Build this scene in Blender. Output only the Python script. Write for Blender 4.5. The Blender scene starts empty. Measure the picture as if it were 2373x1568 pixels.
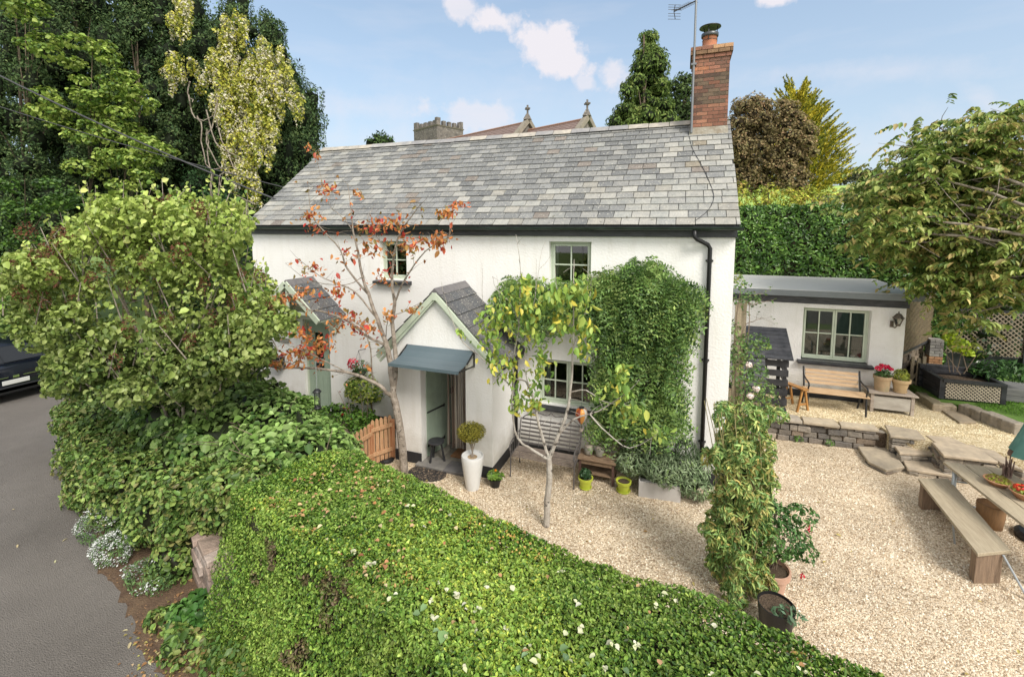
import bpy, math, random
import numpy as np
from mathutils import Vector, Matrix
random.seed(7); RNG = np.random.default_rng(11)
SC = bpy.context.scene; COL = SC.collection
# ------------------------------------------------------------------ camera
F, CX, CY = 1054.0, 1186.0, 625.0          # lens in the photograph's (2372 wide) pixels
TH = math.atan(.0949); A = math.radians(20.4); H = 4.5
cam = bpy.data.cameras.new('camera'); camo = bpy.data.objects.new('camera', cam); COL.objects.link(camo)
camo.location = (0, 0, H); camo.rotation_euler = (math.pi/2-TH, 0, A)
cam.sensor_fit = 'HORIZONTAL'; cam.sensor_width = 36; cam.lens = 36*F/2372
cam.shift_y = -(784-CY)/2372; cam.clip_end = 2000; cam.clip_start = .05
SC.camera = camo
_R = (math.cos(A), math.sin(A), 0)
_F = (-math.sin(A)*math.cos(TH), math.cos(A)*math.cos(TH), -math.sin(TH))
_U = (-math.sin(A)*math.sin(TH), math.cos(A)*math.sin(TH), math.cos(TH))
def ray(x, y):
    u = (x-CX)/F; v = (y-CY)/F
    return tuple(_R[i]*u-_U[i]*v+_F[i] for i in range(3))
def gz(x, y, z=0.):                         # measured point on a level plane
    d = ray(x, y); t = (z-H)/d[2]; return Vector((d[0]*t, d[1]*t, z))
def wy(x, y, Y):                            # measured point on a plane parallel to the front wall
    d = ray(x, y); t = Y/d[1]; return Vector((d[0]*t, Y, H+d[2]*t))
def atd(x, y, D):
    d = ray(x, y); return Vector((d[0]*D, d[1]*D, H+d[2]*D))
# ------------------------------------------------------------------ light
SC.view_settings.view_transform = 'Standard'; SC.view_settings.look = 'None'
SC.view_settings.gamma = 1; SC.view_settings.exposure = 1.42
SUN = Vector((.62, -.52, .82)).normalized()
sl = bpy.data.lights.new('sun', 'SUN'); so = bpy.data.objects.new('sun', sl); COL.objects.link(so)
sl.energy = 1.6; sl.angle = math.radians(22); sl.color = (1, .95, .87)
so.rotation_euler = SUN.to_track_quat('Z', 'Y').to_euler(); so.location = (10, -10, 20)
W = bpy.data.worlds.new('World'); SC.world = W; W.use_nodes = True
nt = W.node_tree; N_ = nt.nodes; L_ = nt.links; N_.clear()
out = N_.new('ShaderNodeOutputWorld'); bg = N_.new('ShaderNodeBackground'); L_.new(bg.outputs[0], out.inputs[0])
sky = N_.new('ShaderNodeTexSky'); sky.sky_type = 'NISHITA'; sky.sun_disc = False
sky.sun_elevation = math.asin(SUN.z); sky.sun_rotation = math.atan2(SUN.x, SUN.y)
sky.air_density = 1.0; sky.dust_density = .6; sky.ozone_density = 1.2; sky.altitude = 100
tc = N_.new('ShaderNodeTexCoord')
def wm(op, a, b=None, c=None):
    n = N_.new('ShaderNodeMath'); n.operation = op
    for i, v in enumerate((a, b, c)):
        if v is None: continue
        if isinstance(v, (int, float)): n.inputs[i].default_value = v
        else: L_.new(v, n.inputs[i])
    return n.outputs[0]
nz = N_.new('ShaderNodeTexNoise'); nz.inputs['Scale'].default_value = 16; nz.inputs['Detail'].default_value = 8; nz.inputs['Roughness'].default_value = .6
L_.new(tc.outputs['Generated'], nz.inputs['Vector'])
nz2 = N_.new('ShaderNodeTexNoise'); nz2.inputs['Scale'].default_value = 5; nz2.inputs['Detail'].default_value = 6
mpn = N_.new('ShaderNodeMapping'); mpn.inputs['Scale'].default_value = (1, 1, 5)
L_.new(tc.outputs['Generated'], mpn.inputs['Vector']); L_.new(mpn.outputs[0], nz2.inputs['Vector'])
mask = None
for (px, py, rx, ry, rot, st) in [(1155, 48, 50, 30, 8, 1), (1055, 15, 44, 30, 10, .8), (1290, 125, 105, 44, 28, 1.05), (1355, 192, 42, 20, 25, .7),
        (1415, 175, 42, 30, 20, .75), (1790, 2, 46, 17, 5, .95), (2285, 238, 58, 22, 38, .45), (850, 250, 190, 40, 4, .34), (1085, 270, 100, 36, 5, .62), (2050, 165, 260, 26, -2, .3), (1200, 225, 520, 60, 2, .14), (2150, 330, 330, 70, 0, .3), (900, 315, 200, 60, 0, .3)]:
    c = Vector(ray(px, py)).normalized()
    e1 = Vector(ray(px+10, py+10*math.tan(math.radians(rot)))).normalized()-c
    e1 = (e1-c*e1.dot(c)).normalized(); e2 = c.cross(e1).normalized()
    rr = Vector(ray(px, py)).length
    mp = N_.new('ShaderNodeMapping'); mp.vector_type = 'TEXTURE'
    m = Matrix((e1, e2, c)).transposed()
    mp.inputs['Location'].default_value = c
    mp.inputs['Rotation'].default_value = m.to_euler('XYZ')
    mp.inputs['Scale'].default_value = (rx/F/rr*1.25, ry/F/rr*1.25, .6)
    L_.new(tc.outputs['Generated'], mp.inputs['Vector'])
    ln = N_.new('ShaderNodeVectorMath'); ln.operation = 'LENGTH'; L_.new(mp.outputs[0], ln.inputs[0])
    v = wm('SUBTRACT', 1.0, ln.outputs['Value'])
    v = wm('MULTIPLY_ADD', wm('SUBTRACT', nz.outputs[0], .5), 2.6, v)
    v = wm('MULTIPLY', v, 2.2 if st > .5 else .9)
    cl = N_.new('ShaderNodeClamp'); L_.new(v, cl.inputs[0]); v = wm('MULTIPLY', cl.outputs[0], st)
    mask = v if mask is None else wm('MAXIMUM', mask, v)
thin = wm('MULTIPLY', wm('MAXIMUM', wm('SUBTRACT', nz2.outputs[0], .5), 0), .7)
sep = N_.new('ShaderNodeSeparateXYZ'); L_.new(tc.outputs['Generated'], sep.inputs[0])
low = wm('SUBTRACT', 1.0, wm('MULTIPLY', wm('ABSOLUTE', sep.outputs[2]), 1.9)); 
lowc = N_.new('ShaderNodeClamp'); L_.new(low, lowc.inputs[0])
mask = wm('MINIMUM', wm('ADD', mask, thin), 1.0)
tint = N_.new('ShaderNodeMixRGB'); tint.blend_type = 'MULTIPLY'; tint.inputs[0].default_value = 1
L_.new(sky.outputs[0], tint.inputs[1]); tint.inputs[2].default_value = (.78, .88, .82, 1)
hz = N_.new('ShaderNodeMixRGB'); L_.new(wm('MULTIPLY_ADD', lowc.outputs[0], .55, .3), hz.inputs[0])
L_.new(tint.outputs[0], hz.inputs[1]); hz.inputs[2].default_value = (2.2, 2.42, 2.85, 1)
mx = N_.new('ShaderNodeMixRGB'); L_.new(mask, mx.inputs[0]); L_.new(hz.outputs[0], mx.inputs[1]); mx.inputs[2].default_value = (3.3, 3.2, 3.4, 1)
# unseen bright veil overhead and behind the camera, added for soft fill light
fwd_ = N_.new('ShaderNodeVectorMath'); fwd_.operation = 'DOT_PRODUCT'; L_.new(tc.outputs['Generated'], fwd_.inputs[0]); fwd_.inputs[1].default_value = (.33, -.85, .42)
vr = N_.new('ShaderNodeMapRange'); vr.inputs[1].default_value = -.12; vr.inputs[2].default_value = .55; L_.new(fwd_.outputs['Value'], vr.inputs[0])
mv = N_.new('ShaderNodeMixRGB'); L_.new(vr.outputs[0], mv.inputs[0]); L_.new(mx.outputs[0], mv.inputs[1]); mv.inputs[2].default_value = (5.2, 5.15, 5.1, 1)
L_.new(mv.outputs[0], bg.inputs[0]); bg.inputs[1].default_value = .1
# ------------------------------------------------------------------ materials
MATS = {}
def mat(name, c=(.5,.5,.5), rough=.6, c2=None, ns=4., nd=6, bump=0., bs=30., metal=0., attr=False, spec=.4, trans=0., stretch=None, nmix=(.35,.65), wave=None, spots=None):
    if name in MATS: return MATS[name]
    m = bpy.data.materials.new(name); m.use_nodes = True; t = m.node_tree; n = t.nodes; l = t.links
    p = n['Principled BSDF']; o = n['Material Output']
    p.inputs['Roughness'].default_value = rough; p.inputs['Metallic'].default_value = metal; p.inputs['Specular IOR Level'].default_value = spec
    tcn = n.new('ShaderNodeTexCoord'); vec = tcn.outputs['Object']
    if stretch:
        mp = n.new('ShaderNodeMapping'); mp.inputs['Scale'].default_value = stretch; l.new(vec, mp.inputs[0]); vec = mp.outputs[0]
    col = None
    if attr:
        at = n.new('ShaderNodeAttribute'); at.attribute_name = 'Col'; col = at.outputs['Color']
    if c2 is not None:
        no = n.new('ShaderNodeTexNoise'); no.inputs['Scale'].default_value = ns; no.inputs['Detail'].default_value = nd; no.inputs['Roughness'].default_value = .65; l.new(vec, no.inputs['Vector'])
        mr = n.new('ShaderNodeMapRange'); mr.inputs[1].default_value = nmix[0]; mr.inputs[2].default_value = nmix[1]; l.new(no.outputs[0], mr.inputs[0])
        mi = n.new('ShaderNodeMixRGB'); l.new(mr.outputs[0], mi.inputs[0]); mi.inputs[1].default_value = (*c, 1); mi.inputs[2].default_value = (*c2, 1)
        if attr:
            mi.blend_type = 'MIX'; mm = n.new('ShaderNodeMixRGB'); mm.blend_type = 'MULTIPLY'; mm.inputs[0].default_value = 1
            l.new(col, mm.inputs[1]); l.new(mi.outputs[0], mm.inputs[2]); col = mm.outputs[0]
        else: col = mi.outputs[0]
    if spots:   # (scale, threshold, colour)
        for (s_, th_, sc_) in spots:
            no = n.new('ShaderNodeTexNoise'); no.inputs['Scale'].default_value = s_; no.inputs['Detail'].default_value = 5; l.new(vec, no.inputs['Vector'])
            mr = n.new('ShaderNodeMapRange'); mr.inputs[1].default_value = th_; mr.inputs[2].default_value = th_+.08; l.new(no.outputs[0], mr.inputs[0])
            mi = n.new('ShaderNodeMixRGB'); l.new(mr.outputs[0], mi.inputs[0])
            if col is None: mi.inputs[1].default_value = (*c, 1)
            else: l.new(col, mi.inputs[1])
            mi.inputs[2].default_value = (*sc_, 1); col = mi.outputs[0]
    if col is None: p.inputs['Base Color'].default_value = (*c, 1)
    else: l.new(col, p.inputs['Base Color'])
    if bump:
        nb = n.new('ShaderNodeTexNoise'); nb.inputs['Scale'].default_value = bs; nb.inputs['Detail'].default_value = 4; l.new(vec, nb.inputs['Vector'])
        bu = n.new('ShaderNodeBump'); bu.inputs['Strength'].default_value = min(1, bump); bu.inputs['Distance'].default_value = .02 if bump <= 1 else .02*bump
        l.new(nb.outputs[0], bu.inputs['Height']); l.new(bu.outputs[0], p.inputs['Normal'])
    if trans:
        tr = n.new('ShaderNodeBsdfTranslucent'); ms = n.new('ShaderNodeMixShader'); ms.inputs[0].default_value = trans
        if col is None: tr.inputs[0].default_value = (*c, 1)
        else: l.new(col, tr.inputs[0])
        l.new(p.outputs[0], ms.inputs[1]); l.new(tr.outputs[0], ms.inputs[2]); l.new(ms.outputs[0], o.inputs[0])
    MATS[name] = m; return m
LEAF = mat('leaf', rough=.45, attr=True, trans=.28, spec=.35)
LEAFM = mat('leaf_matt', rough=.75, attr=True, trans=.22, spec=.2)
LEAFG = mat('leaf_glossy', rough=.3, attr=True, trans=.12, spec=.5)
RENDER = mat('white_render', (.80,.79,.77), .85, c2=(.75,.735,.705), ns=1.3, bump=.35, bs=26, nmix=(.45,.8))
ROUGH = mat('white_roughcast', (.80,.79,.775), .9, c2=(.70,.69,.66), ns=2, bump=.9, bs=34, nmix=(.45,.8))
PLINTH = mat('black_masonry_paint', (.022,.023,.026), .6, bump=.5, bs=20)
BLACKP = mat('black_paint', (.018,.019,.022), .4, c2=(.05,.05,.055), ns=6)
FASC = mat('black_fascia_paint', (.03,.032,.036), .5, c2=(.07,.072,.08), ns=5, stretch=(1,1,6))
GUT = mat('gutter_plastic', (.015,.024,.02), .3, c2=(.03,.05,.04), ns=3)
IRON = mat('black_iron', (.02,.02,.022), .45, bump=.2)
GIRON = mat('grey_painted_iron', (.07,.065,.065), .6, c2=(.13,.115,.11), ns=12)
SAGE = mat('sage_paint', (.54,.6,.48), .5, c2=(.48,.54,.43), ns=3)
SAGED = mat('sage_door_paint', (.33,.41,.32), .5, c2=(.29,.365,.285), ns=3)
SLATE = mat('slate', (.76,.76,.765), .66, c2=(1.02,1.0,.96), ns=9, nd=10, attr=True, bump=.7, bs=30, spec=.3, spots=[(30,.6,(.4,.39,.34)), (11,.66,(.13,.125,.1))])
RIDGE = mat('ridge_tile_clay', (.2,.2,.2), .8, c2=(.33,.31,.29), ns=5, bump=.4)
LEAD = mat('lead_mortar', (.34,.32,.27), .9, c2=(.24,.2,.15), ns=6, bump=.8, bs=25)
BRICK = mat('brick', (.85,.85,.85), .85, c2=(1.15,1.12,1.08), ns=15, attr=True, bump=.7, bs=60)
MORTAR = mat('mortar', (.34,.29,.23), .95, c2=(.22,.19,.15), ns=10, bump=.5)
STONE = mat('stone', (.8,.8,.8), .85, c2=(1.2,1.17,1.12), ns=9, nd=8, attr=True, bump=1.2, bs=14)
FLAG = mat('flagstone', (.8,.8,.8), .8, c2=(1.2,1.18,1.12), ns=5, nd=8, attr=True, bump=.5, bs=14)
WOODN = mat('new_fence_wood', (.34,.175,.085), .7, c2=(.48,.3,.17), ns=5, stretch=(10,10,1.2), bump=.3)
WOODG = mat('weathered_wood', (.36,.30,.21), .75, c2=(.25,.2,.135), ns=4, stretch=(9,1.2,9), bump=.4, bs=12)
WOODL = mat('bench_plank_wood', (.40,.34,.24), .75, c2=(.30,.245,.17), ns=4, stretch=(12,1,12), bump=.35, bs=14)
WOODB = mat('block_wood', (.26,.18,.12), .8, c2=(.16,.11,.075), ns=4, stretch=(9,9,.9), bump=.5, bs=12)
TEAK = mat('teak', (.42,.27,.15), .6, c2=(.55,.4,.25), ns=4, stretch=(1,8,12))
STOOLW = mat('varnished_wood', (.42,.21,.065), .4, c2=(.3,.14,.04), ns=5, stretch=(4,4,1))
OLDW = mat('old_grey_wood', (.26,.21,.17), .85, c2=(.42,.36,.3), ns=4, stretch=(1.2,7,7), bump=.4)
RUSTW = mat('rustic_brown_wood', (.15,.09,.055), .8, c2=(.27,.19,.12), ns=5, stretch=(1.4,7,7), bump=.6)
WHITEC = mat('white_ceramic', (.68,.68,.67), .28, c2=(.6,.6,.59), ns=3)
TERRA = mat('terracotta', (.43,.2,.105), .85, c2=(.56,.34,.2), ns=6, bump=.3)
TERRAP = mat('weathered_terracotta', (.46,.31,.185), .9, c2=(.3,.25,.15), ns=5, nd=8, bump=.4)
LIME = mat('lime_glaze', (.52,.56,.07), .3, c2=(.43,.5,.05), ns=5)
BPLAS = mat('black_plastic', (.012,.012,.013), .4)
SOIL = mat('soil', (.05,.032,.02), .95, c2=(.12,.085,.055), ns=45, bump=1.5, bs=60)
AWN = mat('awning_grey', (.085,.12,.14), .42, c2=(.1,.135,.155), ns=2)
ZINC = mat('grey_roof_felt', (.5,.5,.48), .55, c2=(.52,.52,.5), ns=2, nd=7)
ZINCE = mat('grey_roof_edge', (.17,.19,.2), .45, c2=(.2,.22,.235), ns=3)
STEEL = mat('galvanised_steel', (.42,.45,.47), .4, metal=.6)
ALU = mat('dull_aluminium', (.2,.21,.22), .45, metal=.5)
CARP = mat('car_paint', (.006,.008,.013), .12, spec=.5)
CHROME = mat('chrome', (.6,.6,.62), .15, metal=1)
CURT = mat('curtain', (.55,.55,.5), .9)
DARKI = mat('dark_interior', (.02,.02,.018), .9)
BARK = mat('bark_pale', (.36,.31,.26), .9, c2=(.16,.13,.1), ns=9, nd=6, bump=.8, bs=30, spots=[(22,.6,(.06,.05,.04))])
BARKB = mat('bark_birchy', (.46,.43,.38), .85, c2=(.3,.26,.22), ns=12, nd=6, bump=.7, bs=30, spots=[(14,.585,(.07,.06,.05))])
BARKD = mat('bark_dark', (.09,.065,.045), .95, c2=(.18,.14,.1), ns=8, bump=.8)
TWIG = mat('twig', (.2,.15,.11), .9)
def glass_mat():
    m = bpy.data.materials.new('window_glass'); m.use_nodes = True; t = m.node_tree; n = t.nodes; l = t.links; n.remove(n['Principled BSDF'])
    fr = n.new('ShaderNodeFresnel'); fr.inputs[0].default_value = 1.6; g = n.new('ShaderNodeBsdfGlossy'); g.inputs['Roughness'].default_value = .02
    tr = n.new('ShaderNodeBsdfTransparent'); tr.inputs[0].default_value = (.62,.68,.64,1); mi = n.new('ShaderNodeMixShader')
    a = n.new('ShaderNodeMath'); a.operation = 'ADD'; a.inputs[1].default_value = .06; l.new(fr.outputs[0], a.inputs[0])
    l.new(a.outputs[0], mi.inputs[0]); l.new(tr.outputs[0], mi.inputs[1]); l.new(g.outputs[0], mi.inputs[2]); l.new(mi.outputs[0], n['Material Output'].inputs[0]); return m
GLASS = glass_mat()
# ------------------------------------------------------------------ object helpers
def tag(o, label=None, cat=None, group=None, kind=None):
    if label: o['label'] = label
    if cat: o['category'] = cat
    if group: o['group'] = group
    if kind: o['kind'] = kind
    return o
def thing(name, loc, label, cat, group=None):
    o = bpy.data.objects.new(name, None); COL.objects.link(o); o.location = loc; o.empty_display_size = .2
    return tag(o, label, cat, group)
def root_loc(o):
    while o.parent: o = o.parent
    return Vector(o.location)
def copy_tree(o, loc=None, rz=None, parent=None):
    c = o.copy(); COL.objects.link(c)
    if parent: c.parent = parent
    if loc is not None: c.location = loc
    if rz is not None: c.rotation_euler.z = rz
    for ch in list(o.children): copy_tree(ch, parent=c)
    return c
def link_mesh(name, V, Fc, material, parent=None, smooth=False, cols=None, bevel=0., kind=None, label=None):
    me = bpy.data.meshes.new(name)
    V = np.asarray(V, dtype=np.float64)
    if parent is not None: off = np.array(root_loc(parent)); loc = None
    else:
        lo = V.min(0); hi = V.max(0); off = np.array([(lo[0]+hi[0])/2, (lo[1]+hi[1])/2, lo[2]]); loc = off
    V = (V-off).astype(np.float32)
    if isinstance(Fc, np.ndarray):
        n, k = Fc.shape
        me.vertices.add(len(V)); me.vertices.foreach_set('co', V.ravel())
        me.loops.add(n*k); me.loops.foreach_set('vertex_index', Fc.ravel().astype(np.int32))
        me.polygons.add(n); me.polygons.foreach_set('loop_start', np.arange(0, n*k, k, dtype=np.int32))
        try: me.polygons.foreach_set('loop_total', np.full(n, k, dtype=np.int32))
        except Exception: pass
        me.update(calc_edges=True)
    else:
        me.from_pydata([tuple(v) for v in V.tolist()], [], Fc); me.update()
    if smooth: me.polygons.foreach_set('use_smooth', [True]*len(me.polygons))
    if cols is not None:
        at = me.attributes.new('Col', 'FLOAT_COLOR', 'FACE'); c = np.ones((len(me.polygons), 4), np.float32); c[:, :3] = cols
        at.data.foreach_set('color', c.ravel())
    me.materials.append(material)
    o = bpy.data.objects.new(name, me); COL.objects.link(o)
    if parent is not None: o.parent = parent
    else: o.location = loc
    if bevel:
        b = o.modifiers.new('bevel', 'BEVEL'); b.width = bevel; b.segments = 2; b.limit_method = 'ANGLE'; b.angle_limit = math.radians(40)
    if kind: o['kind'] = kind
    if label: o['label'] = label
    return o
class MB:
    def __init__(s): s.v = []; s.f = []; s.c = []
    def add(s, vs, fs, col=None):
        b = len(s.v); s.v += [tuple(v) for v in vs]; s.f += [tuple(i+b for i in f) for f in fs]; s.c += [col or (.5,.5,.5)]*len(fs); return s
    BF = [(0,3,2,1),(4,5,6,7),(0,1,5,4),(1,2,6,5),(2,3,7,6),(3,0,4,7)]
    def box(s, x0, x1, y0, y1, z0, z1, col=None, jit=0.):
        vs = [(x0,y0,z0),(x1,y0,z0),(x1,y1,z0),(x0,y1,z0),(x0,y0,z1),(x1,y0,z1),(x1,y1,z1),(x0,y1,z1)]
        if jit: vs = [tuple(q+random.uniform(-jit, jit) for q in v) for v in vs]
        return s.add(vs, MB.BF, col)
    def hexa(s, lo, hi, col=None): return s.add(list(lo)+list(hi), MB.BF, col)   # 4 lower, 4 upper corners
    def beam(s, p0, p1, w, h, col=None, up=(0,0,1)):
        p0 = Vector(p0); p1 = Vector(p1); d = (p1-p0).normalized(); u = Vector(up)
        if abs(d.dot(u)) > .98: u = Vector((0,1,0))
        a = d.cross(u).normalized()*w/2; b = a.cross(d).normalized()*h/2
        vs = [p0-a-b, p0+a-b, p0+a+b, p0-a+b, p1-a-b, p1+a-b, p1+a+b, p1-a+b]
        return s.add(vs, [(0,3,2,1),(4,5,6,7),(0,1,5,4),(1,2,6,5),(2,3,7,6),(3,0,4,7)], col)
    def tube(s, pts, rs, n=8, col=None, cap=True):
        pts = [Vector(p) for p in pts]
        if not hasattr(rs, '__len__'): rs = [rs]*len(pts)
        b = len(s.v); vs = []; prev = None
        for i, p in enumerate(pts):
            d = (pts[min(i+1, len(pts)-1)]-pts[max(i-1, 0)])
            d = d.normalized() if d.length > 1e-9 else Vector((0,0,1))
            if prev is None:
                a = d.orthogonal().normalized()
            else:
                a = prev-d*prev.dot(d); a = a.normalized() if a.length > 1e-6 else d.orthogonal().normalized()
            prev = a; c = d.cross(a)
            vs += [p+(a*math.cos(2*math.pi*k/n)+c*math.sin(2*math.pi*k/n))*rs[i] for k in range(n)]
        fs = []
        for i in range(len(pts)-1):
            for k in range(n):
                k2 = (k+1) % n; fs.append((i*n+k, i*n+k2, (i+1)*n+k2, (i+1)*n+k))
        if cap: fs.append(tuple(range(n-1, -1, -1))); fs.append(tuple((len(pts)-1)*n+k for k in range(n)))
        return s.add(vs, fs, col)
    def lathe(s, c, prof, n=20, col=None, sx=1, sy=1):      # prof [(r,z)...]
        vs = []; fs = []
        for r, z in prof: vs += [(c[0]+r*sx*math.cos(2*math.pi*k/n), c[1]+r*sy*math.sin(2*math.pi*k/n), c[2]+z) for k in range(n)]
        for i in range(len(prof)-1):
            for k in range(n):
                k2 = (k+1) % n; fs.append((i*n+k, i*n+k2, (i+1)*n+k2, (i+1)*n+k))
        return s.add(vs, fs, col)
    def disc(s, c, r, n=20, col=None, sx=1, sy=1):
        return s.add([(c[0]+r*sx*math.cos(2*math.pi*k/n), c[1]+r*sy*math.sin(2*math.pi*k/n), c[2]) for k in range(n)], [tuple(range(n))], col)
    def prism(s, poly, z0, z1, col=None, top_col=None, jit=0.):
        n = len(poly); vs = [(p[0], p[1], z0) for p in poly]+[(p[0], p[1], z1+random.uniform(-jit, jit)) for p in poly]
        s.add(vs, [tuple(range(n-1,-1,-1)), tuple(range(n, 2*n))]+[(i, (i+1) % n, n+(i+1) % n, n+i) for i in range(n)], col); return s
    def yprism(s, poly, y0, y1, col=None):                  # polygon in X,Z extruded along Y
        n = len(poly); vs = [(p[0], y0, p[1]) for p in poly]+[(p[0], y1, p[1]) for p in poly]
        return s.add(vs, [tuple(range(n)), tuple(range(2*n-1, n-1, -1))]+[(i, n+i, n+(i+1) % n, (i+1) % n) for i in range(n)], col)
    def build(s, name, material, parent=None, smooth=False, bevel=0., attr=False, kind=None, label=None):
        return link_mesh(name, s.v, s.f, material, parent, smooth, s.c if attr else None, bevel, kind, label)
# ------------------------------------------------------------------ foliage helpers
def unit(a): return a/np.maximum(np.linalg.norm(a, axis=1, keepdims=True), 1e-9)
def rnd_dir(n): return unit(RNG.normal(size=(n, 3)))
def vnoise(P, scale, seed=0, k=7):
    r = np.random.default_rng(seed+100); o = np.zeros(len(P))
    for i in range(k):
        d = r.normal(size=3); d /= np.linalg.norm(d); f = scale*(.6+1.1*i/k)
        o += np.sin(P@d*f*2*math.pi+r.uniform(0, 6.28)+1.7*np.sin(P@r.normal(size=3)*f*1.3))
    return o/k*1.6
def pick(P, pal, scale=.8, seed=0, jit=.22, spread=.9):
    """one own colour per leaf: palette stops spread by noise and chance"""
    n = len(P); t = vnoise(P, scale, seed)*.25+.5+RNG.normal(size=n)*.22*spread
    t = np.clip(t, 0, .999)*(len(pal)-1); i = t.astype(int); f = (t-i)[:, None]; pal = np.array(pal)
    c = pal[i]*(1-f)+pal[np.minimum(i+1, len(pal)-1)]*f
    return np.clip(c*(1+RNG.normal(size=(n, 1))*jit), .004, .9)
def leaves_geo(P, Nn, size, kind='q', asp=.5, D=None, fold=.25, sj=.3):
    n = len(P); s = (size*np.clip(1+RNG.normal(size=n)*sj, .35, 1.9))[:, None]
    Nn = unit(Nn)
    if D is None: D = rnd_dir(n)
    D = unit(D-Nn*np.sum(D*Nn, axis=1, keepdims=True)); S = np.cross(Nn, D); w = s*asp/2
    if kind == 'q':
        V = np.stack([P-D*s*.5, P+S*w+Nn*s*fold*.15, P+D*s*.5-Nn*s*fold*.3, P-S*w+Nn*s*fold*.15], 1).reshape(-1, 3)
        Fc = np.arange(n*4).reshape(n, 4); return V, Fc, 1
    up = Nn*w*fold*1.6
    V = np.stack([P-D*s*.5, P-D*s*.22+S*w*.95+up, P+D*s*.15+S*w*.85+up, P+D*s*.5-Nn*s*fold*.5, P+D*s*.15-S*w*.85+up, P-D*s*.22-S*w*.95+up], 1).reshape(-1, 3)
    b = np.arange(n)[:, None]*6
    Fc = np.concatenate([b+np.array([[0,1,2,3]]), b+np.array([[0,3,4,5]])], 1).reshape(-1, 4); return V, Fc, 2
def leaf_obj(name, sets, material, parent=None, cores=None, kind=None, label=None):
    """sets: list of (P,N,size,kind,asp,D,cols); cores: list of (centre,radii) of solid dark lumps added to block light inside"""
    Vs = []; Fs = []; Cs = []; b = 0
    for (P, Nn, size, kd, asp, D, cols) in sets:
        V, Fc, k = leaves_geo(P, Nn, size, kd, asp, D); Vs.append(V); Fs.append(Fc+b); Cs.append(np.repeat(cols, k, axis=0)); b += len(V)
    for (c, r, cc) in (cores or []):  # closed dark lumps added inside the foliage to stop light passing through
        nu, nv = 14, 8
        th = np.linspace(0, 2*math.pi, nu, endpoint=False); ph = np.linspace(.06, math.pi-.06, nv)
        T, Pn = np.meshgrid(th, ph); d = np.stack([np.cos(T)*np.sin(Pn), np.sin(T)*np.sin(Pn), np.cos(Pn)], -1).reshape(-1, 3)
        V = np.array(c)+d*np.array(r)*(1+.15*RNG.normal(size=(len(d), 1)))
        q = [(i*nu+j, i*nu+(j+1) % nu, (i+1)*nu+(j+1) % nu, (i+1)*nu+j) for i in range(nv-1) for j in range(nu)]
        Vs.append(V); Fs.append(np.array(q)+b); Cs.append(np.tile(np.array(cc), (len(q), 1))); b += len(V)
    return link_mesh(name, np.concatenate(Vs), np.concatenate(Fs), material, parent, False, np.concatenate(Cs), kind=kind, label=label)
def blob_pts(blobs, density, rough=.12, ns=1.5, seed=0, under=.5, inner=.3):
    """points and outward normals over ellipsoid blobs (c, r)"""
    Ps = []; Ns = []
    for (c, r) in blobs:
        c = np.array(c, float); r = np.array(r, float)
        area = 4*math.pi*((r[0]*r[1])**1.6/3+(r[0]*r[2])**1.6/3+(r[1]*r[2])**1.6/3)**(1/1.6)
        n = max(8, int(area*density)); d = rnd_dir(n)
        keep = (d[:, 2] > -.3) | (RNG.random(n) < under); d = d[keep]
        rad = 1-inner*RNG.random(len(d))**2.5
        P = c+d*r*rad[:, None]; Nn = unit(d/r)
        P = P+Nn*(vnoise(P, ns, seed)*rough*r.mean()+RNG.normal(size=len(P))*.04*r.mean())[:, None]
        Ps.append(P); Ns.append(Nn)
    P = np.concatenate(Ps); Nn = np.concatenate(Ns)
    if len(blobs) > 1:
        hid = np.zeros(len(P), bool)
        for (c, r) in blobs:
            q = np.sum(((P-np.array(c))/np.array(r))**2, axis=1); hid |= q < .42
        P = P[~hid]; Nn = Nn[~hid]
    return P, Nn
def quad_pts(q, density):
    q = [np.array(p, float) for p in q]; a = np.linalg.norm(np.cross(q[1]-q[0], q[3]-q[0]))/2+np.linalg.norm(np.cross(q[1]-q[2], q[3]-q[2]))/2
    n = int(a*density); u = RNG.random((n, 1)); v = RNG.random((n, 1))
    P = q[0]*(1-u)*(1-v)+q[1]*u*(1-v)+q[2]*u*v+q[3]*(1-u)*v
    nn = np.cross(q[1]-q[0], q[3]-q[0]); nn = nn/np.linalg.norm(nn)
    return P, np.tile(nn, (n, 1))
def tilt(Nn, amt=.7, upb=.25):
    return unit(Nn+rnd_dir(len(Nn))*amt+np.array([0, 0, upb]))
def limb(mb, pts, r0, r1, n=7, wob=0.):
    pts = [Vector(p) for p in pts]; P = []; m = 3
    for i in range(len(pts)-1):
        p0 = pts[max(i-1, 0)]; p1 = pts[i]; p2 = pts[i+1]; p3 = pts[min(i+2, len(pts)-1)]
        for k in range(m):
            t = k/m; P.append(.5*((2*p1)+(p2-p0)*t+(2*p0-5*p1+4*p2-p3)*t*t+(3*p1-p0-3*p2+p3)*t*t*t))
    P.append(pts[-1])
    if wob: P = [P[0]]+[p+Vector((random.gauss(0, wob), random.gauss(0, wob), random.gauss(0, wob))) for p in P[1:]]
    mb.tube(P, [r0+(r1-r0)*i/(len(P)-1) for i in range(len(P))], n, cap=True); return P
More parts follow.
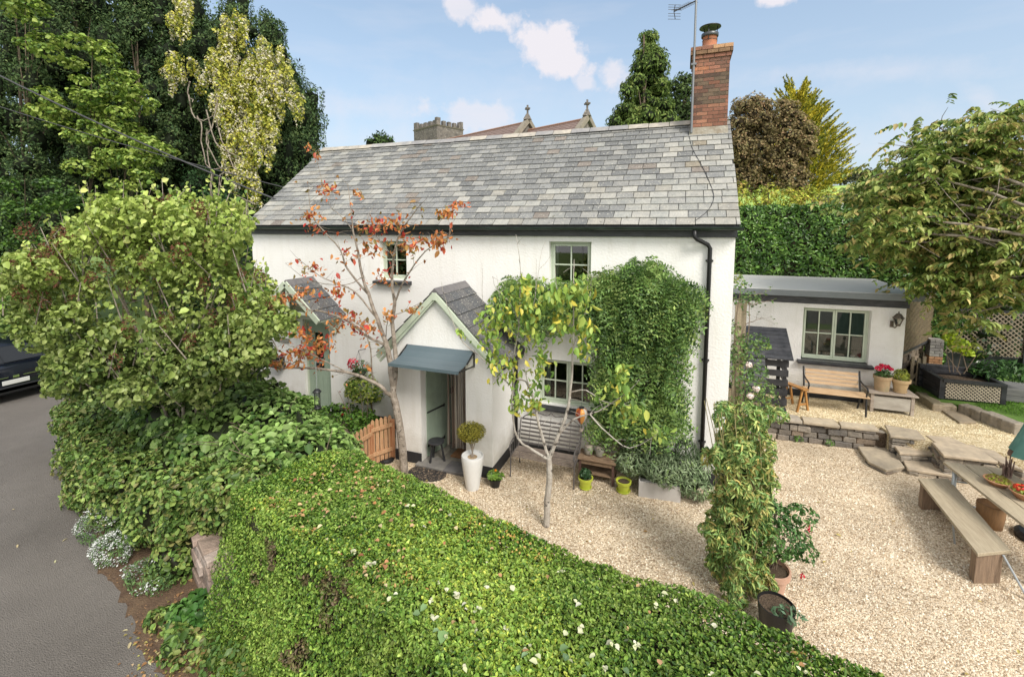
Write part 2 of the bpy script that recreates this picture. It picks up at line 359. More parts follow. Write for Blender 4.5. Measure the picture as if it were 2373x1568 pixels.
def twigs(mb, path, count, L, r, tips, up=.3, start=.3, drop=0.):
    for _ in range(count):
        i = random.randint(int(len(path)*start), len(path)-1); p = path[i]; d = Vector((random.gauss(0,1), random.gauss(0,1), random.gauss(0,.6)+up)).normalized()
        l = L*random.uniform(.5, 1.2); q = p+d*l*.5+Vector((0,0,-drop*l*.2)); e = p+d*l+Vector((random.gauss(0,.1)*l, random.gauss(0,.1)*l, -drop*l+random.gauss(0,.1)*l))
        mb.tube([p, q, e], [r, r*.7, r*.35], 4, cap=False)
        tips.append((p, q, e))
# ================================================================== THE SETTING
def hgt(x, y):
    s = min(1, max(0, (y-14.5)/7.)); s = s*s*(3-2*s)
    h = 3.0*s + max(0, y-22)*.103 if y < 135 else 3.0+113*.103-(y-135)*.05
    t = min(1, max(0, (-13-x)/14)); return h*(1-.55*t)-.02
gx = [-400, -250, -150, -100, -70, -50, -40]+[-30+2*i for i in range(36)]+[50, 70, 100, 150, 250, 400]
gy = [-60, -30, -12]+[-4+1.5*i for i in range(28)]+[40, 46, 52, 60, 70, 85, 100, 115, 128, 134, 140, 170, 250, 600]
V = [(x, y, hgt(x, y)) for y in gy for x in gx]; nx_ = len(gx)
Fq = [(j*nx_+i, j*nx_+i+1, (j+1)*nx_+i+1, (j+1)*nx_+i) for j in range(len(gy)-1) for i in range(nx_-1)]
g = link_mesh('ground', V, Fq, mat('ground_grass', (.11,.17,.035), .9, c2=(.17,.25,.05), ns=.35, nd=8, bump=.4, bs=3), smooth=True); tag(g, kind='structure')
def sheet(name, poly, z, m, kind='structure'):
    mb = MB(); mb.add([(p[0], p[1], z) for p in poly], [tuple(range(len(poly)))]); o = mb.build(name, m); return tag(o, kind=kind)
ASPH = mat('asphalt', (.128,.115,.102), .9, c2=(.18,.163,.146), ns=.45, nd=12, bump=1.6, bs=75, spots=[(85,.6,(.24,.215,.19)), (48,.64,(.075,.066,.058)), (2.3,.68,(.105,.082,.066))])
sheet('road', [(-40,16),(-24,11.5),(-15.6,7.4),(-12,5.4),(-8.5,3.95),(-6.3,3.2),(-4.4,2.75),(-1,1.6),(3,.7),(12,0),(12,-8),(-8,-5),(-18,-1),(-40,4)], -.006, ASPH)
vb = [(-12,5.3),(-8.5,3.85),(-7.2,3.45),(-6.3,3.12),(-5.2,2.82),(-4.4,2.62),(-3.2,2.2),(-1,1.45),(1,1.2)]; vp = []
for (p_, q_) in zip(vb[:-1], vb[1:]):
    n_ = max(2, int(math.dist(p_, q_)/.09))
    for k in range(n_): t_ = k/n_; vp.append((p_[0]+(q_[0]-p_[0])*t_+random.gauss(0,.025), p_[1]+(q_[1]-p_[1])*t_+.05*math.sin(p_[0]*3+t_*5)+random.gauss(0,.03)))
sheet('verge', vp+[(1,2),(-3,3.4),(-6,4.4),(-9,5.2),(-11.5,6)], .0, mat('verge_soil', (.075,.045,.028), .95, c2=(.13,.085,.05), ns=6, nd=9, bump=1.2, bs=40, spots=[(30,.62,(.3,.17,.08))]))
def gravel_mat(name, a, b, c, d):
    m = bpy.data.materials.new(name); m.use_nodes = True; t = m.node_tree; n = t.nodes; l = t.links; p = n['Principled BSDF']; p.inputs['Roughness'].default_value = .85
    tcn = n.new('ShaderNodeTexCoord'); vo = n.new('ShaderNodeTexVoronoi'); vo.inputs['Scale'].default_value = 62; l.new(tcn.outputs['Object'], vo.inputs['Vector'])
    sp = n.new('ShaderNodeSeparateColor'); l.new(vo.outputs['Color'], sp.inputs[0])
    cr = n.new('ShaderNodeValToRGB'); e = cr.color_ramp.elements; e[0].color = (*a,1); e[1].color = (*d,1); e[0].position = .05; e[1].position = .95
    for pos, cc in ((.35, b), (.7, c)): x = e.new(pos); x.color = (*cc, 1)
    l.new(sp.outputs[0], cr.inputs[0])
    no = n.new('ShaderNodeTexNoise'); no.inputs['Scale'].default_value = .9; no.inputs['Detail'].default_value = 6; l.new(tcn.outputs['Object'], no.inputs[0])
    mr = n.new('ShaderNodeMapRange'); mr.inputs[1].default_value = .3; mr.inputs[2].default_value = .7; mr.inputs[3].default_value = .78; mr.inputs[4].default_value = 1.12; l.new(no.outputs[0], mr.inputs[0])
    mu = n.new('ShaderNodeVectorMath'); mu.operation = 'SCALE'; l.new(cr.outputs[0], mu.inputs[0]); l.new(mr.outputs[0], mu.inputs['Scale'])
    l.new(mu.outputs[0], p.inputs['Base Color'])
    bu = n.new('ShaderNodeBump'); bu.inputs['Strength'].default_value = 1; bu.inputs['Distance'].default_value = .012; bu.invert = True; l.new(vo.outputs['Distance'], bu.inputs['Height']); l.new(bu.outputs[0], p.inputs['Normal']); return m
GRAV = gravel_mat('gravel', (.27,.19,.115), (.47,.365,.245), (.63,.515,.37), (.75,.65,.5))
GRAVY = gravel_mat('gravel_yellow', (.33,.24,.12), (.52,.41,.24), (.66,.55,.35), (.8,.71,.51))
TZ = .45
PAT = [(-5.6,4.3),(-4,3.9),(2,2.6),(8,1.5),(9,4),(9,10.3),(5.2,10.3),(3.6,10.95),(1.4,10.7),(.83,8.3),(.83,8.3),(-5.6,8.4)]
sheet('gravel_patio', PAT, .004, GRAV); sheet('garden_path', [(-11,7.3),(-5.61,6.2),(-5.61,8.4),(-11,8.4)], .002, mat('path', (.2,.16,.12), .9, c2=(.3,.24,.17), ns=8, bump=.8))
def stones_obj(name, inside, n, s0, s1, z, pal, label):
    xs = []
    while len(xs) < n:
        P = inside(); xs.append(P)
    P = np.array(xs); n = len(P); c = np.column_stack([P, np.full(n, z)])
    ang = RNG.random(n)*6.28; s = RNG.uniform(s0, s1, n); e = RNG.uniform(.5, .9, n); h = s*RNG.uniform(.25, .6, n)
    Vs = []
    for k in range(4):
        a = ang+k*math.pi/2+RNG.normal(size=n)*.3; rr = s*(e if k % 2 else 1)*.5
        Vs.append(c+np.column_stack([np.cos(a)*rr, np.sin(a)*rr, np.zeros(n)-.002]))
    Vs.append(c+np.column_stack([RNG.normal(size=n)*s*.12, RNG.normal(size=n)*s*.12, h]))
    V = np.stack(Vs, 1).reshape(-1, 3); b = np.arange(n)[:, None]*5
    Fc = np.concatenate([b+np.array([[k, (k+1) % 4, 4]]) for k in range(4)], 1).reshape(-1, 3)
    cc = pick(c, pal, 3, 3, .12, 1.5); cc = np.repeat(cc, 4, axis=0)
    o = link_mesh(name, V, Fc, mat('pebble', rough=.8, attr=True), None, False, cc, kind='stuff'); o['label'] = label
    return o
def in_pat():
    while True:
        x = random.uniform(-5.4, 6.5); y = random.uniform(3.2, 10.6)
        if -5 < x < -2.9 and y > 7.05: continue
        if x > .83 or y < 8.25:
            if y < 4.1-.33*(x+4)*.75 : continue
            if y > 10.4-(.3 if x < 3.4 else 1.0): continue
            if x > 3.3 and y > 9.7: continue
            return (x, y)
tag(stones_obj('pebbles', in_pat, 42000, .014, .034, .006, [(.24,.165,.1),(.46,.35,.23),(.62,.5,.355),(.73,.625,.475),(.79,.72,.6)], 'loose honey coloured pebbles over the lower gravel patio'), cat='gravel')
# upper terrace, held by a dry stone wall
mb = MB(); T_ = [(.83,10.98),(4.05,11.0),(4.35,10.7),(5.2,10.55),(9,10.2),(14,10),(14,13.0),(.83,13.0)]
mb.prism([(.84,10.98),(3.93,10.98),(3.99,10.66),(4.35,10.56),(5.2,10.45),(9,10.15),(14,10),(14,16.0),(.84,16.0)], 0, TZ); tag(mb.build('terrace', GRAVY), kind='structure')
def in_ter():
    while True:
        x = random.uniform(1.5, 7); y = random.uniform(11.0, 12.2)
        if y < 11.85: return (x, y)
tag(stones_obj('pebbles', in_ter, 7000, .016, .036, TZ+.001, [(.33,.24,.12),(.5,.4,.24),(.66,.56,.36),(.82,.74,.55)], 'pale yellow pebbles over the upper terrace by the annex'), cat='gravel')
# ---- lawn beyond the stone edging
LZ = .62
E0 = [gz(2119,906,LZ), gz(2161,934,LZ), gz(2218,940,LZ), gz(2270,958,LZ), gz(2350,988,LZ)]
mb = MB(); mb.prism([(E0[0].x+.12, E0[0].y+.3), (E0[1].x+.1, E0[1].y+.25), (E0[2].x, E0[2].y+.25), (E0[3].x+.1, E0[3].y+.2), (E0[4].x+.15, E0[4].y+.1), (E0[4].x+3, E0[4].y-1), (16, 10), (16, 16), (E0[0].x+.12, 16)], .0, LZ-.02)
tag(mb.build('lawn', mat('lawn_base', (.07,.14,.02), .9, c2=(.11,.2,.03), ns=3, bump=.8, bs=30)), kind='structure')
q = [(E0[3].x+.1, E0[3].y+.35, LZ-.02), (12, 10.4, LZ-.02), (12, 14.3, LZ-.02), (6.8, 13.9, LZ-.02)]
P, Nn = quad_pts(q, 900); Dd = unit(np.tile([0,0,1.], (len(P),1))+rnd_dir(len(P))*.5)
leaf_obj('grass', [(P+[0,0,.03], rnd_dir(len(P)), .075, 'q', .12, Dd, pick(P, [(.05,.12,.015),(.1,.22,.025),(.16,.3,.04)], 1, 4))], LEAFM, kind='stuff')['label'] = 'short green lawn beyond the stone edging'
# ---- far field, hedge
sheet_ = MB()
fx = [-60+10*i for i in range(17)]; fy = [52, 56, 60, 66, 72, 80, 90, 100, 110, 120, 128]
V = [(x, y, hgt(x, y)+.06) for y in fy for x in fx]; nf = len(fx)
Fq = [(j*nf+i, j*nf+i+1, (j+1)*nf+i+1, (j+1)*nf+i) for j in range(len(fy)-1) for i in range(nf-1)]
tag(link_mesh('field', V, Fq, mat('field_green', (.25,.38,.07), .9, c2=(.33,.46,.1), ns=.08, nd=4), smooth=True), kind='structure')
# splash dirt at the foot of the walls and faint runs down the paint
for nm_, z0_ in (('white_render', 0.), ('white_roughcast', 0.)):
    m = MATS[nm_]; t = m.node_tree; n = t.nodes; l = t.links; p = n['Principled BSDF']; old = p.inputs['Base Color'].links[0].from_socket
    tcn = n.new('ShaderNodeTexCoord'); sx_ = n.new('ShaderNodeSeparateXYZ'); l.new(tcn.outputs['Object'], sx_.inputs[0])
    no = n.new('ShaderNodeTexNoise'); no.inputs['Scale'].default_value = 5; no.inputs['Detail'].default_value = 8; l.new(tcn.outputs['Object'], no.inputs[0])
    ad = n.new('ShaderNodeMath'); ad.operation = 'MULTIPLY_ADD'; l.new(no.outputs[0], ad.inputs[0]); ad.inputs[1].default_value = -.9; l.new(sx_.outputs[2], ad.inputs[2])
    mr = n.new('ShaderNodeMapRange'); mr.inputs[1].default_value = -.35; mr.inputs[2].default_value = .25; mr.inputs[3].default_value = .55; mr.inputs[4].default_value = 0; l.new(ad.outputs[0], mr.inputs[0])
    mi = n.new('ShaderNodeMixRGB'); l.new(mr.outputs[0], mi.inputs[0]); l.new(old, mi.inputs[1]); mi.inputs[2].default_value = (.42,.39,.32,1)
    mp = n.new('ShaderNodeMapping'); mp.inputs['Scale'].default_value = (2.2, 2.2, .25); l.new(tcn.outputs['Object'], mp.inputs[0]); n2 = n.new('ShaderNodeTexNoise'); n2.inputs['Scale'].default_value = 2; n2.inputs['Detail'].default_value = 9; n2.inputs['Roughness'].default_value = .7; l.new(mp.outputs[0], n2.inputs[0])
    m2 = n.new('ShaderNodeMapRange'); m2.inputs[1].default_value = .5; m2.inputs[2].default_value = .75; m2.inputs[4].default_value = .4; l.new(n2.outputs[0], m2.inputs[0])
    mj = n.new('ShaderNodeMixRGB'); l.new(m2.outputs[0], mj.inputs[0]); l.new(mi.outputs[0], mj.inputs[1]); mj.inputs[2].default_value = (.6,.57,.5,1); l.new(mj.outputs[0], p.inputs['Base Color'])
# ================================================================== COTTAGE
X0, X1, YF, YB, ZE = -9.93, .83, 8.3, 13.5, 4.46
YR, ZR = 10.9, 6.72
cot = thing('cottage', (-4.5, YF, 0), 'long white rendered cottage with grey slate roof and brick chimney', 'house')
def wall_holes(mb, x0, x1, z0, z1, Y, holes, depth):
    """front face (towards -Y) at Y with rectangular holes and their reveals"""
    xs = sorted({x0, x1}|{h[0] for h in holes}|{h[1] for h in holes}); zs = sorted({z0, z1}|{h[2] for h in holes}|{h[3] for h in holes})
    for i in range(len(xs)-1):
        for j in range(len(zs)-1):
            xm = (xs[i]+xs[i+1])/2; zm = (zs[j]+zs[j+1])/2
            if any(h[0] < xm < h[1] and h[2] < zm < h[3] for h in holes): continue
            mb.add([(xs[i],Y,zs[j]),(xs[i+1],Y,zs[j]),(xs[i+1],Y,zs[j+1]),(xs[i],Y,zs[j+1])], [(0,1,2,3)])
    for (a, b, c, d) in holes:
        mb.add([(a,Y,c),(b,Y,c),(b,Y,d),(a,Y,d),(a,Y+depth,c),(b,Y+depth,c),(b,Y+depth,d),(a,Y+depth,d)], [(0,4,5,1),(1,5,6,2),(2,6,7,3),(3,7,4,0)])
PX0, PX1, PYF = -5.05, -3.03, 7.15           # porch
UW1 = (-2.34,-1.54,3.34,4.22); UW2 = (-6.17,-5.49,3.36,4.19); LW = (-2.54,-1.38,1.06,1.95); LD = (-8.43,-7.65,.13,2.3)
mb = MB(); wall_holes(mb, X0, X1, -.02, ZE, YF, [UW1, UW2, LW, LD], .16)
mb.add([(X0,YF,-.02),(X0,YB,-.02),(X0,YB,ZE),(X0,YR,ZR-.08),(X0,YF,ZE),(X1,YF,-.02),(X1,YB,-.02),(X1,YB,ZE),(X1,YR,ZR-.08),(X1,YF,ZE)],
       [(0,4,3,2,1),(5,6,7,8,9),(1,2,7,6)])
mb.build('wall', RENDER, cot)
for (a, b) in ((X0, LD[0]), (LD[1], PX0), (PX1, X1)): mb = MB(); mb.box(a+.002, b-.002, YF-.02, YF-.001, -.02, .22); mb.build('plinth', PLINTH, cot)
mb = MB(); mb.box(X0-.02, X1+.02, YF-.05, YF-.002, ZE-.14, ZE-.02); mb.box(-2.3, -1.72, YF-.056, YF-.05, ZE-.135, ZE-.03); mb.build('fascia', FASC, cot)
# roof of individual slates
ro = MB(); sl_ = (ZR-(ZE+.06))/(YR-(YF-.14)); y_e = YF-.14; z_e = ZE+.05
L = math.hypot(YR-y_e, ZR-z_e); uy = (YR-y_e)/L; uz = (ZR-z_e)/L; rows = 18; rh = L/rows
un = (-uz, uy)
for sgn in (1, -1):
    for r in range(rows):
        cw = .3 if r < 9 else .275
        x = X0-.06-(cw/2 if r % 2 else 0)
        while x < X1+.04:
            w = cw*random.uniform(.94, 1.06); xa = max(x, X0-.06); xb = min(x+w-.011, X1+.05); x += w
            if xb-xa < .03: continue
            a = r*rh-.005+random.uniform(-.005,.005); b = min(L, a+rh*1.35); t = .009+random.uniform(0,.004); lift = .03
            def pt(xx, s, o): return (xx, (y_e+s*uy+un[0]*o) if sgn > 0 else 2*YR-(y_e+s*uy+un[0]*o), z_e+s*uz+un[1]*o)
            vs = [pt(xa,a,lift-.0), pt(xb,a,lift), pt(xb,b,.008), pt(xa,b,.008), pt(xa,a,lift+t), pt(xb,a,lift+t), pt(xb,b,.008+t), pt(xa,b,.008+t)]
            xm = (xa+xb)/2; u = (xm-X0)/(X1-X0); q = np.array([[xm*.55, r*.21, 1.]]); nv = vnoise(q, .55, 5)[0]
            pale = .8*max(0, 1-r/7.5)*(.55 if .25 < u < .5 else 1)+max(0, (u-.74)*3.6)*(1 if r < 15 else .5)+.34*nv-.06
            if u < .3 : pale = .3+.2*max(0, 1-r/9)+.25*nv
            k = random.random()
            if k < pale*.78: c = random.choice([(.33,.33,.31),(.36,.355,.33),(.3,.305,.29),(.32,.31,.28)])
            elif k < pale*.78+.38: c = random.choice([(.23,.235,.235),(.27,.27,.26)])
            elif random.random() < .07: c = (.21,.185,.165)
            else: c = random.choice([(.185,.19,.19),(.2,.205,.205),(.165,.17,.172)])
            if abs(xm-.28) < .13 and r > 6 and random.random() < .35: c = (.27,.24,.19)
            j = random.uniform(.9, 1.1); ro.add(vs, MB.BF, tuple(q_*j for q_ in c))
roof = ro.build('roof', SLATE, cot, attr=True)
mb = MB()
for s in (1, -1):     # boarding below the slates closes the roof
    ya = y_e if s > 0 else 2*YR-y_e
    mb.add([(X0-.05,ya,z_e),(X1+.04,ya,z_e),(X1+.04,YR,ZR-.003),(X0-.05,YR,ZR-.003),(X0-.05,ya,z_e-.03),(X1+.04,ya,z_e-.03),(X1+.04,YR,ZR-.07),(X0-.05,YR,ZR-.07)], [(0,1,2,3),(4,7,6,5),(0,4,5,1),(1,5,6,2),(0,3,7,4)])
mb.build('roof_boarding', PLINTH, cot)
# ridge tiles
mb = MB(); x = X0-.08; i = 0
while x < .12:
    w = .44; zz = ZR+.05+random.uniform(-.006,.006)
    mb.add([(x,YR-.15,zz-.085),(x,YR,zz+.04),(x,YR+.15,zz-.085),(x+w-.008,YR-.15,zz-.085),(x+w-.008,YR,zz+.04),(x+w-.008,YR+.15,zz-.085)], [(0,1,4,3),(1,2,5,4),(0,3,5,2),(0,2,1),(3,4,5)], random.choice([(.3,.3,.3),(.24,.24,.25),(.35,.33,.3)])); x += w
mb.build('ridge_tiles', mat('ridge_tile', (.8,.8,.8), .8, c2=(1.25,1.2,1.1), ns=6, bump=.5, attr=True), cot, attr=True, bevel=.012)
# gutter and downpipe
g_ = MB(); yg = y_e-.03; zg = ZE+.03; prof = [(math.cos(a)*.055, math.sin(a)*.055) for a in [math.pi+math.pi*k/8 for k in range(9)]]
pf = prof+[(p[0]*.86, p[1]*.86) for p in reversed(prof)]
def along_x(mb, pf, xa, xb, y, z):
    n = len(pf); mb.add([(xa, y+p[0], z+p[1]) for p in pf]+[(xb, y+p[0], z+p[1]) for p in pf], [(i, (i+1) % n, n+(i+1) % n, n+i) for i in range(n)]+[tuple(range(n)), tuple(range(2*n-1, n-1, -1))])
along_x(g_, pf, X0-.12, X1+.1, yg, zg)
gut = g_.build('gutter', GUT, cot, smooth=False)
x = X0+.5
pf2 = [(p[0]*1.12, p[1]*1.12) for p in prof]+[(p[0]*1.0, p[1]*1.0) for p in reversed(prof)]
while x < X1: mb = MB(); along_x(mb, pf2, x, x+.05, yg, zg); mb.build('gutter_bracket', GUT, gut); x += .98
mb = MB(); xd = .2; yd = YF-.06
mb.tube([(xd, yg, zg-.05), (xd, yg, zg-.16), (xd+.04, yg+.01, zg-.2), (xd+.21, yd, zg-.29), (xd+.25, yd, zg-.35), (xd+.25, yd, .1)], .036, 12)
dp = mb.build('downpipe', BPLAS, cot, smooth=True)
for z in (3.9, 2.2, .75): mb = MB(); mb.tube([(xd+.25, yd, z), (xd+.25, yd, z+.06)], .043, 12); mb.box(xd+.19, xd+.31, yd+.03, YF, z+.015, z+.045); mb.build('pipe_clip', BPLAS, dp)
# chimney of real bricks
CX0, CX1, CY0, CY1 = .1, .8, 10.5, 11.3
chz0 = 6.42; chz1 = wy(1608, 142, CY0).z
core = MB(); core.box(CX0+.012, CX1-.012, CY0+.012, CY1-.012, chz0-.5, chz1+.1); 
chim = MB(); pal = [(.27,.125,.085),(.23,.105,.07),(.17,.09,.065),(.1,.065,.05),(.32,.155,.1),(.14,.1,.07)]
def brick_ring(mb, x0, x1, y0, y1, z, h, off, out, pal):
    bl = .215
    for side in range(4):
        if side in (0, 2): a0, a1 = x0-out, x1+out
        else: a0, a1 = y0-out+.1, y1+out-.1
        s = a0-(bl/2 if off else 0)
        while s < a1:
            e = min(s+bl-.01, a1); b = max(s, a0); s += bl
            if e-b < .03: continue
            c = random.choice(pal); u_ = random.uniform(.8,1.2); c = tuple(q*u_ for q in c)
            if side == 0: mb.box(b, e, y0-out, y0-out+.1, z, z+h-.011, c)
            elif side == 2: mb.box(b, e, y1+out-.1, y1+out, z, z+h-.011, c)
            elif side == 1: mb.box(x1+out-.1, x1+out, b, e, z, z+h-.011, c)
            else: mb.box(x0-out, x0-out+.1, b, e, z, z+h-.011, c)
z = chz0; k = 0; h = .076
while z < chz1-.001:
    top = (z-chz0)/(chz1-chz0)
    p_ = pal[:3]+pal[4:5] if top < .38 else (pal if top < .8 else [pal[4], pal[0], (.46,.2,.11), pal[2]])
    if .4 < top < .8: p_ = [pal[2], pal[3], pal[5], pal[1]]
    brick_ring(chim, CX0, CX1, CY0, CY1, z, h, k % 2, 0, p_); z += h; k += 1
for j, (out_, pl) in enumerate(((.02, [pal[4], pal[0]]), (.05, [(.2,.12,.07),(.16,.11,.06)]), (.05, [pal[4], pal[0], (.42,.25,.14)]))):
    brick_ring(chim, CX0, CX1, CY0, CY1, z, h+.004, j % 2, out_, pl); z += h+.004
ch = chim.build('chimney', BRICK, cot, attr=True)
core.box(CX0-.02, CX1+.02, CY0-.02, CY1+.02, z-.05, z+.004); core.build('mortar', MORTAR, ch)
mb = MB(); mb.hexa([(CX0-.03,CY0-.1,chz0-.2),(CX1+.04,CY0-.1,chz0-.2),(CX1+.04,CY1+.1,chz0-.2),(CX0-.03,CY1+.1,chz0-.2)], [(CX0-.012,CY0-.012,chz0+.14),(CX1+.01,CY0-.012,chz0+.14),(CX1+.01,CY1+.012,chz0+.14),(CX0-.012,CY1+.012,chz0+.14)]); mb.build('flashing', LEAD, ch)
pc = ((CX0+CX1)/2-.03, CY0+.36, z)
mb = MB(); mb.lathe(pc, [(.19,0),(.16,.05),(.145,.06),(.14,.3),(.155,.31),(.155,.34),(.12,.34),(.12,.1)], 24); mb.lathe(pc, [(.2,-.005),(.19,.05),(.15,.075)], 20); mb.build('chimney_pot', mat('pot_clay', (.42,.16,.08), .85, c2=(.3,.13,.08), ns=8, bump=.3), ch, smooth=True)
mb = MB(); mb.lathe(pc, [(.16,.29),(.17,.30),(.17,.36),(.15,.37),(.13,.37)], 24); 
mb.lathe(pc, [(.001,.54),(.1,.535),(.21,.5),(.215,.485),(.2,.485),(.09,.51),(.001,.515)], 24)
for a in (.3, 2.4, 4.5): mb.tube([(pc[0]+.15*math.cos(a), pc[1]+.15*math.sin(a), pc[2]+.2), (pc[0]+.15*math.cos(a), pc[1]+.15*math.sin(a), pc[2]+.5)], .008, 6)
mb.tube([(pc[0]+.147*math.cos(a_*.524), pc[1]+.147*math.sin(a_*.524), pc[2]+.22) for a_ in range(13)], .005, 5)
mb.build('cowl', mat('cowl_steel', (.09,.095,.1), .4, metal=.6), ch, smooth=True)
# aerial fixed to the chimney
mx_, my_ = CX0+.02, CY0-.05
aer = thing('aerial', (mx_, my_, 6.4), 'tall television aerial mast with spiky antenna, fixed to the brick chimney', 'aerial')
mtop = wy(1619, -40, my_).z
mb = MB(); mb.tube([(mx_, my_, 6.45), (mx_, my_, mtop)], .022, 8); mb.box(mx_-.05, mx_+.05, my_-.03, my_+.05, chz1-.1, chz1-.06); mb.build('mast', ALU, aer)
mb = MB(); zA = wy(1610, 5, my_).z
a0 = Vector((mx_, my_, zA+.02)); a1 = a0+Vector((-.42, -.12, -.2)); mb.tube([a0, a0+(a1-a0)*1.0], .012, 6)
dirn = (a1-a0).normalized(); sd = Vector((.92, .38, 0)).normalized()
for i in range(9):
    p = a0+(a1-a0)*(.15+.09*i); mb.tube([p-sd*.11, p+sd*.11], .004, 4)
vv = [a1+Vector((.02,0,.13)), a1, a1+Vector((.03,0,-.15))]; mb.tube(vv, .008, 5)
for i, z_ in enumerate((.13,.085,.04,-.04,-.09,-.15)): p = a1+Vector((.01,0,z_)); mb.tube([p-sd*.13, p+sd*.13], .005, 4)
mb.build('antenna', IRON, aer)
# cable from the chimney across the roof
def roofpt(x, y, o=.05): return Vector((x, y, z_e+(y-y_e)*uz/uy+o))
mb = MB(); pts = [roofpt(*p) for p in ((CX0-.02,CY0-.1),(.15,10.0),(.32,9.5),(.46,9.0),(.5,8.7),(.42,8.45),(.3,8.3),(.2,8.2))]
limb(mb, pts, .006, .006, 5); mb.build('aerial_lead', IRON, aer)
# ---- windows
def win_frame(parent, x0, x1, z0, z1, Y, cas, nx, nz, sill=None, name='window', fm=None, curtain=.0, lining=None):
    fm = fm or SAGE; mb = MB(); f = .045; t0, t1 = Y, Y+.06
    mb.box(x0, x0+f, t0, t1, z0, z1); mb.box(x1-f, x1, t0, t1, z0, z1); mb.box(x0+f, x1-f, t0, t1, z1-f, z1); mb.box(x0+f, x1-f, t0-.03, t1, z0, z0+f)
    W_ = (x1-x0-2*f)/cas
    for c in range(cas):
        a = x0+f+c*W_; b = a+W_; g = .042; u0, u1 = Y-.012, Y+.045
        mb.box(a+.003, a+g, u0, u1, z0+f+.003, z1-f-.003); mb.box(b-g, b-.003, u0, u1, z0+f+.003, z1-f-.003)
        mb.box(a+g, b-g, u0, u1, z1-f-g, z1-f-.003); mb.box(a+g, b-g, u0, u1, z0+f+.003, z0+f+g)
        for i in range(1, nx): xm = a+g+(b-a-2*g)*i/nx; mb.box(xm-.012, xm+.012, u0+.004, u1-.01, z0+f+g, z1-f-g)
        for j in range(1, nz): zm = z0+f+g+(z1-z0-2*f-2*g)*j/nz; mb.box(a+g, b-g, u0+.006, u1-.012, zm-.012, zm+.012)
    o = mb.build(name, fm, parent, bevel=.004)
    p = MB(); p.add([(x0+f, Y+.02, z0+f), (x1-f, Y+.02, z0+f), (x1-f, Y+.02, z1-f), (x0+f, Y+.02, z1-f)], [(0,1,2,3)]); p.build('pane', GLASS, o)
    r = MB(); r.add([(x0-.2,Y+.1,z0-.3),(x1+.2,Y+.1,z0-.3),(x1+.2,Y+.1,z1+.2),(x0-.2,Y+.1,z1+.2),(x0-.2,Y+1.4,z0-.3),(x1+.2,Y+1.4,z0-.3),(x1+.2,Y+1.4,z1+.2),(x0-.2,Y+1.4,z1+.2)], [(4,5,6,7),(0,4,7,3),(1,2,6,5),(0,1,5,4),(3,7,6,2)])
    r.build('room_lining', lining or DARKI, o)
    if lining:
        bl_ = MB(); bl_.box(x0+f, x1-f, Y+.055, Y+.06, z0+f, z1-f); bl_.build('blind', lining, o)
    if curtain:
        xs = [x0+f+(x1-x0-2*f)*k/60 for k in range(61)]
        for (i0, i1) in ((0, int(60*curtain)), (60-int(60*curtain), 60)):
            cu = MB(); pv = [(xs[i], Y+.13+.02*math.sin(i*1.5), 0) for i in range(i0, i1+1)]
            vs = [(q[0], q[1], z0+f) for q in pv]+[(q[0], q[1], z1-f) for q in pv]; n = len(pv)
            cu.add(vs, [(i, i+1, n+i+1, n+i) for i in range(n-1)]); cu.build('curtain', CURT, o, smooth=True)
    if sill:
        s = MB(); s.hexa([(x0-sill, Y-.26, z0-.1), (x1+sill, Y-.26, z0-.1), (x1+sill, Y+.0, z0-.1), (x0-sill, Y, z0-.1)], [(x0-sill, Y-.26, z0-.04), (x1+sill, Y-.26, z0-.04), (x1+sill, Y, z0-.002), (x0-sill, Y, z0-.002)]); s.build('sill', BLACKP, o, bevel=.008)
    return o
win_frame(cot, *UW1[:2], UW1[2], UW1[3], YF+.13, 1, 2, 2, sill=None, curtain=.1)
win_frame(cot, *UW2[:2], UW2[2], UW2[3], YF+.13, 1, 2, 2, sill=.12, curtain=.2)
win_frame(cot, *LW[:2], LW[2], LW[3], YF+.13, 2, 2, 2, sill=.12, curtain=.14)
mb = MB(); mb.hexa([(UW1[0]-.05,YF-.05,UW1[2]-.05),(UW1[1]+.05,YF-.05,UW1[2]-.05),(UW1[1]+.05,YF+.13,UW1[2]-.05),(UW1[0]-.05,YF+.13,UW1[2]-.05)], [(UW1[0]-.05,YF-.05,UW1[2]-.012),(UW1[1]+.05,YF-.05,UW1[2]-.012),(UW1[1]+.05,YF+.13,UW1[2]-.001),(UW1[0]-.05,YF+.13,UW1[2]-.001)]); mb.build('sill', SAGE, cot)
# ---- left door, half glazed stable style
mb = MB(); a, b, c, d = LD; Yd = YF+.08
mb.box(a, a+.05, Yd, Yd+.07, c, d); mb.box(b-.05, b, Yd, Yd+.07, c, d); mb.box(a+.05, b-.05, Yd, Yd+.07, d-.05, d); mb.build('door_frame', SAGE, cot)
mb = MB(); n = 5; w = (b-a-.1)/n; gx0, gx1, gz0, gz1 = a+.27, b-.27, 1.35, 1.98
for i in range(n):
    x = a+.05+i*w
    mb.box(x+.003, x+w-.003, Yd+.015, Yd+.05, c+.01, 1.3)
mb.box(a+.053, gx0, Yd+.012, Yd+.055, 1.305, d-.053); mb.box(gx1, b-.053, Yd+.012, Yd+.055, 1.305, d-.053); mb.box(gx0, gx1, Yd+.012, Yd+.055, 1.305, gz0); mb.box(gx0, gx1, Yd+.012, Yd+.055, gz1, d-.053)
dr = mb.build('door', SAGED, cot, bevel=.004)
mb = MB(); mb.add([(gx0,Yd+.03,gz0),(gx1,Yd+.03,gz0),(gx1,Yd+.03,gz1),(gx0,Yd+.03,gz1)], [(0,1,2,3)]); mb.build('pane', mat('door_glass', (.015,.017,.016), .08, spec=.6), dr)
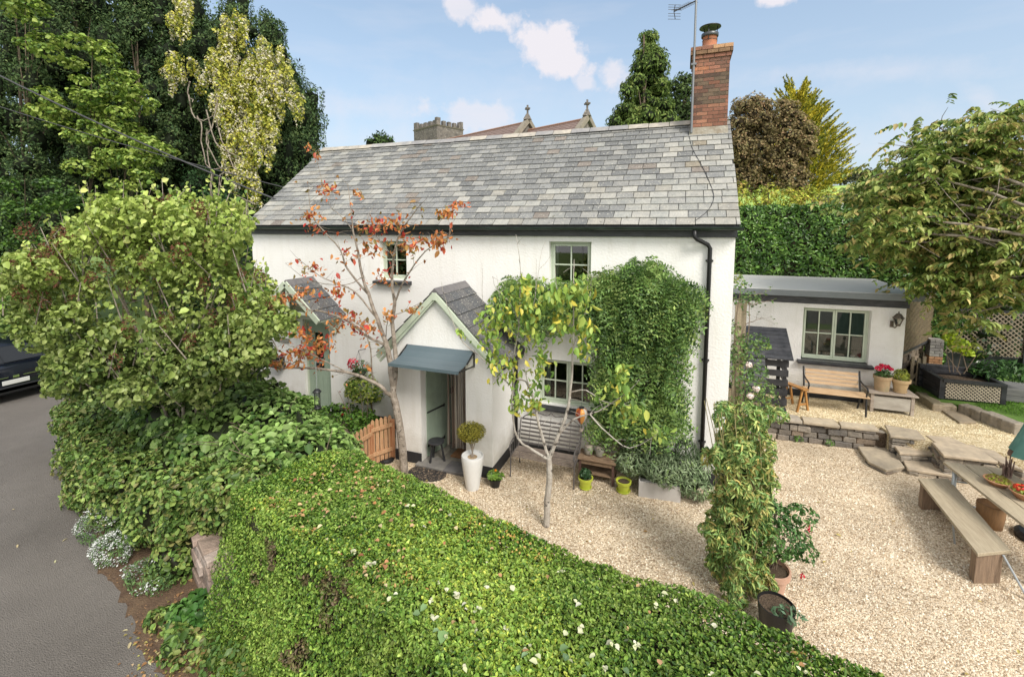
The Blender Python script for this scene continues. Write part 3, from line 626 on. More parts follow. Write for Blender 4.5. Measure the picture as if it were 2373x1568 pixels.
mb = MB(); mb.box((a+b)/2-.13, (a+b)/2+.13, Yd-.004, Yd+.012, 1.14, 1.24); mb.build('letterbox', BPLAS, dr, bevel=.005)
mb = MB(); mb.box(a-.12, b+.12, YF-.3, YF+.05, -.01, .11); mb.build('door_step', mat('grey_step', (.2,.19,.17), .85, c2=(.3,.28,.25), ns=6), cot, bevel=.01)
mb = MB(); mb.box(a+.01, b-.01, YF+.16, YF+.3, c, d); mb.build('door_lining', DARKI, cot)
# ---- slated hood over the left door
def small_gable(parent, xc, zr, hw, drop, y0, y1, cw, rows, pref, thick=.03, hip=True):
    """two slated slopes, ridge along Y from y0 (front) to y1 (wall)"""
    mb = MB(); L = math.hypot(hw, drop); ux, uz_ = hw/L, -drop/L; rh = L/rows
    for s in (-1, 1):
        for r in range(rows):
            y = y0-(cw/2 if r % 2 else 0)
            while y < y1:
                a_ = max(y, y0); b_ = min(y+cw-.006, y1); y += cw
                if b_-a_ < .02: continue
                t0 = r*rh; t1 = min((r+1)*rh+.02, L+.03); th = .012
                c = random.choice([(.1,.105,.115),(.125,.125,.13),(.145,.145,.145),(.11,.11,.115)])
                def q(t, yy, o): return (xc+s*(t*ux)+s*(-uz_)*o, yy, zr+t*uz_+ux*o)
                lo = [q(t1,a_,.026), q(t1,b_,.026), q(t0,b_,.004), q(t0,a_,.004)]; hi = [q(t1,a_,.026+th), q(t1,b_,.026+th), q(t0,b_,.004+th), q(t0,a_,.004+th)]
                mb.hexa(lo, hi, c) if s > 0 else mb.hexa([lo[1],lo[0],lo[3],lo[2]], [hi[1],hi[0],hi[3],hi[2]], c)
    o = mb.build(pref, SLATE, parent, attr=True)
    m2 = MB(); y = y0-.01
    while y < y1-.02:
        y2 = min(y+.42, y1); m2.add([(xc-.12,y,zr-.07),(xc,y,zr+.05),(xc+.12,y,zr-.07),(xc-.12,y2-.006,zr-.07),(xc,y2-.006,zr+.05),(xc+.12,y2-.006,zr-.07)], [(0,3,4,1),(1,4,5,2),(0,1,2),(3,5,4),(0,2,5,3)]); y = y2
    m2.build('ridge_tiles', mat('purple_slate_ridge', (.12,.115,.12), .75, c2=(.17,.16,.16), ns=8), o, bevel=.006)
    m3 = MB(); m3.yprism([(xc, zr-.002), (xc+hw, zr-drop-.002), (xc+hw, zr-drop-.04), (xc, zr-.05), (xc-hw, zr-drop-.04), (xc-hw, zr-drop-.002)], y0+.015, y1-.001); m3.build('roof_boarding', SAGE, o)
    return o
hood = thing('door_hood', (-8.04, YF, 2.4), 'small slate gabled hood on timber brackets above the half glazed left door', 'door hood')
hx, hz, hy = -8.05, 3.3, 7.5
small_gable(hood, hx, hz, .88, .8, hy, YF-.002, .3, 4, 'roof')
mb = MB()
for s in (-1, 1):
    mb.beam((hx, hy-.02, hz-.03), (hx+s*.88, hy-.02, hz-.83), .035, .13)
    mb.beam((hx+s*.62, hy+.03, hz-.68), (hx+s*.62, YF-.01, hz-.68), .06, .06)
    mb.beam((hx+s*.62, YF-.04, hz-1.25), (hx+s*.62, YF-.04, hz-.65), .06, .06)
    mb.beam((hx+s*.62, YF-.06, hz-1.15), (hx+s*.62, hy+.06, hz-.71), .05, .05)
mb.beam((hx-.6, hy+.03, hz-.68), (hx+.6, hy+.03, hz-.68), .05, .06); mb.beam((hx, hy+.03, hz-.68), (hx, hy+.03, hz-.1), .05, .05)
mb.build('bracket_frame', SAGE, hood, bevel=.006)
# ================================================================== PORCH
por = thing('porch', ((PX0+PX1)/2, PYF, 0), 'white gabled entrance porch with sage bargeboards, slate roof and black plinth', 'porch')
pxc, pzr, phw = -4.1, 3.36, 1.2
pdrop = 1.2*1.0; zs_ = 2.3
DX0, DX1, DZ1 = wy(975,950,PYF).x, wy(1079,950,PYF).x, 2.12
mb = MB()
def gabz(x): return pzr-.1-abs(x-pxc)*(pdrop/phw)
for (a, b) in ((PX0, DX0), (DX1, PX1)):
    mb.add([(a,PYF,0),(b,PYF,0),(b,PYF,gabz(b)),(a,PYF,gabz(a))], [(0,1,2,3)])
mb.add([(DX0,PYF,DZ1),(DX1,PYF,DZ1),(DX1,PYF,gabz(DX1)),(pxc,PYF,gabz(pxc)),(DX0,PYF,gabz(DX0))], [(0,1,2,3,4)])
mb.add([(PX0,PYF,0),(PX0,YF-.001,0),(PX0,YF-.001,gabz(PX0)),(PX0,PYF,gabz(PX0)),(PX1,PYF,0),(PX1,YF-.001,0),(PX1,YF-.001,gabz(PX1)),(PX1,PYF,gabz(PX1))], [(0,3,2,1),(4,5,6,7)])
# opening reveals and inner walls
mb.add([(DX0,PYF,0),(DX0,PYF+.22,0),(DX0,PYF+.22,DZ1),(DX0,PYF,DZ1),(DX1,PYF,0),(DX1,PYF+.22,0),(DX1,PYF+.22,DZ1),(DX1,PYF,DZ1)], [(0,1,2,3),(4,7,6,5),(3,2,6,7)])
mb.add([(DX0,PYF+.221,0),(PX0+.2,PYF+.221,0),(PX0+.2,PYF+.221,2.3),(DX0,PYF+.221,2.3),(DX1,PYF+.221,0),(PX1-.2,PYF+.221,0),(PX1-.2,PYF+.221,2.3),(DX1,PYF+.221,2.3),(PX0+.2,YF-.01,0),(PX0+.2,YF-.01,2.3),(PX1-.2,YF-.01,0),(PX1-.2,YF-.01,2.3)],
       [(0,1,2,3),(4,7,6,5),(1,8,9,2),(5,6,11,10),(8,10,11,9),(2,9,11,6)])
mb.build('wall', RENDER, por)
mb = MB(); mb.box(PX0-.012, DX0, PYF-.012, PYF-.001, .0, .22); mb.box(PX0-.012, PX0-.001, PYF-.001, YF-.022, 0, .22); mb.build('plinth', PLINTH, por)
mb = MB(); mb.box(DX1, PX1+.012, PYF-.012, PYF-.001, .0, .22); mb.box(PX1+.001, PX1+.012, PYF-.001, YF-.022, 0, .22); mb.build('plinth', PLINTH, por)
small_gable(por, pxc, pzr, phw+.06, pdrop+.06, PYF-.09, YF-.002, .3, 6, 'roof')
mb = MB()
for s in (-1, 1):
    e = s*(phw+.06); mb.beam((pxc, PYF-.1, pzr-.07), (pxc+e, PYF-.1, pzr-.07-(pdrop+.06)), .03, .095)
    mb.beam((pxc, PYF-.07, pzr-.14), (pxc+e*.97, PYF-.07, pzr-.19-(pdrop+.06)*.97), .04, .045)
mb.box(pxc-.045, pxc+.045, PYF-.118, PYF-.07, pzr-.17, pzr-.035); mb.box(pxc-phw-.06, pxc-phw+.12, PYF-.1, PYF+.02, zs_-.2, zs_-.1); mb.build('bargeboard', SAGE, por, bevel=.004)
# flagstone floor, step
mb = MB(); cs = [(.2,.19,.18),(.15,.145,.15),(.27,.25,.22),(.23,.21,.18)]
xs = [DX0-.08, (DX0+DX1)/2+.05, DX1+.06]
for i in range(2): mb.box(xs[i]+.004, xs[i+1]-.004, PYF-.12, PYF+.24, .004, .06, cs[i])
for i, (a, b) in enumerate(((PX0+.2, pxc-.1), (pxc-.1, pxc+.35), (pxc+.35, PX1-.2))): mb.box(a+.004, b-.004, PYF+.25, YF-.25, .004, .05, cs[(i+2) % 4])
mb.box(DX1-.55, DX1+.1, YF-.45, YF-.02, .05, .17, (.17,.165,.16))
mb.build('floor_slab', FLAG, por, attr=True, bevel=.01)
# open boarded door, folded back against the left jamb
Dk = (DX0+.02, PYF+.18); De = (DX0+.2, PYF+.95)
dv = Vector((De[0]-Dk[0], De[1]-Dk[1], 0)); dl = dv.length; dv.normalize(); dnm = Vector((dv.y, -dv.x, 0))
mb = MB()
for i in range(6):
    p0 = Vector((Dk[0], Dk[1], 0))+dv*(dl*i/6+.004); p1 = Vector((Dk[0], Dk[1], 0))+dv*(dl*(i+1)/6-.004)
    mb.hexa([p0+Vector((0,0,.07)), p1+Vector((0,0,.07)), p1-dnm*.03+Vector((0,0,.07)), p0-dnm*.03+Vector((0,0,.07))], [p0+Vector((0,0,2.04)), p1+Vector((0,0,2.04)), p1-dnm*.03+Vector((0,0,2.04)), p0-dnm*.03+Vector((0,0,2.04))])
    if i: q0 = (p0-dv*.004); mb.beam(q0+dnm*.0-dnm*.006+Vector((0,0,.07)), q0-dnm*.006+Vector((0,0,2.04)), .008, .008)
pd = mb.build('door', mat('sage_boards', (.3,.37,.29), .5, c2=(.25,.31,.245), ns=4), por)
for z_ in (.28, .95, 1.78):
    mb = MB(); b0 = Vector((Dk[0], Dk[1], z_))+dnm*.008; mb.beam(b0, b0+dv*dl*.62, .012, .03); mb.beam(b0+dv*dl*.6-Vector((0,0,.03)), b0+dv*dl*.6+Vector((0,0,.03)), .012, .02); mb.build('strap_hinge', IRON, pd)
mb = MB(); mb.box(De[0]-.06, De[0]-.0, De[1]-.12, De[1]-.04, 1.12, 1.24); mb.build('latch', IRON, pd)
# rope curtain inside the doorway
cur = thing('rope_curtain', (DX1-.25, YF-.3, .2), 'brown and cream string curtain hanging inside the porch doorway', 'curtain')
mats_ = [mat('cord_'+n_, c_, .9) for n_, c_ in (('cream', (.5,.45,.38)), ('brown', (.13,.09,.07)), ('black', (.03,.028,.028)), ('taupe', (.26,.21,.17)))]
bun = {k: MB() for k in range(4)}
for i in range(54):
    x = DX1-.56+.62*i/53; y = PYF+.34+random.uniform(-.02,.02); zb = .28+random.uniform(-.05,.06); k = random.choices(range(4), (4,4,2,3))[0]
    bun[k].tube([(x, y, 2.12), (x+random.gauss(0,.006), y, 1.2), (x+random.gauss(0,.01), y, zb)], .0055, 5)
for k in range(4): bun[k].build('cords', mats_[k], cur)
mb = MB(); mb.tube([(DX1-.6, PYF+.34, 2.125), (DX1+.07, PYF+.34, 2.125)], .012, 8); mb.build('rail', RUSTW, cur)
# coir mat behind the curtain
mb = MB(); mb.box(DX1-.52, DX1+.06, PYF+.36, PYF+.72, .052, .075); tag(mb.build('doormat', mat('coir', (.24,.11,.05), .95, c2=(.33,.18,.09), ns=40, bump=1)), 'brown coir doormat inside the porch under the rope curtain', 'doormat')
# round stool
st = thing('stool', (*gz(998, 1062)[:2], .0), 'small black three legged stool standing in the open porch doorway', 'stool')
sx_, sy_ = DX0+.24, PYF+.13; st.location = (sx_, sy_, .06)
mb = MB(); mb.lathe((sx_, sy_, .06), [(.001,.40),(.14,.40),(.155,.39),(.155,.365),(.13,.355),(.001,.355)], 22); mb.build('seat', BLACKP, st, smooth=False)
for a in (.3, 2.4, 4.3):
    mb = MB(); mb.tube([(sx_+.09*math.cos(a), sy_+.09*math.sin(a), .42), (sx_+.16*math.cos(a), sy_+.13*math.sin(a), .06)], [.018, .022], 8); mb.build('leg', BLACKP, st)
# awning
aw = thing('awning', (pxc, PYF, 2.2), 'curved blue grey canopy on brackets over the porch opening', 'awning')
ax0, ax1 = -4.74, -3.38; prof = [(PYF-.005, 2.31), (PYF-.1, 2.235), (PYF-.25, 2.165), (PYF-.42, 2.13), (PYF-.6, 2.12)]
mb = MB(); V = []; n = len(prof)
for x in (ax0, ax1): V += [(x, p[0], p[1]) for p in prof]+[(x, p[0], p[1]-.012) for p in prof]
f = [(i, i+1, 2*n+i+1, 2*n+i) for i in range(n-1)]+[(n+i, 3*n+i, 3*n+i+1, n+i+1) for i in range(n-1)]+[(n-1, 2*n-1, 4*n-1, 3*n-1)]+[tuple(range(n))+tuple(range(2*n-1, n-1, -1)), tuple(range(3*n-1, 2*n-1, -1))+tuple(range(3*n, 4*n))]
mb.add(V, f); mb.box(ax0-.005, ax1+.005, PYF-.625, PYF-.6, 2.07, 2.125); mb.build('canopy_sheet', AWN, aw)
for x in (ax0-.01, ax1+.01):
    mb = MB(); mb.beam((x, PYF-.01, 2.31), (x, PYF-.01, 2.02), .02, .02); mb.beam((x, PYF-.01, 2.04), (x, PYF-.58, 2.1), .02, .02); mb.beam((x, PYF-.01, 2.3), (x, PYF-.3, 2.15), .02, .02); mb.build('bracket', BPLAS, aw)
# porch gutter + pipe in the corner with the cottage
mb = MB(); xg = pxc+phw+.1; mb.tube([(xg, PYF-.05, 2.08), (xg, YF-.05, 2.08)], .04, 10); mb.tube([(xg, YF-.1, 2.06), (PX1+.06, YF-.08, 1.9), (PX1+.06, YF-.08, .1)], .035, 10); mb.build('downpipe', BPLAS, por, smooth=True)
# ================================================================== ANNEX
AY = 12.36; AX0, AX1 = .86, 4.72; AZ = 2.8
anx = thing('annex', (2.7, AY, TZ), 'low white roughcast flat roofed annex with wide sage window behind the garden bench', 'outbuilding')
AW = (wy(1862,712,AY).x, wy(2020,722,AY).x, wy(1860,832,AY).z, wy(1862,712,AY).z)
mb = MB(); wall_holes(mb, AX0, AX1, TZ-.02, AZ, AY, [AW], .18)
mb.add([(AX1,AY,TZ-.02),(AX1,14.6,TZ-.02),(AX1,14.6,AZ),(AX1,AY,AZ),(AX0,14.6,TZ-.02),(AX0,14.6,AZ)], [(0,1,2,3),(1,4,5,2)]); mb.build('wall', ROUGH, anx)
mb = MB(); mb.box(AX0, AX1+.01, AY-.015, AY-.001, TZ, TZ+.16); mb.build('plinth', PLINTH, anx)
mb = MB(); mb.box(AX0, AX1+.02, AY-.05, AY-.002, AZ-.02, AZ+.1); mb.box(AX0, AX1+.04, AY-.03, AY-.002, AZ-.1, AZ-.02); mb.build('fascia', FASC, anx)
mb = MB(); mb.hexa([(AX0,AY-.22,AZ+.1),(AX1+.2,AY-.22,AZ+.1),(AX1+.2,14.8,AZ+.16),(AX0,14.8,AZ+.16)], [(AX0,AY-.22,AZ+.24),(AX1+.2,AY-.22,AZ+.24),(AX1+.2,14.8,AZ+.3),(AX0,14.8,AZ+.3)]); mb.build('roof', ZINC, anx, bevel=.02)
mb = MB(); mb.box(AX0, AX1+.215, AY-.24, AY-.222, AZ+.09, AZ+.225); mb.box(AX1+.202, AX1+.215, AY-.222, 14.8, AZ+.1, AZ+.235); mb.build('roof_edge', ZINCE, anx)
AWs = AW[1]-AW[0]
wf = win_frame(anx, AW[0]+.0, AW[1]-.0, AW[2]+.02, AW[3]-.0, AY+.13, 2, 2, 2, sill=.08, lining=mat('grey_blind', (.12,.135,.115), .9, c2=(.075,.088,.075), ns=2.5))
mb = MB(); mb.lathe((AW[1]-.25, AY+.22, AW[2]+.06), [(.04,0),(.06,.09),(.05,.09)], 12); tag(mb.build('plant_pot', WHITEC), 'small white plant pot just inside the annex window', 'plant pot')
P, Nn = blob_pts([((AW[1]-.25, AY+.22, AW[2]+.24), (.1,.06,.1))], 900); tag(leaf_obj('houseplant', [(P, tilt(Nn), .05, 'q', .4, None, pick(P, [(.05,.12,.03),(.12,.2,.06)]))], LEAF), 'leafy green houseplant behind the annex window glass', 'plant')
# wall lantern
lp = wy(2070, 735, AY)
lan = thing('wall_lantern', (lp.x, AY, lp.z-.15), 'bronze lantern on a bracket high on the annex wall', 'lantern')
lx, ly, lz = lp.x+.03, AY-.16, lp.z-.02
mb = MB(); mb.box(lp.x-.06, lp.x+.0, AY-.03, AY-.001, lz-.2, lz-.06); mb.tube([(lp.x-.03, AY-.02, lz-.16), (lp.x-.0, AY-.1, lz-.2), (lx, ly, lz-.12)], .012, 6); mb.build('bracket', mat('bronze', (.12,.1,.08), .45, metal=.6, c2=(.2,.17,.14), ns=20), lan)
mb = MB(); mb.lathe((lx, ly, lz), [(.001,.19),(.012,.17),(.012,.14),(.05,.125),(.1,.05),(.115,.045),(.115,.035),(.1,.03)], 8); mb.build('lantern_cap', MATS['bronze'], lan)
mb = MB()
for k in range(6): a = k*math.pi/3; mb.tube([(lx+.1*math.cos(a), ly+.1*math.sin(a), lz+.035), (lx+.04*math.cos(a), ly+.04*math.sin(a), lz-.12)], .007, 5)
mb.lathe((lx, ly, lz), [(.05,-.11),(.045,-.14),(.001,-.15)], 8); mb.build('cage', MATS['bronze'], lan)
mb = MB(); mb.lathe((lx, ly, lz), [(.088,.03),(.036,-.11)], 6); mb.build('lantern_glass', GLASS, lan)
# white house corner pipe + wooden post between cottage and annex
pp = Vector((1.02, 8.9, 0)); pst = MB(); pst.box(.98, 1.08, 9.2, 9.3, 0, 3.1); pst.box(1.1, 1.2, 9.5, 9.6, 0, 3.1); tag(pst.build('trellis_post', WOODG), 'tall bleached timber rose post beside the cottage gable', 'post')
# ================================================================== DRY STONE WALL, STEPS
spal = [(.16,.14,.12),(.22,.195,.165),(.12,.11,.1),(.27,.235,.19),(.19,.15,.115)]
def stone_run(mb, p0, p1, z0, z1, th, hs=(.07,.15), ls=(.14,.38), pal=spal):
    p0 = Vector(p0); p1 = Vector(p1); d = (p1-p0); Ln = d.length; d.normalize(); nn = Vector((d.y, -d.x))
    z = z0
    while z < z1-.02:
        h = min(random.uniform(*hs), z1-z)
        if z1-z-h < .03: h = z1-z
        s = 0
        while s < Ln:
            l = min(random.uniform(*ls), Ln-s)
            if Ln-s-l < .06: l = Ln-s
            a = p0+d*(s+.006); b = p0+d*(s+l-.006); o = random.uniform(-.02,.03); bk = th
            lo = [a+nn*o, b+nn*(o+random.uniform(-.02,.02)), b-nn*bk, a-nn*bk]
            j = lambda v, zz: (v.x+random.uniform(-.008,.008), v.y+random.uniform(-.008,.008), zz+random.uniform(-.008,.008))
            c = random.choice(pal); u_ = random.uniform(.8,1.25); c = tuple(q*u_ for q in c)
            mb.hexa([j(v, z+.004) for v in lo], [j(v, z+h-.005) for v in lo], c); s += l
        z += h
rw = thing('retaining_wall', (2.6, 10.8, 0), 'low dry stone retaining wall holding up the annex terrace', 'stone wall')
mb = MB(); stone_run(mb, (1.3,10.62), (3.95,10.78), 0, TZ-.03, .14); mb.build('stonework', STONE, rw, attr=True, bevel=.012)
mb = MB(); mb.box(1.25,3.95,10.76,11.0,0,TZ-.05); mb.build('core', SOIL, rw)
mb = MB(); x = 1.25; cp = [(.34,.29,.22),(.4,.34,.26),(.29,.25,.2),(.36,.32,.27)]
while x < 3.8:
    w = random.uniform(.45,.75); e = min(x+w, 3.95)
    a, b, c_, d = [(x+.01, 10.58+.0+random.uniform(-.03,.02)+(x-1.3)*.06), (e-.01, 10.58+random.uniform(-.03,.02)+(e-1.3)*.06), (e-.03, 10.95+random.uniform(-.05,.06)), (x+.03, 10.95+random.uniform(-.05,.06))]
    mb.prism([a, b, c_, d], TZ-.035, TZ+.03, random.choice(cp), jit=.004); x = e
mb.build('coping_stone', FLAG, rw, attr=True, bevel=.012)
def px_slab(mb, pts, z, th, col):
    """slab whose corners were measured in the crop of the steps"""
    poly = [gz(1630.7+.3545*x, 555.9+.3545*y, z) for x, y in pts]; mb.prism([(p.x, p.y) for p in reversed(poly)], z-th, z, col)
stp = thing('garden_steps', (4.2, 10.3, 0), 'worn flagstone steps climbing from the gravel patio to the annex terrace', 'steps')
slabs = [([(1005,1345),(1215,1352),(1312,1480),(1190,1500),(1075,1445),(1040,1400)], .1, .1), ([(1285,1410),(1500,1428),(1640,1540),(1330,1492)], .11, .11),
         ([(1222,1312),(1440,1330),(1512,1402),(1278,1388)], .25, .25), ([(1180,1203),(1395,1240),(1450,1300),(1218,1275)], TZ+.022, .2),
         ([(1448,1272),(1610,1285),(1720,1335),(1520,1325)], TZ+.02, .1), ([(1490,1318),(1765,1338),(1925,1445),(1565,1402)], TZ+.03, .09), ([(1770,1345),(1900,1375),(2090,1500),(1935,1450)], TZ+.02, .06)]
for pts, z, th in slabs:
    mb = MB(); px_slab(mb, pts, z, .055, random.choice([(.36,.29,.22),(.33,.28,.215),(.38,.315,.24)])); mb.build('tread', FLAG, stp, attr=True, bevel=.014)
mb = MB()
def px_run(a, b, zp, z0, z1, **k):
    p = gz(1630.7+.3545*a[0], 555.9+.3545*a[1], zp); q = gz(1630.7+.3545*b[0], 555.9+.3545*b[1], zp); stone_run(mb, (p.x, p.y), (q.x, q.y), z0, z1, .12, **k)
kk = dict(hs=(.05,.09), ls=(.12,.35))
px_run((1228,1278),(1440,1302),TZ,.0,TZ-.035,**kk); px_run((1285,1390),(1510,1404),.25,.0,.195,**kk); px_run((1335,1494),(1632,1540),.11,0,.055,**kk); px_run((1080,1447),(1190,1500),.1,0,.05,**kk); px_run((1190,1500),(1310,1482),.1,0,.05,**kk); px_run((1012,1352),(1080,1445),.1,0,.05,**kk)
px_run((1570,1404),(1925,1448),TZ,0,TZ-.03,**kk); px_run((1925,1448),(2090,1503),TZ,0,TZ-.035,**kk); px_run((1500,1322),(1570,1402),TZ,0,TZ-.03,**kk); px_run((1445,1280),(1530,1385),TZ-.03,0,TZ-.1,**kk)
mb.build('riser', STONE, stp, attr=True, bevel=.008)
# stone blocks edging the lawn
def block(p, q, z0, z1, w, name='edging_stone', label='', col=(.24,.2,.15)):
    p = Vector(p[:2]); q = Vector(q[:2]); d = (q-p).normalized(); n_ = Vector((-d.y, d.x)); nseg = 6; m = MB(); top = []; lo = []
    a = [p+d*((q-p).length*i/nseg)+n_*random.uniform(-.02,.02) for i in range(nseg+1)]; b = [v+n_*(w+random.uniform(-.04,.03)) for v in a]
    poly = a+list(reversed(b)); m.prism([(v.x, v.y) for v in poly], z0, z1, col, jit=.0)
    o = m.build(name, STONE, attr=True, bevel=.025); return tag(o, label, 'stone block', 'stone blocks edging the lawn')
block(E0[0], E0[1], TZ-.1, LZ, .22, label='long straight mossy kerb stone leading from the wooden gate', col=(.2,.17,.11))
block(E0[1], E0[2], TZ-.1, LZ-.01, .2, label='flat pale edging stone below the small lattice planter', col=(.3,.25,.18))
block(E0[2], E0[3], TZ-.1, LZ+.05, .24, label='dark rough edging stone between the lattice planter and the lawn', col=(.21,.18,.14))
block(E0[3], E0[4], TZ-.1, LZ+.06, .26, label='thick grey edging stone nearest the green parasol', col=(.25,.22,.18))
s0 = gz(2170,950,TZ+.04); s1 = gz(2235,985,TZ+.04)
mb = MB(); mb.prism([tuple(gz(x, y, TZ)[:2]) for x, y in ((2171,938),(2163,941),(2222,982),(2262,982),(2215,950))], TZ, TZ+.045, (.27,.22,.16)); tag(mb.build('flagstone', FLAG, attr=True, bevel=.01), 'sunken brown flagstone in the yellow gravel below the edging stones', 'flagstone')
# ================================================================== RIGHT BACKGROUND: lattice fences, gate, planter
def lattice(mb, o, ux, w, h, pitch=.075, sw=.022, th=.006):
    """diagonal strips clipped to a w x h rectangle starting at o, along horizontal unit ux"""
    o = Vector(o); ux = Vector(ux).normalized(); uz = Vector((0,0,1)); nn = ux.cross(uz)
    for s, off in ((1, 0), (-1, th*1.3)):
        c = -h if s > 0 else 0
        while c < w+(0 if s > 0 else h):
            # line x = c + s*z
            z0, z1 = 0, h; f = lambda z: c+s*z
            if s > 0: z0 = max(0, -c); z1 = min(h, w-c)
            else: z0 = max(0, c-w); z1 = min(h, c)
            if z1-z0 > .02: mb.beam(o+ux*f(z0)+uz*z0+nn*off, o+ux*f(z1)+uz*z1+nn*off, sw, th, up=nn)
            c += pitch*1.414
    return mb
pw = gz(2175, 850, LZ); TB = (pw.x, pw.y+.05); PY2 = pw.y+.05
zt0, zt1 = wy(2180, 815, PY2).z, wy(2180, 722, PY2).z+.05
fn = thing('trellis_fence', (TB[0]+2, PY2, LZ), 'dark post fence with fine diamond lattice above black sleepers, behind the leafy planter', 'fence')
LATT = mat('lattice_wood', (.3,.245,.18), .8, c2=(.2,.16,.115), ns=6)
mb = MB(); lattice(mb, (TB[0]+.05, PY2, zt0), (1,0,0), 5.2, zt1-zt0, .085, .026); mb.build('lattice', LATT, fn)
for i in range(4): mb = MB(); mb.box(TB[0]-.05+1.78*i, TB[0]+.05+1.78*i, PY2-.05, PY2+.05, LZ-.1, zt1+.06); mb.build('post', BLACKP, fn)
mb = MB(); mb.box(TB[0]+.05, TB[0]+5.3, PY2+.02, PY2+.06, zt1, zt1+.06); mb.box(TB[0]+.05, TB[0]+5.3, PY2+.02, PY2+.06, zt0-.05, zt0); mb.box(TB[0]+.05, TB[0]+5.3, PY2+.062, PY2+.12, LZ-.1, zt0-.0)
mb.build('rail', BLACKP, fn)
A1 = Vector((AX1+.06, AY+.5)); B1 = Vector((TB[0]-.07, PY2)); dd = (B1-A1)
fn2 = thing('side_trellis', (A1.x, A1.y, TZ), 'tall fine lattice panel between the annex corner and the lattice fence post', 'fence')
mb = MB(); lattice(mb, (A1.x, A1.y, 1.5), (dd.x, dd.y, 0), dd.length, 1.25, .07, .03); mb.build('lattice', mat('lattice_brown', (.26,.2,.12), .8, c2=(.18,.14,.09), ns=6), fn2)
mb = MB(); mb.beam((A1.x, A1.y, 1.48), (B1.x, B1.y, 1.48), .05, .05); mb.beam((A1.x, A1.y, 2.77), (B1.x, B1.y, 2.77), .05, .05); mb.box(A1.x-.04, A1.x+.04, A1.y-.04, A1.y+.04, TZ, 2.8); mb.build('frame', BLACKP, fn2)
mb = MB(); stone_run(mb, (A1.x+.05, A1.y+.15), (B1.x-.15, B1.y), TZ-.1, 1.4, .2, hs=(.09,.16), pal=[(.14,.11,.08),(.19,.15,.11),(.1,.085,.07)]); tag(mb.build('stone_boundary_wall', STONE, attr=True, bevel=.01), 'dark rough stone wall below the side lattice panel', 'stone wall')
# brick pier
bp = gz(2160, 866, LZ); mb = MB(); zz = LZ-.1
while zz < 1.5:
    brick_ring(mb, bp.x-.14, bp.x+.14, bp.y-.1, bp.y+.16, zz, .075, int(zz*13) % 2, 0, [(.32,.17,.09),(.38,.22,.12),(.25,.14,.09)] if zz < 1.1 else [(.2,.19,.18),(.26,.25,.23)]); zz += .075
br = mb.build('brick_pier', BRICK, attr=True); tag(br, 'short brick pier with grey top between side lattice and gate', 'pier')
# stone wall and black barrel left of the cottage
mb = MB(); stone_run(mb, (-14.5,8.9), (X0-.02,8.75), 0, wy(560,792,8.8).z, .3, hs=(.06,.12), ls=(.12,.34), pal=[(.3,.25,.2),(.24,.2,.17),(.36,.31,.26)]); tag(mb.build('garden_wall', STONE, attr=True, bevel=.01), 'rough stone garden wall joining the left end of the cottage', 'stone wall')
wbx = wy(588, 872, 7.9); mb = MB(); mb.lathe((wbx.x, wbx.y, 0), [(.001,0),(.2,0),(.24,.3),(.24,.6),(.2,wbx.z+.08),(.18,wbx.z+.1),(.001,wbx.z+.1)], 20); tag(mb.build('water_butt', BPLAS, smooth=True), 'black rounded water butt at the left corner of the cottage', 'barrel')
# small wooden gate
gp = gz(2104, 903, TZ)
gate = thing('picket_gate', gp, 'half open weathered picket gate of narrow pales, right of the annex', 'gate')
mb = MB()
for i, (px_, hh) in enumerate(((2108, .86), (2122, .84), (2134, .9))):
    p = gz(px_, 904+i*2, TZ); m = MB(); m.box(p.x-.035, p.x+.035, p.y-.03, p.y+.01, TZ+.02, TZ+hh); m.build('picket', WOODG, gate, bevel=.008)
a = gz(2104, 903, TZ); b = gz(2136, 908, TZ); mb.beam((a.x, a.y+.03, TZ+.68), (b.x, b.y+.03, TZ+.68), .03, .07); mb.beam((a.x, a.y+.03, TZ+.2), (b.x, b.y+.03, TZ+.2), .03, .07); mb.beam((a.x, a.y+.03, TZ+.22), (b.x, b.y+.03, TZ+.6), .03, .06); mb.build('rail', WOODG, gate)
# raised planter with lattice front
p0 = gz(2178, 922, LZ); p1 = gz(2320, 936, LZ); ph = .48
plt_ = thing('raised_planter', (p0.x, p0.y, LZ), 'black timber raised planter faced with pale diamond lattice', 'planter')
d = Vector((p1.x-p0.x, p1.y-p0.y, 0)); w = d.length; d.normalize(); bk = Vector((-d.y, d.x, 0))
mb = MB(); P0 = Vector((p0.x, p0.y, LZ)); P1 = P0+d*w
for (a, b) in ((P0, P1), (P0, P0+bk*.75), (P1, P1+bk*.75), (P0+bk*.75, P1+bk*.75)):
    for z_ in (.06, .195, .33): mb.beam(a+Vector((0,0,z_+.0)), b+Vector((0,0,z_)), .04, .125)
for z_ in (.43,): 
    for (a, b) in ((P0-bk*.03, P1-bk*.03), (P0, P0+bk*.75), (P1, P1+bk*.75), (P0+bk*.75, P1+bk*.75)): mb.beam(a+Vector((0,0,z_)), b+Vector((0,0,z_)), .09, .06)
for v in (P0, P1): mb.box(v.x-.045, v.x+.045, v.y-.045, v.y+.045, LZ, LZ+.455)
mb.build('frame', BLACKP, plt_)
mb = MB(); lattice(mb, P0-bk*.035+d*.06+Vector((0,0,.03)), d, w-.12, .35, .052, .021); mb.build('lattice', mat('pale_lattice', (.5,.43,.33), .8, c2=(.38,.32,.24), ns=8), plt_)
mb = MB(); mb.prism([tuple((v)[:2]) for v in (P0+d*.03+bk*.03, P1-d*.03+bk*.03, P1-d*.03+bk*.72, P0+d*.03+bk*.72)], LZ+.1, LZ+.36); mb.build('soil', SOIL, plt_)
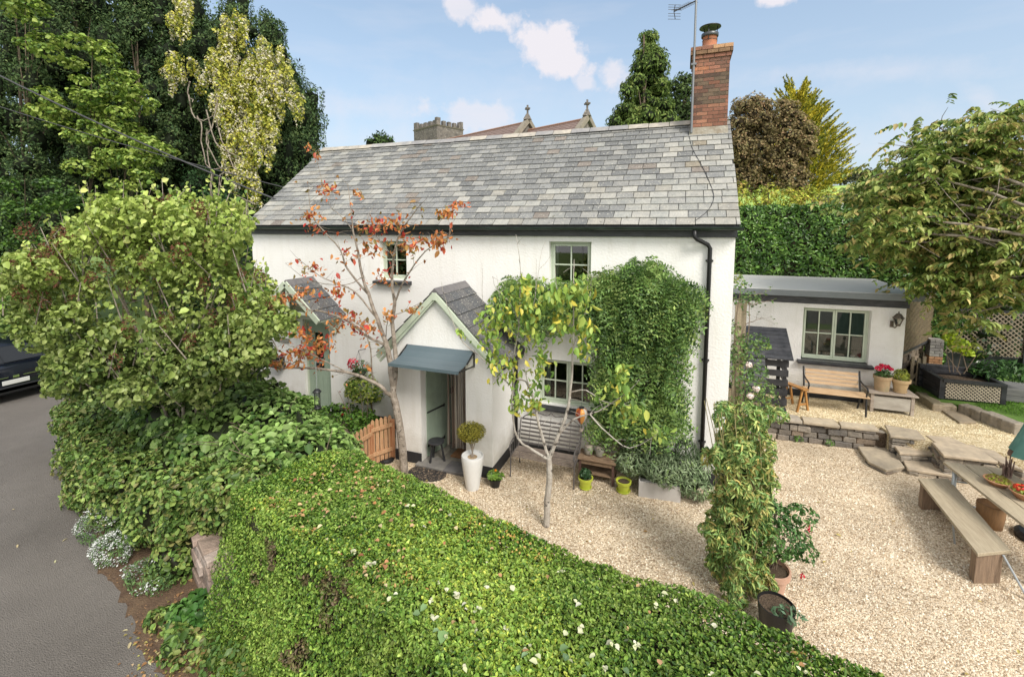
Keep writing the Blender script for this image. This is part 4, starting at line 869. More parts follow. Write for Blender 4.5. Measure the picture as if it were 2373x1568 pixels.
# second black planter to the left of it and long bed to the right
q0 = gz(2143, 905, LZ)
mb = MB(); 
for z_ in (.07,.21,.35,.49): mb.box(q0.x, q0.x+1.0, P0.y+.8+.0, P0.y+.86, LZ+z_-.065, LZ+z_+.065); mb.box(q0.x, q0.x+.05, P0.y+.86, P0.y+1.5, LZ+z_-.065, LZ+z_+.065)
mb.box(q0.x+.05, q0.x+1.0, P0.y+.87, P0.y+1.5, LZ, LZ+.42)
tag(mb.build('sleeper_bed', BLACKP, bevel=.008), 'taller black sleeper bed behind the lattice fronted planter', 'planter')
r0 = P1+bk*.25
mb = MB()
for z_ in (.07,.21): mb.box(r0.x+.06, r0.x+3.5, r0.y, r0.y+.08, LZ+z_-.065, LZ+z_+.065)
mb.box(r0.x+.06, r0.x+3.5, r0.y+.081, r0.y+1.0, LZ, LZ+.2)
tag(mb.build('sleeper_bed', mat('grey_sleeper', (.1,.1,.1), .8, c2=(.16,.16,.15), ns=4, stretch=(1,6,6))), 'long low grey sleeper bed beside the lawn', 'planter')
# ================================================================== TERRACE FURNITURE
# slatted bench with black iron ends
bl = gz(1873, 951, TZ); br_ = gz(2003, 966, TZ); bw = (br_.x-bl.x)
bn = thing('garden_bench', ((bl.x+br_.x)/2, bl.y+.25, TZ), 'teak slatted bench with black cast iron ends under the annex window', 'bench')
y0 = bl.y; x0, x1 = bl.x-.02, br_.x+.02
for i in range(3): m = MB(); m.box(x0-.04, x1+.06, y0+.02+i*.135, y0+.13+i*.135, TZ+.40, TZ+.425); m.build('seat_slat', TEAK, bn, bevel=.005)
for i in range(4):
    m = MB(); z_ = TZ+.49+i*.082; yy = y0+.45+i*.022; m.hexa([(x0+.03,yy,z_),(x1-.03,yy,z_),(x1-.03,yy+.02,z_),(x0+.03,yy+.02,z_)], [(x0+.03,yy+.02,z_+.066),(x1-.03,yy+.02,z_+.066),(x1-.03,yy+.04,z_+.066),(x0+.03,yy+.04,z_+.066)]); m.build('back_slat', TEAK, bn, bevel=.004)
for x in (x0, x1):
    m = MB(); limb(m, [(x,y0+.02,TZ),(x,y0+.04,TZ+.2),(x,y0+.06,TZ+.4)], .02, .018, 7); limb(m, [(x,y0+.52,TZ),(x,y0+.44,TZ+.2),(x,y0+.43,TZ+.42),(x,y0+.5,TZ+.65),(x,y0+.56,TZ+.85)], .02, .018, 7)
    limb(m, [(x,y0+.5,TZ+.66),(x,y0+.3,TZ+.63),(x,y0+.06,TZ+.62),(x,y0+.0,TZ+.57),(x,y0+.05,TZ+.5),(x,y0+.06,TZ+.4)], .018, .016, 7); limb(m, [(x,y0+.06,TZ+.39),(x,y0+.44,TZ+.39)], .018, .018, 6); m.build('end_frame', IRON, bn)
# low wooden table with two pots
t0 = gz(2015,953,TZ); t1 = gz(2107,957,TZ); tx0, tx1, ty0, ty1 = t0.x, t1.x-.0, t0.y-.0, t0.y+.4; TH2 = .42
tb = thing('potting_table', ((tx0+tx1)/2, (ty0+ty1)/2, TZ), 'low grey wooden box table carrying two clay pots beside the bench', 'table')
mb = MB(); 
for i in range(3): mb.box(tx0-.05, tx1+.05, ty0-.04+.165*i, ty0+.12+.165*i, TZ+TH2, TZ+TH2+.03)
mb.build('table_top', OLDW, tb, bevel=.004)
for (x, y) in ((tx0, ty0), (tx1-.06, ty0), (tx0, ty1-.06), (tx1-.06, ty1-.06)): m = MB(); m.box(x, x+.06, y, y+.06, TZ, TZ+TH2-.001); m.build('leg', OLDW, tb, bevel=.004)
mb = MB(); mb.box(tx0+.061, tx1-.061, ty0+.012, ty0+.035, TZ+.08, TZ+.36); mb.box(tx0+.061, tx1-.061, ty1-.03, ty1-.01, TZ+.08, TZ+.36); mb.box(tx0+.01, tx0+.035, ty0+.061, ty1-.061, TZ+.08, TZ+.36); mb.box(tx1-.035, tx1-.01, ty0+.061, ty1-.061, TZ+.08, TZ+.36); mb.build('panel', mat('whitewashed_panel', (.42,.39,.34), .85, c2=(.3,.27,.23), ns=3, stretch=(1,3,3)), tb)
def pot(name, c, r0, r1, h, m, label, cat='plant pot', rim=True, saucer=None, group=None, soil=True, n=26):
    t = thing(name, c, label, cat, group)
    pr = [(.001,.005),(r0,.0),(r0+(r1-r0)*.78,h*.78)]
    pr += [(r1*1.0+.012,h*.79),(r1+.016,h),(r1-.005,h),(r1-.02,h*.86),(.001,h*.86)] if rim else [(r1,h),(r1-.012,h),(r1-.02,h*.8),(.001,h*.8)]
    mb = MB(); mb.lathe(c, pr, n); mb.build('pot_body', m, t, smooth=True).modifiers.new('e', 'EDGE_SPLIT').split_angle = math.radians(35)
    if soil: mb = MB(); mb.disc((c[0], c[1], c[2]+h*(.88 if rim else .92)), r1-.016, n); mb.build('soil', SOIL, t)
    if saucer: mb = MB(); mb.lathe(c, [(.001,.002),(saucer*.85,0.002),(saucer,.035),(saucer-.012,.035),(saucer*.8,.012)], n); mb.build('saucer', m, t, smooth=True)
    return t
def plant(name, blobs, dens, size, pal, label, cat='plant', m=None, kind='q', asp=.5, ns=2., core=None, D=None, parent=None, tl=.8, seed=0, extra=None, upb=.25, group=None, inner=.5, jit=.22):
    P, Nn = blob_pts(blobs, dens, ns=ns, seed=seed, under=.7, inner=inner)
    sets = [(P, tilt(Nn, tl, upb), size, kind, asp, D(P, Nn) if D else None, pick(P, pal, ns, seed, jit))]
    if extra: sets += extra
    o = leaf_obj(name, sets, m or LEAF, parent, cores=core)
    return tag(o, label, cat, group) if parent is None else o
zt = TZ+TH2+.03
pa = (wy(2042,905,ty0+.2).x, ty0+.2, zt); pb = (wy(2083,908,ty0+.2).x, ty0+.18, zt)
pot('flower_pot', pa, .13, .155, .33, TERRAP, 'mossy weathered clay pot of red geraniums, left pot on the low table')
pot('flower_pot', pb, .1, .165, .3, mat('buff_clay', (.5,.36,.2), .85, c2=(.4,.28,.15), ns=5), 'buff clay pot with wide rim, right pot on the low table', saucer=.13)
plant('geranium', [((pa[0],pa[1],zt+.38),(.17,.15,.1))], 900, .06, [(.04,.1,.03),(.09,.17,.04)], 'geranium with bright crimson flower heads in the mossy clay pot')
P, Nn = blob_pts([((pa[0]-.1,pa[1]-.05,zt+.5),(.07,.06,.05)),((pa[0]+.05,pa[1],zt+.53),(.08,.06,.05)),((pa[0]+.13,pa[1]-.02,zt+.49),(.05,.05,.04)),((pa[0]-.03,pa[1]+.02,zt+.55),(.05,.05,.04))], 2600)
fl = leaf_obj('blossoms', [(P, tilt(Nn), .035, 'q', .9, None, pick(P, [(.55,.01,.05),(.75,.03,.1),(.6,.0,.03)], 3, 1))], LEAFM, bpy.data.objects['geranium'])
Dup = lambda P, N: unit(N*.6+np.array([0,0,1.])+rnd_dir(len(P))*.35)
plant('yellow_herb', [((pb[0],pb[1],zt+.36),(.15,.13,.16))], 1100, .09, [(.2,.28,.05),(.4,.42,.07),(.12,.2,.05)], 'yellow green leafy herb in the buff clay pot', D=Dup, asp=.25)
# step stool
s0 = gz(1822, 948, TZ)
ss = thing('step_stool', (s0.x+.2, s0.y+.1, TZ), 'narrow orange varnished wooden saw bench between log store and garden bench', 'stool')
sx0 = s0.x+.04; 
mb = MB(); a = Vector((sx0, s0.y+.35, TZ+.5)); b = Vector((sx0+.3, s0.y-.05, TZ+.5)); mb.beam(a, b, .15, .03); mb.build('seat', STOOLW, ss, bevel=.006)
dr_ = (b-a).normalized(); sd_ = Vector((dr_.y, -dr_.x, 0))
for (e, k) in ((a+dr_*.06, 1), (b-dr_*.06, 1)):
    for s in (-1, 1): m = MB(); m.beam(e+sd_*s*.04+Vector((0,0,-.015)), e+sd_*s*.15+Vector((0,0,-.5)), .035, .045); m.build('leg', STOOLW, ss, bevel=.004)
    m = MB(); m.beam(e+sd_*.11+Vector((0,0,-.34)), e-sd_*.11+Vector((0,0,-.34)), .02, .04); m.build('stretcher', STOOLW, ss)
# log store of black pallet boards
ls_ = thing('log_store', (1.9, 11.0, TZ), 'black slatted pallet log store with sloping board roofs beside the annex', 'log store')
lx0, lx1, ly0, ly1 = 1.3, 2.22, 10.85, 11.6
mb = MB()
for i in range(8):
    t0_ = i/8; z_ = 2.2-.5*t0_; y_ = ly1-(ly1-ly0+.12)*t0_; t1_ = (i+1)/8-.015
    mb.hexa([(lx0,y_,z_),(lx1+.06,y_,z_),(lx1+.06,ly1-(ly1-ly0+.12)*t1_,2.2-.5*t1_),(lx0,ly1-(ly1-ly0+.12)*t1_,2.2-.5*t1_)][::-1], [(lx0,y_,z_+.02),(lx1+.06,y_,z_+.02),(lx1+.06,ly1-(ly1-ly0+.12)*t1_,2.22-.5*t1_),(lx0,ly1-(ly1-ly0+.12)*t1_,2.22-.5*t1_)][::-1])
mb.build('roof', BLACKP, ls_)
mb = MB()
for i in range(7):
    t0_ = i/7; t1_ = (i+1)/7-.02; f1 = lambda t: (ly0-.02-.42*t, 1.78-.62*t)
    a1_, b1_ = f1(t0_), f1(t1_); mb.hexa([(lx0-.2,a1_[0],a1_[1]),(lx0-.2,b1_[0],b1_[1]),(lx0+.45,b1_[0],b1_[1]),(lx0+.45,a1_[0],a1_[1])], [(lx0-.2,a1_[0],a1_[1]+.02),(lx0-.2,b1_[0],b1_[1]+.02),(lx0+.45,b1_[0],b1_[1]+.02),(lx0+.45,a1_[0],a1_[1]+.02)])
mb.build('lower_roof', BLACKP, ls_)
mb = MB()
for i in range(6):
    z_ = TZ+.03+i*.21; mb.box(lx0+.1, lx1, ly0, ly0+.02, z_, z_+.135); mb.box(lx1-.02, lx1-.0, ly0+.021, ly1-.04, z_, z_+.135)
mb.build('slats', BLACKP, ls_)
mb = MB()
for (x, y) in ((lx1-.1, ly0+.022), (lx0+.1, ly0+.022), (lx1-.1, ly1-.09), (lx0+.45, ly0+.022)): mb = MB(); mb.box(x, x+.07, y, y+.06, TZ, 1.7 if y < 11.2 else 2.15); mb.build('post', BLACKP, ls_)
# ================================================================== PATIO OBJECTS
# iron garden seat against the wall
il = gz(1181, 1106); ir = gz(1331, 1129); ibx0, ibx1, iby = il.x, ir.x, (il.y+ir.y)/2
ib = thing('iron_bench', ((ibx0+ibx1)/2, iby+.25, 0), 'grey wrought iron strap bench below the ground floor cottage window', 'bench')
def strap(mb, p0, p1, w=.028, up=(0,0,1)): mb.beam(p0, p1, .006, w, up=up)
for i in range(7): m = MB(); z_ = .44+.068*i; yb = iby+.44+.02*i; m.box(ibx0+.02, ibx1-.02, yb, yb+.006, z_, z_+.034); m.build('back_strap', GIRON, ib)
m = MB(); limb(m, [(ibx0+.02,iby+.57,.86),(ibx0+.1,iby+.585,.93),(ibx0+.3,iby+.6,1.0),(ibx0+.5,iby+.6,.97),((ibx0+ibx1)/2,iby+.6,1.03),(ibx1-.5,iby+.6,.97),(ibx1-.3,iby+.6,1.0),(ibx1-.1,iby+.585,.93),(ibx1-.02,iby+.57,.86)], .011, .011, 6)
for k in range(1, 6): x = ibx0+(ibx1-ibx0)*k/6; m.beam((x, iby+.43, .42), (x, iby+.595, .95), .012, .006, up=(1,0,0))
m.build('back_frame', GIRON, ib)
for i in range(10): m = MB(); m.box(ibx0+.0, ibx1-.0, iby+.0+i*.043, iby+.032+i*.043, .40-.004*abs(5-i), .406-.004*abs(5-i)); m.build('seat_strap', mat('seat_brown_iron', (.13,.1,.085), .7, c2=(.22,.18,.15), ns=9), ib)
for x in (ibx0, ibx1):
    m = MB(); m.tube([(x, iby-.02, 0), (x, iby, .4), (x, iby-.01, .6)], .012, 7); m.tube([(x, iby+.5, 0), (x, iby+.43, .4), (x, iby+.57, .88)], .012, 7)
    limb(m, [(x,iby+.5,.66),(x,iby+.2,.67),(x,iby-.02,.63),(x,iby-.08,.56),(x,iby-.04,.51),(x,iby,.55)], .011, .011, 7)
    for k in range(4): m.tube([(x, iby+.08+.1*k, .4), (x, iby+.08+.1*k, .66)], .006, 5)
    m.beam((x,iby,.395),(x,iby+.43,.395),.01,.03); m.build('arm_frame', GIRON, ib)
# rustic side table with two glass jars
r0_ = gz(1343, 1112); r1_ = gz(1420, 1124)
rx0, rx1, ry0 = r0_.x-.02, r1_.x+.02, r1_.y-.06
rt = thing('rustic_table', ((rx0+rx1)/2, ry0+.2, 0), 'rustic brown two tier side table with bark edged top beside the iron bench', 'table')
mb = MB(); mb.box(rx0-.03, rx1+.03, ry0-.02, ry0+.36, .40, .435); mb.build('table_top', RUSTW, rt, bevel=.01)
mb = MB(); mb.box(rx0, rx1, ry0+.02, ry0+.34, .14, .165); mb.build('shelf', RUSTW, rt, bevel=.006)
mb = MB(); mb.box(rx0, rx1, ry0+.005, ry0+.02, .33, .4); mb.build('apron', RUSTW, rt)
for (x, y) in ((rx0, ry0), (rx1-.04, ry0), (rx0, ry0+.32), (rx1-.04, ry0+.32)): m = MB(); m.box(x, x+.04, y, y+.04, 0, .399); m.build('leg', mat('dark_table_leg', (.09,.05,.04), .7), rt)
JAR = mat('smoky_jar_glass', (.22,.21,.18), .12, c2=(.3,.28,.24), ns=5, spec=.6)
for i, (xx, lab) in enumerate(((rx0+.14, 'small smoked glass jar on the rustic table, nearer the iron bench'), (rx0+.34, 'small smoked glass jar on the rustic table, nearer the wisteria stem'))):
    j = thing('glass_jar', (xx, ry0+.17, .435), lab, 'jar', 'glass jars on the rustic table')
    m = MB(); m.lathe((xx, ry0+.17, .436), [(.001,0),(.06,0),(.075,.03),(.078,.11),(.065,.14)], 20); m.build('jar_body', JAR, j, smooth=True)
    m = MB(); m.lathe((xx, ry0+.17, .436), [(.067,.14),(.07,.145),(.07,.165),(.03,.17),(.001,.17)], 20); m.build('lid', OLDW, j, smooth=True)
# tall white pot with clipped ball
wp = gz(1095, 1130)
pt = thing('tall_pot', wp, 'tall tapering white glazed pot holding a clipped golden ball shrub', 'plant pot')
mb = MB(); mb.lathe(wp, [(.001,.0),(.115,0),(.13,.1),(.165,.32),(.19,.5),(.193,.57),(.185,.6),(.175,.6),(.168,.57),(.001,.56)], 36); mb.build('pot_body', WHITEC, pt, smooth=True).modifiers.new('e', 'EDGE_SPLIT').split_angle = math.radians(50)
mb = MB(); mb.disc((wp.x, wp.y, .565), .168, 24); mb.build('soil', mat('bark_mulch', (.3,.2,.11), .95, c2=(.5,.38,.24), ns=30, bump=1.5, bs=50), pt)
tp = thing('ball_shrub', (wp.x, wp.y, .565), 'clipped yellow green box ball on a short stem in the tall white pot', 'shrub')
mb = MB(); 
for k in range(4): limb(mb, [(wp.x+random.uniform(-.02,.02), wp.y+random.uniform(-.02,.02), .56), (wp.x+random.uniform(-.015,.015), wp.y, .7), (wp.x+.06*math.cos(k*1.6), wp.y+.06*math.sin(k*1.6), .85)], .014, .008, 6)
mb.build('trunk', BARK, tp)
plant('crown', [((wp.x-.03,wp.y,1.0),(.215,.2,.165)),((wp.x+.1,wp.y,1.04),(.13,.13,.12)),((wp.x-.1,wp.y,.93),(.12,.12,.1))], 6500, .024, [(.08,.09,.015),(.2,.2,.03),(.34,.3,.05),(.16,.16,.03)], '', m=LEAFM, parent=tp, core=[((wp.x,wp.y,1.0),(.15,.15,.12),(.03,.03,.01))], seed=3, inner=.35)
# little pots
pc_ = gz(1147, 1126); pot('nursery_pot', pc_, .075, .1, .15, BPLAS, 'small black plastic pot of orange primroses beside the tall white pot')
plant('primrose', [((pc_.x,pc_.y,.19),(.14,.12,.07))], 900, .07, [(.1,.2,.03),(.22,.36,.06),(.3,.42,.1)], 'low light green primrose with one orange flower in the black pot', kind='r', asp=.6, extra=[(np.array([[pc_.x-.0,pc_.y,.275],[pc_.x+.02,pc_.y,.28],[pc_.x,pc_.y+.02,.28]]), rnd_dir(3), .05, 'q', .9, None, np.tile([.8,.25,.02],(3,1)))])
pl1 = gz(1356, 1130); pl2 = gz(1444, 1138)
pot('lime_pot', pl1, .085, .115, .2, LIME, 'lime green glazed pot holding a cyclamen, left of the two lime pots', saucer=.11)
pot('lime_pot', pl2, .085, .115, .2, LIME, 'empty lime green glazed pot at the foot of the wisteria', saucer=.12)
plant('cyclamen', [((pl1.x,pl1.y,.26),(.1,.1,.09))], 1100, .06, [(.03,.08,.03),(.07,.15,.06)], 'dark green leafy plant in the left lime pot', kind='r', asp=.7)
# round rubber mat
mb = MB(); mc = gz(990, 1097); mb.lathe((mc.x, mc.y, .005), [(.37,0),(.37,.012),(.355,.02),(.001,.02)], 40, sx=1, sy=.72); 
tag(mb.build('round_mat', mat('rubber_mat', (.03,.026,.024), .8, c2=(.3,.22,.15), ns=34, nd=3, bump=1, bs=40, nmix=(.56,.62))), 'oval dark patterned mat on the gravel before the porch', 'mat')
mb = MB(); mc2 = gz(900,1068); mb.lathe((mc2.x-.05, mc2.y, .005), [(.15,0),(.16,.04),(.12,.07),(.001,.05)], 20); tag(mb.build('manhole_cover', BPLAS), 'black round cover on the ground between fence and birch like trunk', 'cover')
# pale trough of lavender
la = gz(1479, 1150); lb = gz(1576, 1165)
tr = thing('trough_planter', ((la.x+lb.x)/2, la.y+.15, 0), 'pale grey rectangular trough overflowing with lavender and sage', 'planter')
tw = .29; d = Vector((lb.x-la.x, lb.y-la.y, 0)); L_w = d.length; d.normalize(); bk2 = Vector((-d.y, d.x, 0)); A_ = Vector((la.x, la.y, 0))
o = [A_, A_+d*L_w, A_+d*L_w+bk2*tw, A_+bk2*tw]; i_ = [A_+d*.02+bk2*.02, A_+d*(L_w-.02)+bk2*.02, A_+d*(L_w-.02)+bk2*(tw-.02), A_+d*.02+bk2*(tw-.02)]
z = Vector((0,0,.27)); zi = Vector((0,0,.22)); mb = MB(); vs = o+[v+z for v in o]+[v+z for v in i_]+[v+zi for v in i_]
mb.add(vs, [(0,1,5,4),(1,2,6,5),(2,3,7,6),(3,0,4,7),(4,5,9,8),(5,6,10,9),(6,7,11,10),(7,4,8,11),(8,9,13,12),(9,10,14,13),(10,11,15,14),(11,8,12,15),(12,13,14,15)]); mb.build('trough', mat('pale_zinc', (.5,.48,.46), .5, c2=(.42,.4,.38), ns=3), tr)
lc = A_+d*L_w*.5+bk2*.18
Dlav = lambda P, N: unit(N*.8+np.array([0,0,.75])+rnd_dir(len(P))*.45)
lav = [((lc.x-.45,lc.y+.1,.42),(.34,.28,.22)),((lc.x+.05,lc.y-.05,.42),(.36,.28,.2)),((lc.x+.45,lc.y+.15,.4),(.36,.3,.27)),((lc.x+.55,lc.y-.02,.25),(.3,.22,.2)),((lc.x-.1,lc.y+.2,.55),(.4,.25,.2))]
P, Nn = blob_pts([((lc.x-.02,lc.y+.1,.62),(.17,.14,.28)),((lc.x+.4,lc.y+.22,.62),(.22,.16,.3))], 1700, under=.3)
plant('lavender', lav, 1350, .085, [(.09,.14,.06),(.17,.24,.12),(.27,.33,.2),(.2,.3,.09)], 'grey green lavender and sage bush spilling over the pale trough', D=Dlav, asp=.22, m=LEAFM, core=[((lc.x,lc.y+.1,.35),(.4,.2,.18),(.03,.04,.02)),((lc.x+.45,lc.y+.15,.3),(.25,.2,.2),(.03,.04,.02))],
      extra=[(P, rnd_dir(len(P)), .12, 'q', .1, unit(np.tile([0,0,1.],(len(P),1))+rnd_dir(len(P))*.25), pick(P, [(.06,.1,.05),(.12,.17,.08)], 2, 4))])
# hot air balloon ornament hanging from the young tree
bc = wy(1347, 962, 6.35)
ba = thing('balloon_ornament', (bc.x, bc.y, bc.z-.2), 'small orange striped hot air balloon ornament hanging in the young tree', 'ornament')
mb = MB(); n = 16; pr = [(.012,-.13),(.045,-.09),(.08,-.03),(.09,.03),(.078,.075),(.05,.105),(.001,.115)]; mb.lathe(bc, pr, n)
cs = [(.5,.14,.02),(.22,.04,.015),(.6,.26,.06),(.45,.42,.38)]; mb.c = [cs[(k % n)//2 % 4] for i in range(len(pr)-1) for k in range(n)]; mb.build('balloon', mat('lacquer', rough=.25, attr=True), ba, smooth=True, attr=True)
mb = MB(); mb.lathe(bc, [(.001,.11),(.04,.112),(.04,.125),(.001,.13)], 12); 
for a in range(4): mb.tube([(bc.x+.03*math.cos(a*1.57), bc.y+.03*math.sin(a*1.57), bc.z-.11), (bc.x+.02*math.cos(a*1.57), bc.y+.02*math.sin(a*1.57), bc.z-.2)], .002, 4)
mb.tube([(bc.x, bc.y, bc.z+.13), (bc.x, bc.y, bc.z+.3)], .002, 4); mb.build('cords', IRON, ba)
mb = MB(); mb.lathe((bc.x, bc.y, bc.z-.24), [(.001,0),(.026,0),(.03,.045),(.026,.045),(.02,.01)], 10); mb.build('basket', OLDW, ba)
# bird feeder
fc = gz(735, 952, 1.55); fz = 1.5
fc = atd(735, 925, 6.1)
fd = thing('bird_feeder', (fc.x, fc.y, fc.z-.14), 'black wire tube bird feeder hanging in front of the sage door', 'bird feeder')
mb = MB(); mb.lathe((fc.x,fc.y,fc.z), [(.001,.145),(.03,.14),(.055,.11),(.058,.1),(.035,.1)], 16); mb.lathe((fc.x,fc.y,fc.z), [(.035,-.1),(.045,-.1),(.048,-.13),(.001,-.135)], 16); mb.build('cap', BPLAS, fd, smooth=True)
mb = MB()
for k in range(10): a = k*.628; mb.tube([(fc.x+.036*math.cos(a), fc.y+.036*math.sin(a), fc.z-.1), (fc.x+.036*math.cos(a), fc.y+.036*math.sin(a), fc.z+.1)], .0025, 4)
for k in range(5): mb.tube([(fc.x+.037*math.cos(a*.628), fc.y+.037*math.sin(a*.628), fc.z-.08+.04*k) for a in range(11)], .003, 4)
mb.build('cage', IRON, fd)
mb = MB(); mb.tube([(fc.x, fc.y, fc.z+.14), (fc.x, fc.y, fc.z+.52)], .0035, 5); mb.build('hanging_wire', STEEL, fd)
# picket fence by the porch
fn3 = thing('picket_fence', (PX0-.15, 6.6, 0), 'orange brown picket fence in two short runs from the porch corner', 'fence')
fa = Vector((PX0-.08, 7.12, 0)); fb_ = gz(857, 972, .92); fb = Vector((fb_.x, fb_.y, 0)); fe_ = gz(812, 1006, .86); fe = Vector((fe_.x, fe_.y, 0))
for (u, v, n, ht) in ((fa, fb, 5, .92), (fb, fe, 5, .86)):
    dd_ = (v-u).normalized(); nn_ = Vector((-dd_.y, dd_.x, 0))
    for i in range(n):
        p = u+(v-u)*((i+.5)/n); w_ = .04; m = MB(); z0 = .05; z1 = ht-.03; w_ = .034
        a_, b_ = p-dd_*w_, p+dd_*w_; t_ = nn_*.018
        poly = [(-1,z0),(1,z0),(1,z1-.03),(.6,z1),(0,z1+.02),(-.6,z1),(-1,z1-.03)]
        vs = [p+dd_*w_*q[0]+t_*0+Vector((0,0,q[1])) for q in poly]+[p+dd_*w_*q[0]+t_+Vector((0,0,q[1])) for q in poly]; k = len(poly)
        m.add(vs, [tuple(range(k)), tuple(range(2*k-1, k-1, -1))]+[(j, k+j, k+(j+1) % k, (j+1) % k) for j in range(k)]); m.build('picket', WOODN, fn3)
    for z_ in (.24, ht-.2): m = MB(); m.beam(u+nn_*.038+Vector((0,0,z_)), v+nn_*.038+Vector((0,0,z_)), .035, .075); m.build('rail', WOODN, fn3, bevel=.004)
for p, hh in ((fa, .8), (fb, .82), (fe, .8)): m = MB(); m.box(p.x-.045, p.x+.045, p.y-.045, p.y+.045, 0, hh); m.build('post', mat('post_wood', (.3,.13,.06), .75, c2=(.4,.2,.1), ns=4, stretch=(8,8,1)), fn3, bevel=.005)
# wall boxes and hanging basket by the left door
hb = wy(833, 860, YF-.2)
hk = wy(832, 855, YF-.25)
bk_ = thing('hanging_basket', (hk.x, hk.y, hk.z-.1), 'dark wire hanging basket of trailing red flowers right of the left door', 'hanging basket')
mb = MB(); mb.lathe((hk.x, hk.y, hk.z-.08), [(.001,-.12),(.08,-.09),(.15,-.0),(.16,.04),(.15,.04)], 18); mb.build('basket', mat('basket_liner', (.06,.06,.055), .9, c2=(.12,.11,.1), ns=20), bk_, smooth=True)
mb = MB(); mb.tube([(hk.x, YF-.01, hk.z+.4), (hk.x, hk.y, hk.z+.42)], .008, 6)
for a in (0, 2.1, 4.2): mb.tube([(hk.x+.15*math.cos(a), hk.y+.15*math.sin(a), hk.z-.04), (hk.x, hk.y, hk.z+.42)], .003, 4)
mb.build('bracket', IRON, bk_)
P, Nn = blob_pts([((hk.x-.12,hk.y-.05,hk.z+.12),(.13,.1,.12))], 500)
plant('basket_flowers', [((hk.x+.05,hk.y,hk.z+.04),(.22,.17,.14))], 900, .05, [(.04,.1,.03),(.1,.2,.05)], 'trailing green plant with red blooms filling the hanging basket', extra=[(P, tilt(Nn), .05, 'q', .9, None, pick(P, [(.5,.02,.05),(.65,.05,.08)], 2, 1))])
wb = wy(639, 838, YF-.12)
mb = MB(); mb.box(wb.x-.2, wb.x+.2, YF-.2, YF-.002, wb.z-.13, wb.z-.06); mb.box(wb.x-.17, wb.x+.17, YF-.18, YF-.002, wb.z-.06, wb.z+.13); tag(mb.build('wall_box', BPLAS, bevel=.01), 'black box on a shelf fixed to the wall left of the half glazed door', 'wall box')
wl = wy(650, 790, YF-.1); mb = MB(); mb.box(wl.x-.18, wl.x+.18, YF-.03, YF-.002, wl.z-.06, wl.z+.06); tag(mb.build('wall_plaque', mat('plaque', (.3,.28,.25), .8, c2=(.2,.19,.17), ns=9), bevel=.01), 'plain weathered stone plaque on the wall left of the half glazed door', 'plaque')
# ================================================================== PICNIC SET
pcn = thing('picnic_bench', (3.85, 7.9, 0), 'long weathered plank bench on two thick wooden block ends by the table', 'bench')
c0, c1, c2_, c3 = gz(2127,1107,.45), gz(2196,1107,.45), gz(2342,1274,.45), gz(2265,1282,.45)
mb = MB(); lo = [(v.x, v.y, .405) for v in (c3, c2_, c1, c0)]; hi = [(v.x, v.y, .45) for v in (c3, c2_, c1, c0)]; mb.hexa(lo, hi); mb.build('seat', WOODL, pcn, bevel=.006)
ax = ((c3-c0)).normalized(); sx__ = (c1-c0).normalized()
for (o_) in (c0-Vector((0,0,0))+ax*.03+sx__*.02, c3-ax*.2+sx__*.02):
    m = MB(); w_ = .34; l_ = .14; v = [o_, o_+sx__*w_, o_+sx__*w_+ax*l_, o_+ax*l_]; vv = [Vector((q.x, q.y, 0)) for q in v]; m.hexa(vv[::-1], [q+Vector((0,0,.404)) for q in vv][::-1]); m.build('block_end', WOODB, pcn, bevel=.012)
m = MB(); pa_ = c0+(c3-c0)*.52+sx__*.1; m.tube([(pa_.x, pa_.y, .4), (pa_.x+.05, pa_.y-.02, .0)], .012, 7); pb_ = c3+sx__*.35; m.tube([(pb_.x, pb_.y+.05, .4), (pb_.x+.16, pb_.y-.18, .0)], .013, 7); m.build('brace', STEEL, pcn)
tx = thing('picnic_table', (4.6, 8.2, 0), 'weathered plank garden table on grey tubular steel legs with plants on top', 'table')
t00 = gz(2183,1068,.74); t01 = gz(2372,1216,.74); axn = (t01-t00).normalized(); sdn = Vector((-axn.y, axn.x, 0)); 
if sdn.x < 0: sdn = -sdn
TL = 2.0
for i in range(3):
    m = MB(); a = t00+sdn*(.27*i+.006); b = t00+sdn*(.27*(i+1)-.006); a2 = a+axn*TL; b2 = b+axn*TL
    q = [a, b, b2, a2] if (b-a).cross(a2-a).z > 0 else [a, a2, b2, b]
    m.hexa([(v.x, v.y, .70) for v in q], [(v.x, v.y, .74) for v in q]); m.build('table_plank', WOODL, tx, bevel=.005)
for (u, k) in ((.15, 1), (1.75, 2)):
    m = MB(); a = t00+axn*u+sdn*.09; b = t00+axn*u+sdn*.7; a.z = b.z = .0
    m.tube([(a.x, a.y, .0), (a.x, a.y, .7)], .03, 12); m.tube([(b.x, b.y, 0), (b.x, b.y, .7)], .03, 12); m.tube([(a.x, a.y, .12), (b.x, b.y, .12)], .014, 8); m.tube([(a.x-.0, a.y, .5), (b.x, b.y, .5)], .014, 8); m.build('leg_frame', STEEL, tx, smooth=True)
m = MB(); a = t00+axn*.15+sdn*.09; b = t00+axn*1.75+sdn*.09; m.beam((a.x,a.y,.68),(b.x,b.y,.68),.03,.03); m.build('bearer', STEEL, tx)
oc = t00+axn*.42+sdn*.42; m = MB(); m.lathe((oc.x, oc.y, 0), [(.001,0),(.14,0),(.16,.2),(.165,.34),(.15,.35),(.14,.3),(.001,.3)], 18); tag(m.build('wooden_tub', mat('tub_wood', (.33,.19,.09), .8, c2=(.24,.14,.07), ns=5, stretch=(8,8,1)), smooth=True), 'brown wooden tub standing under the far end of the picnic table', 'tub')
ubs = Vector((5.02, 8.4, 0)); m = MB(); m.lathe((ubs.x, ubs.y, 0), [(.001,0),(.3,0),(.3,.07),(.26,.1),(.06,.12),(.03,.14),(.03,.5),(.001,.5)], 28); 
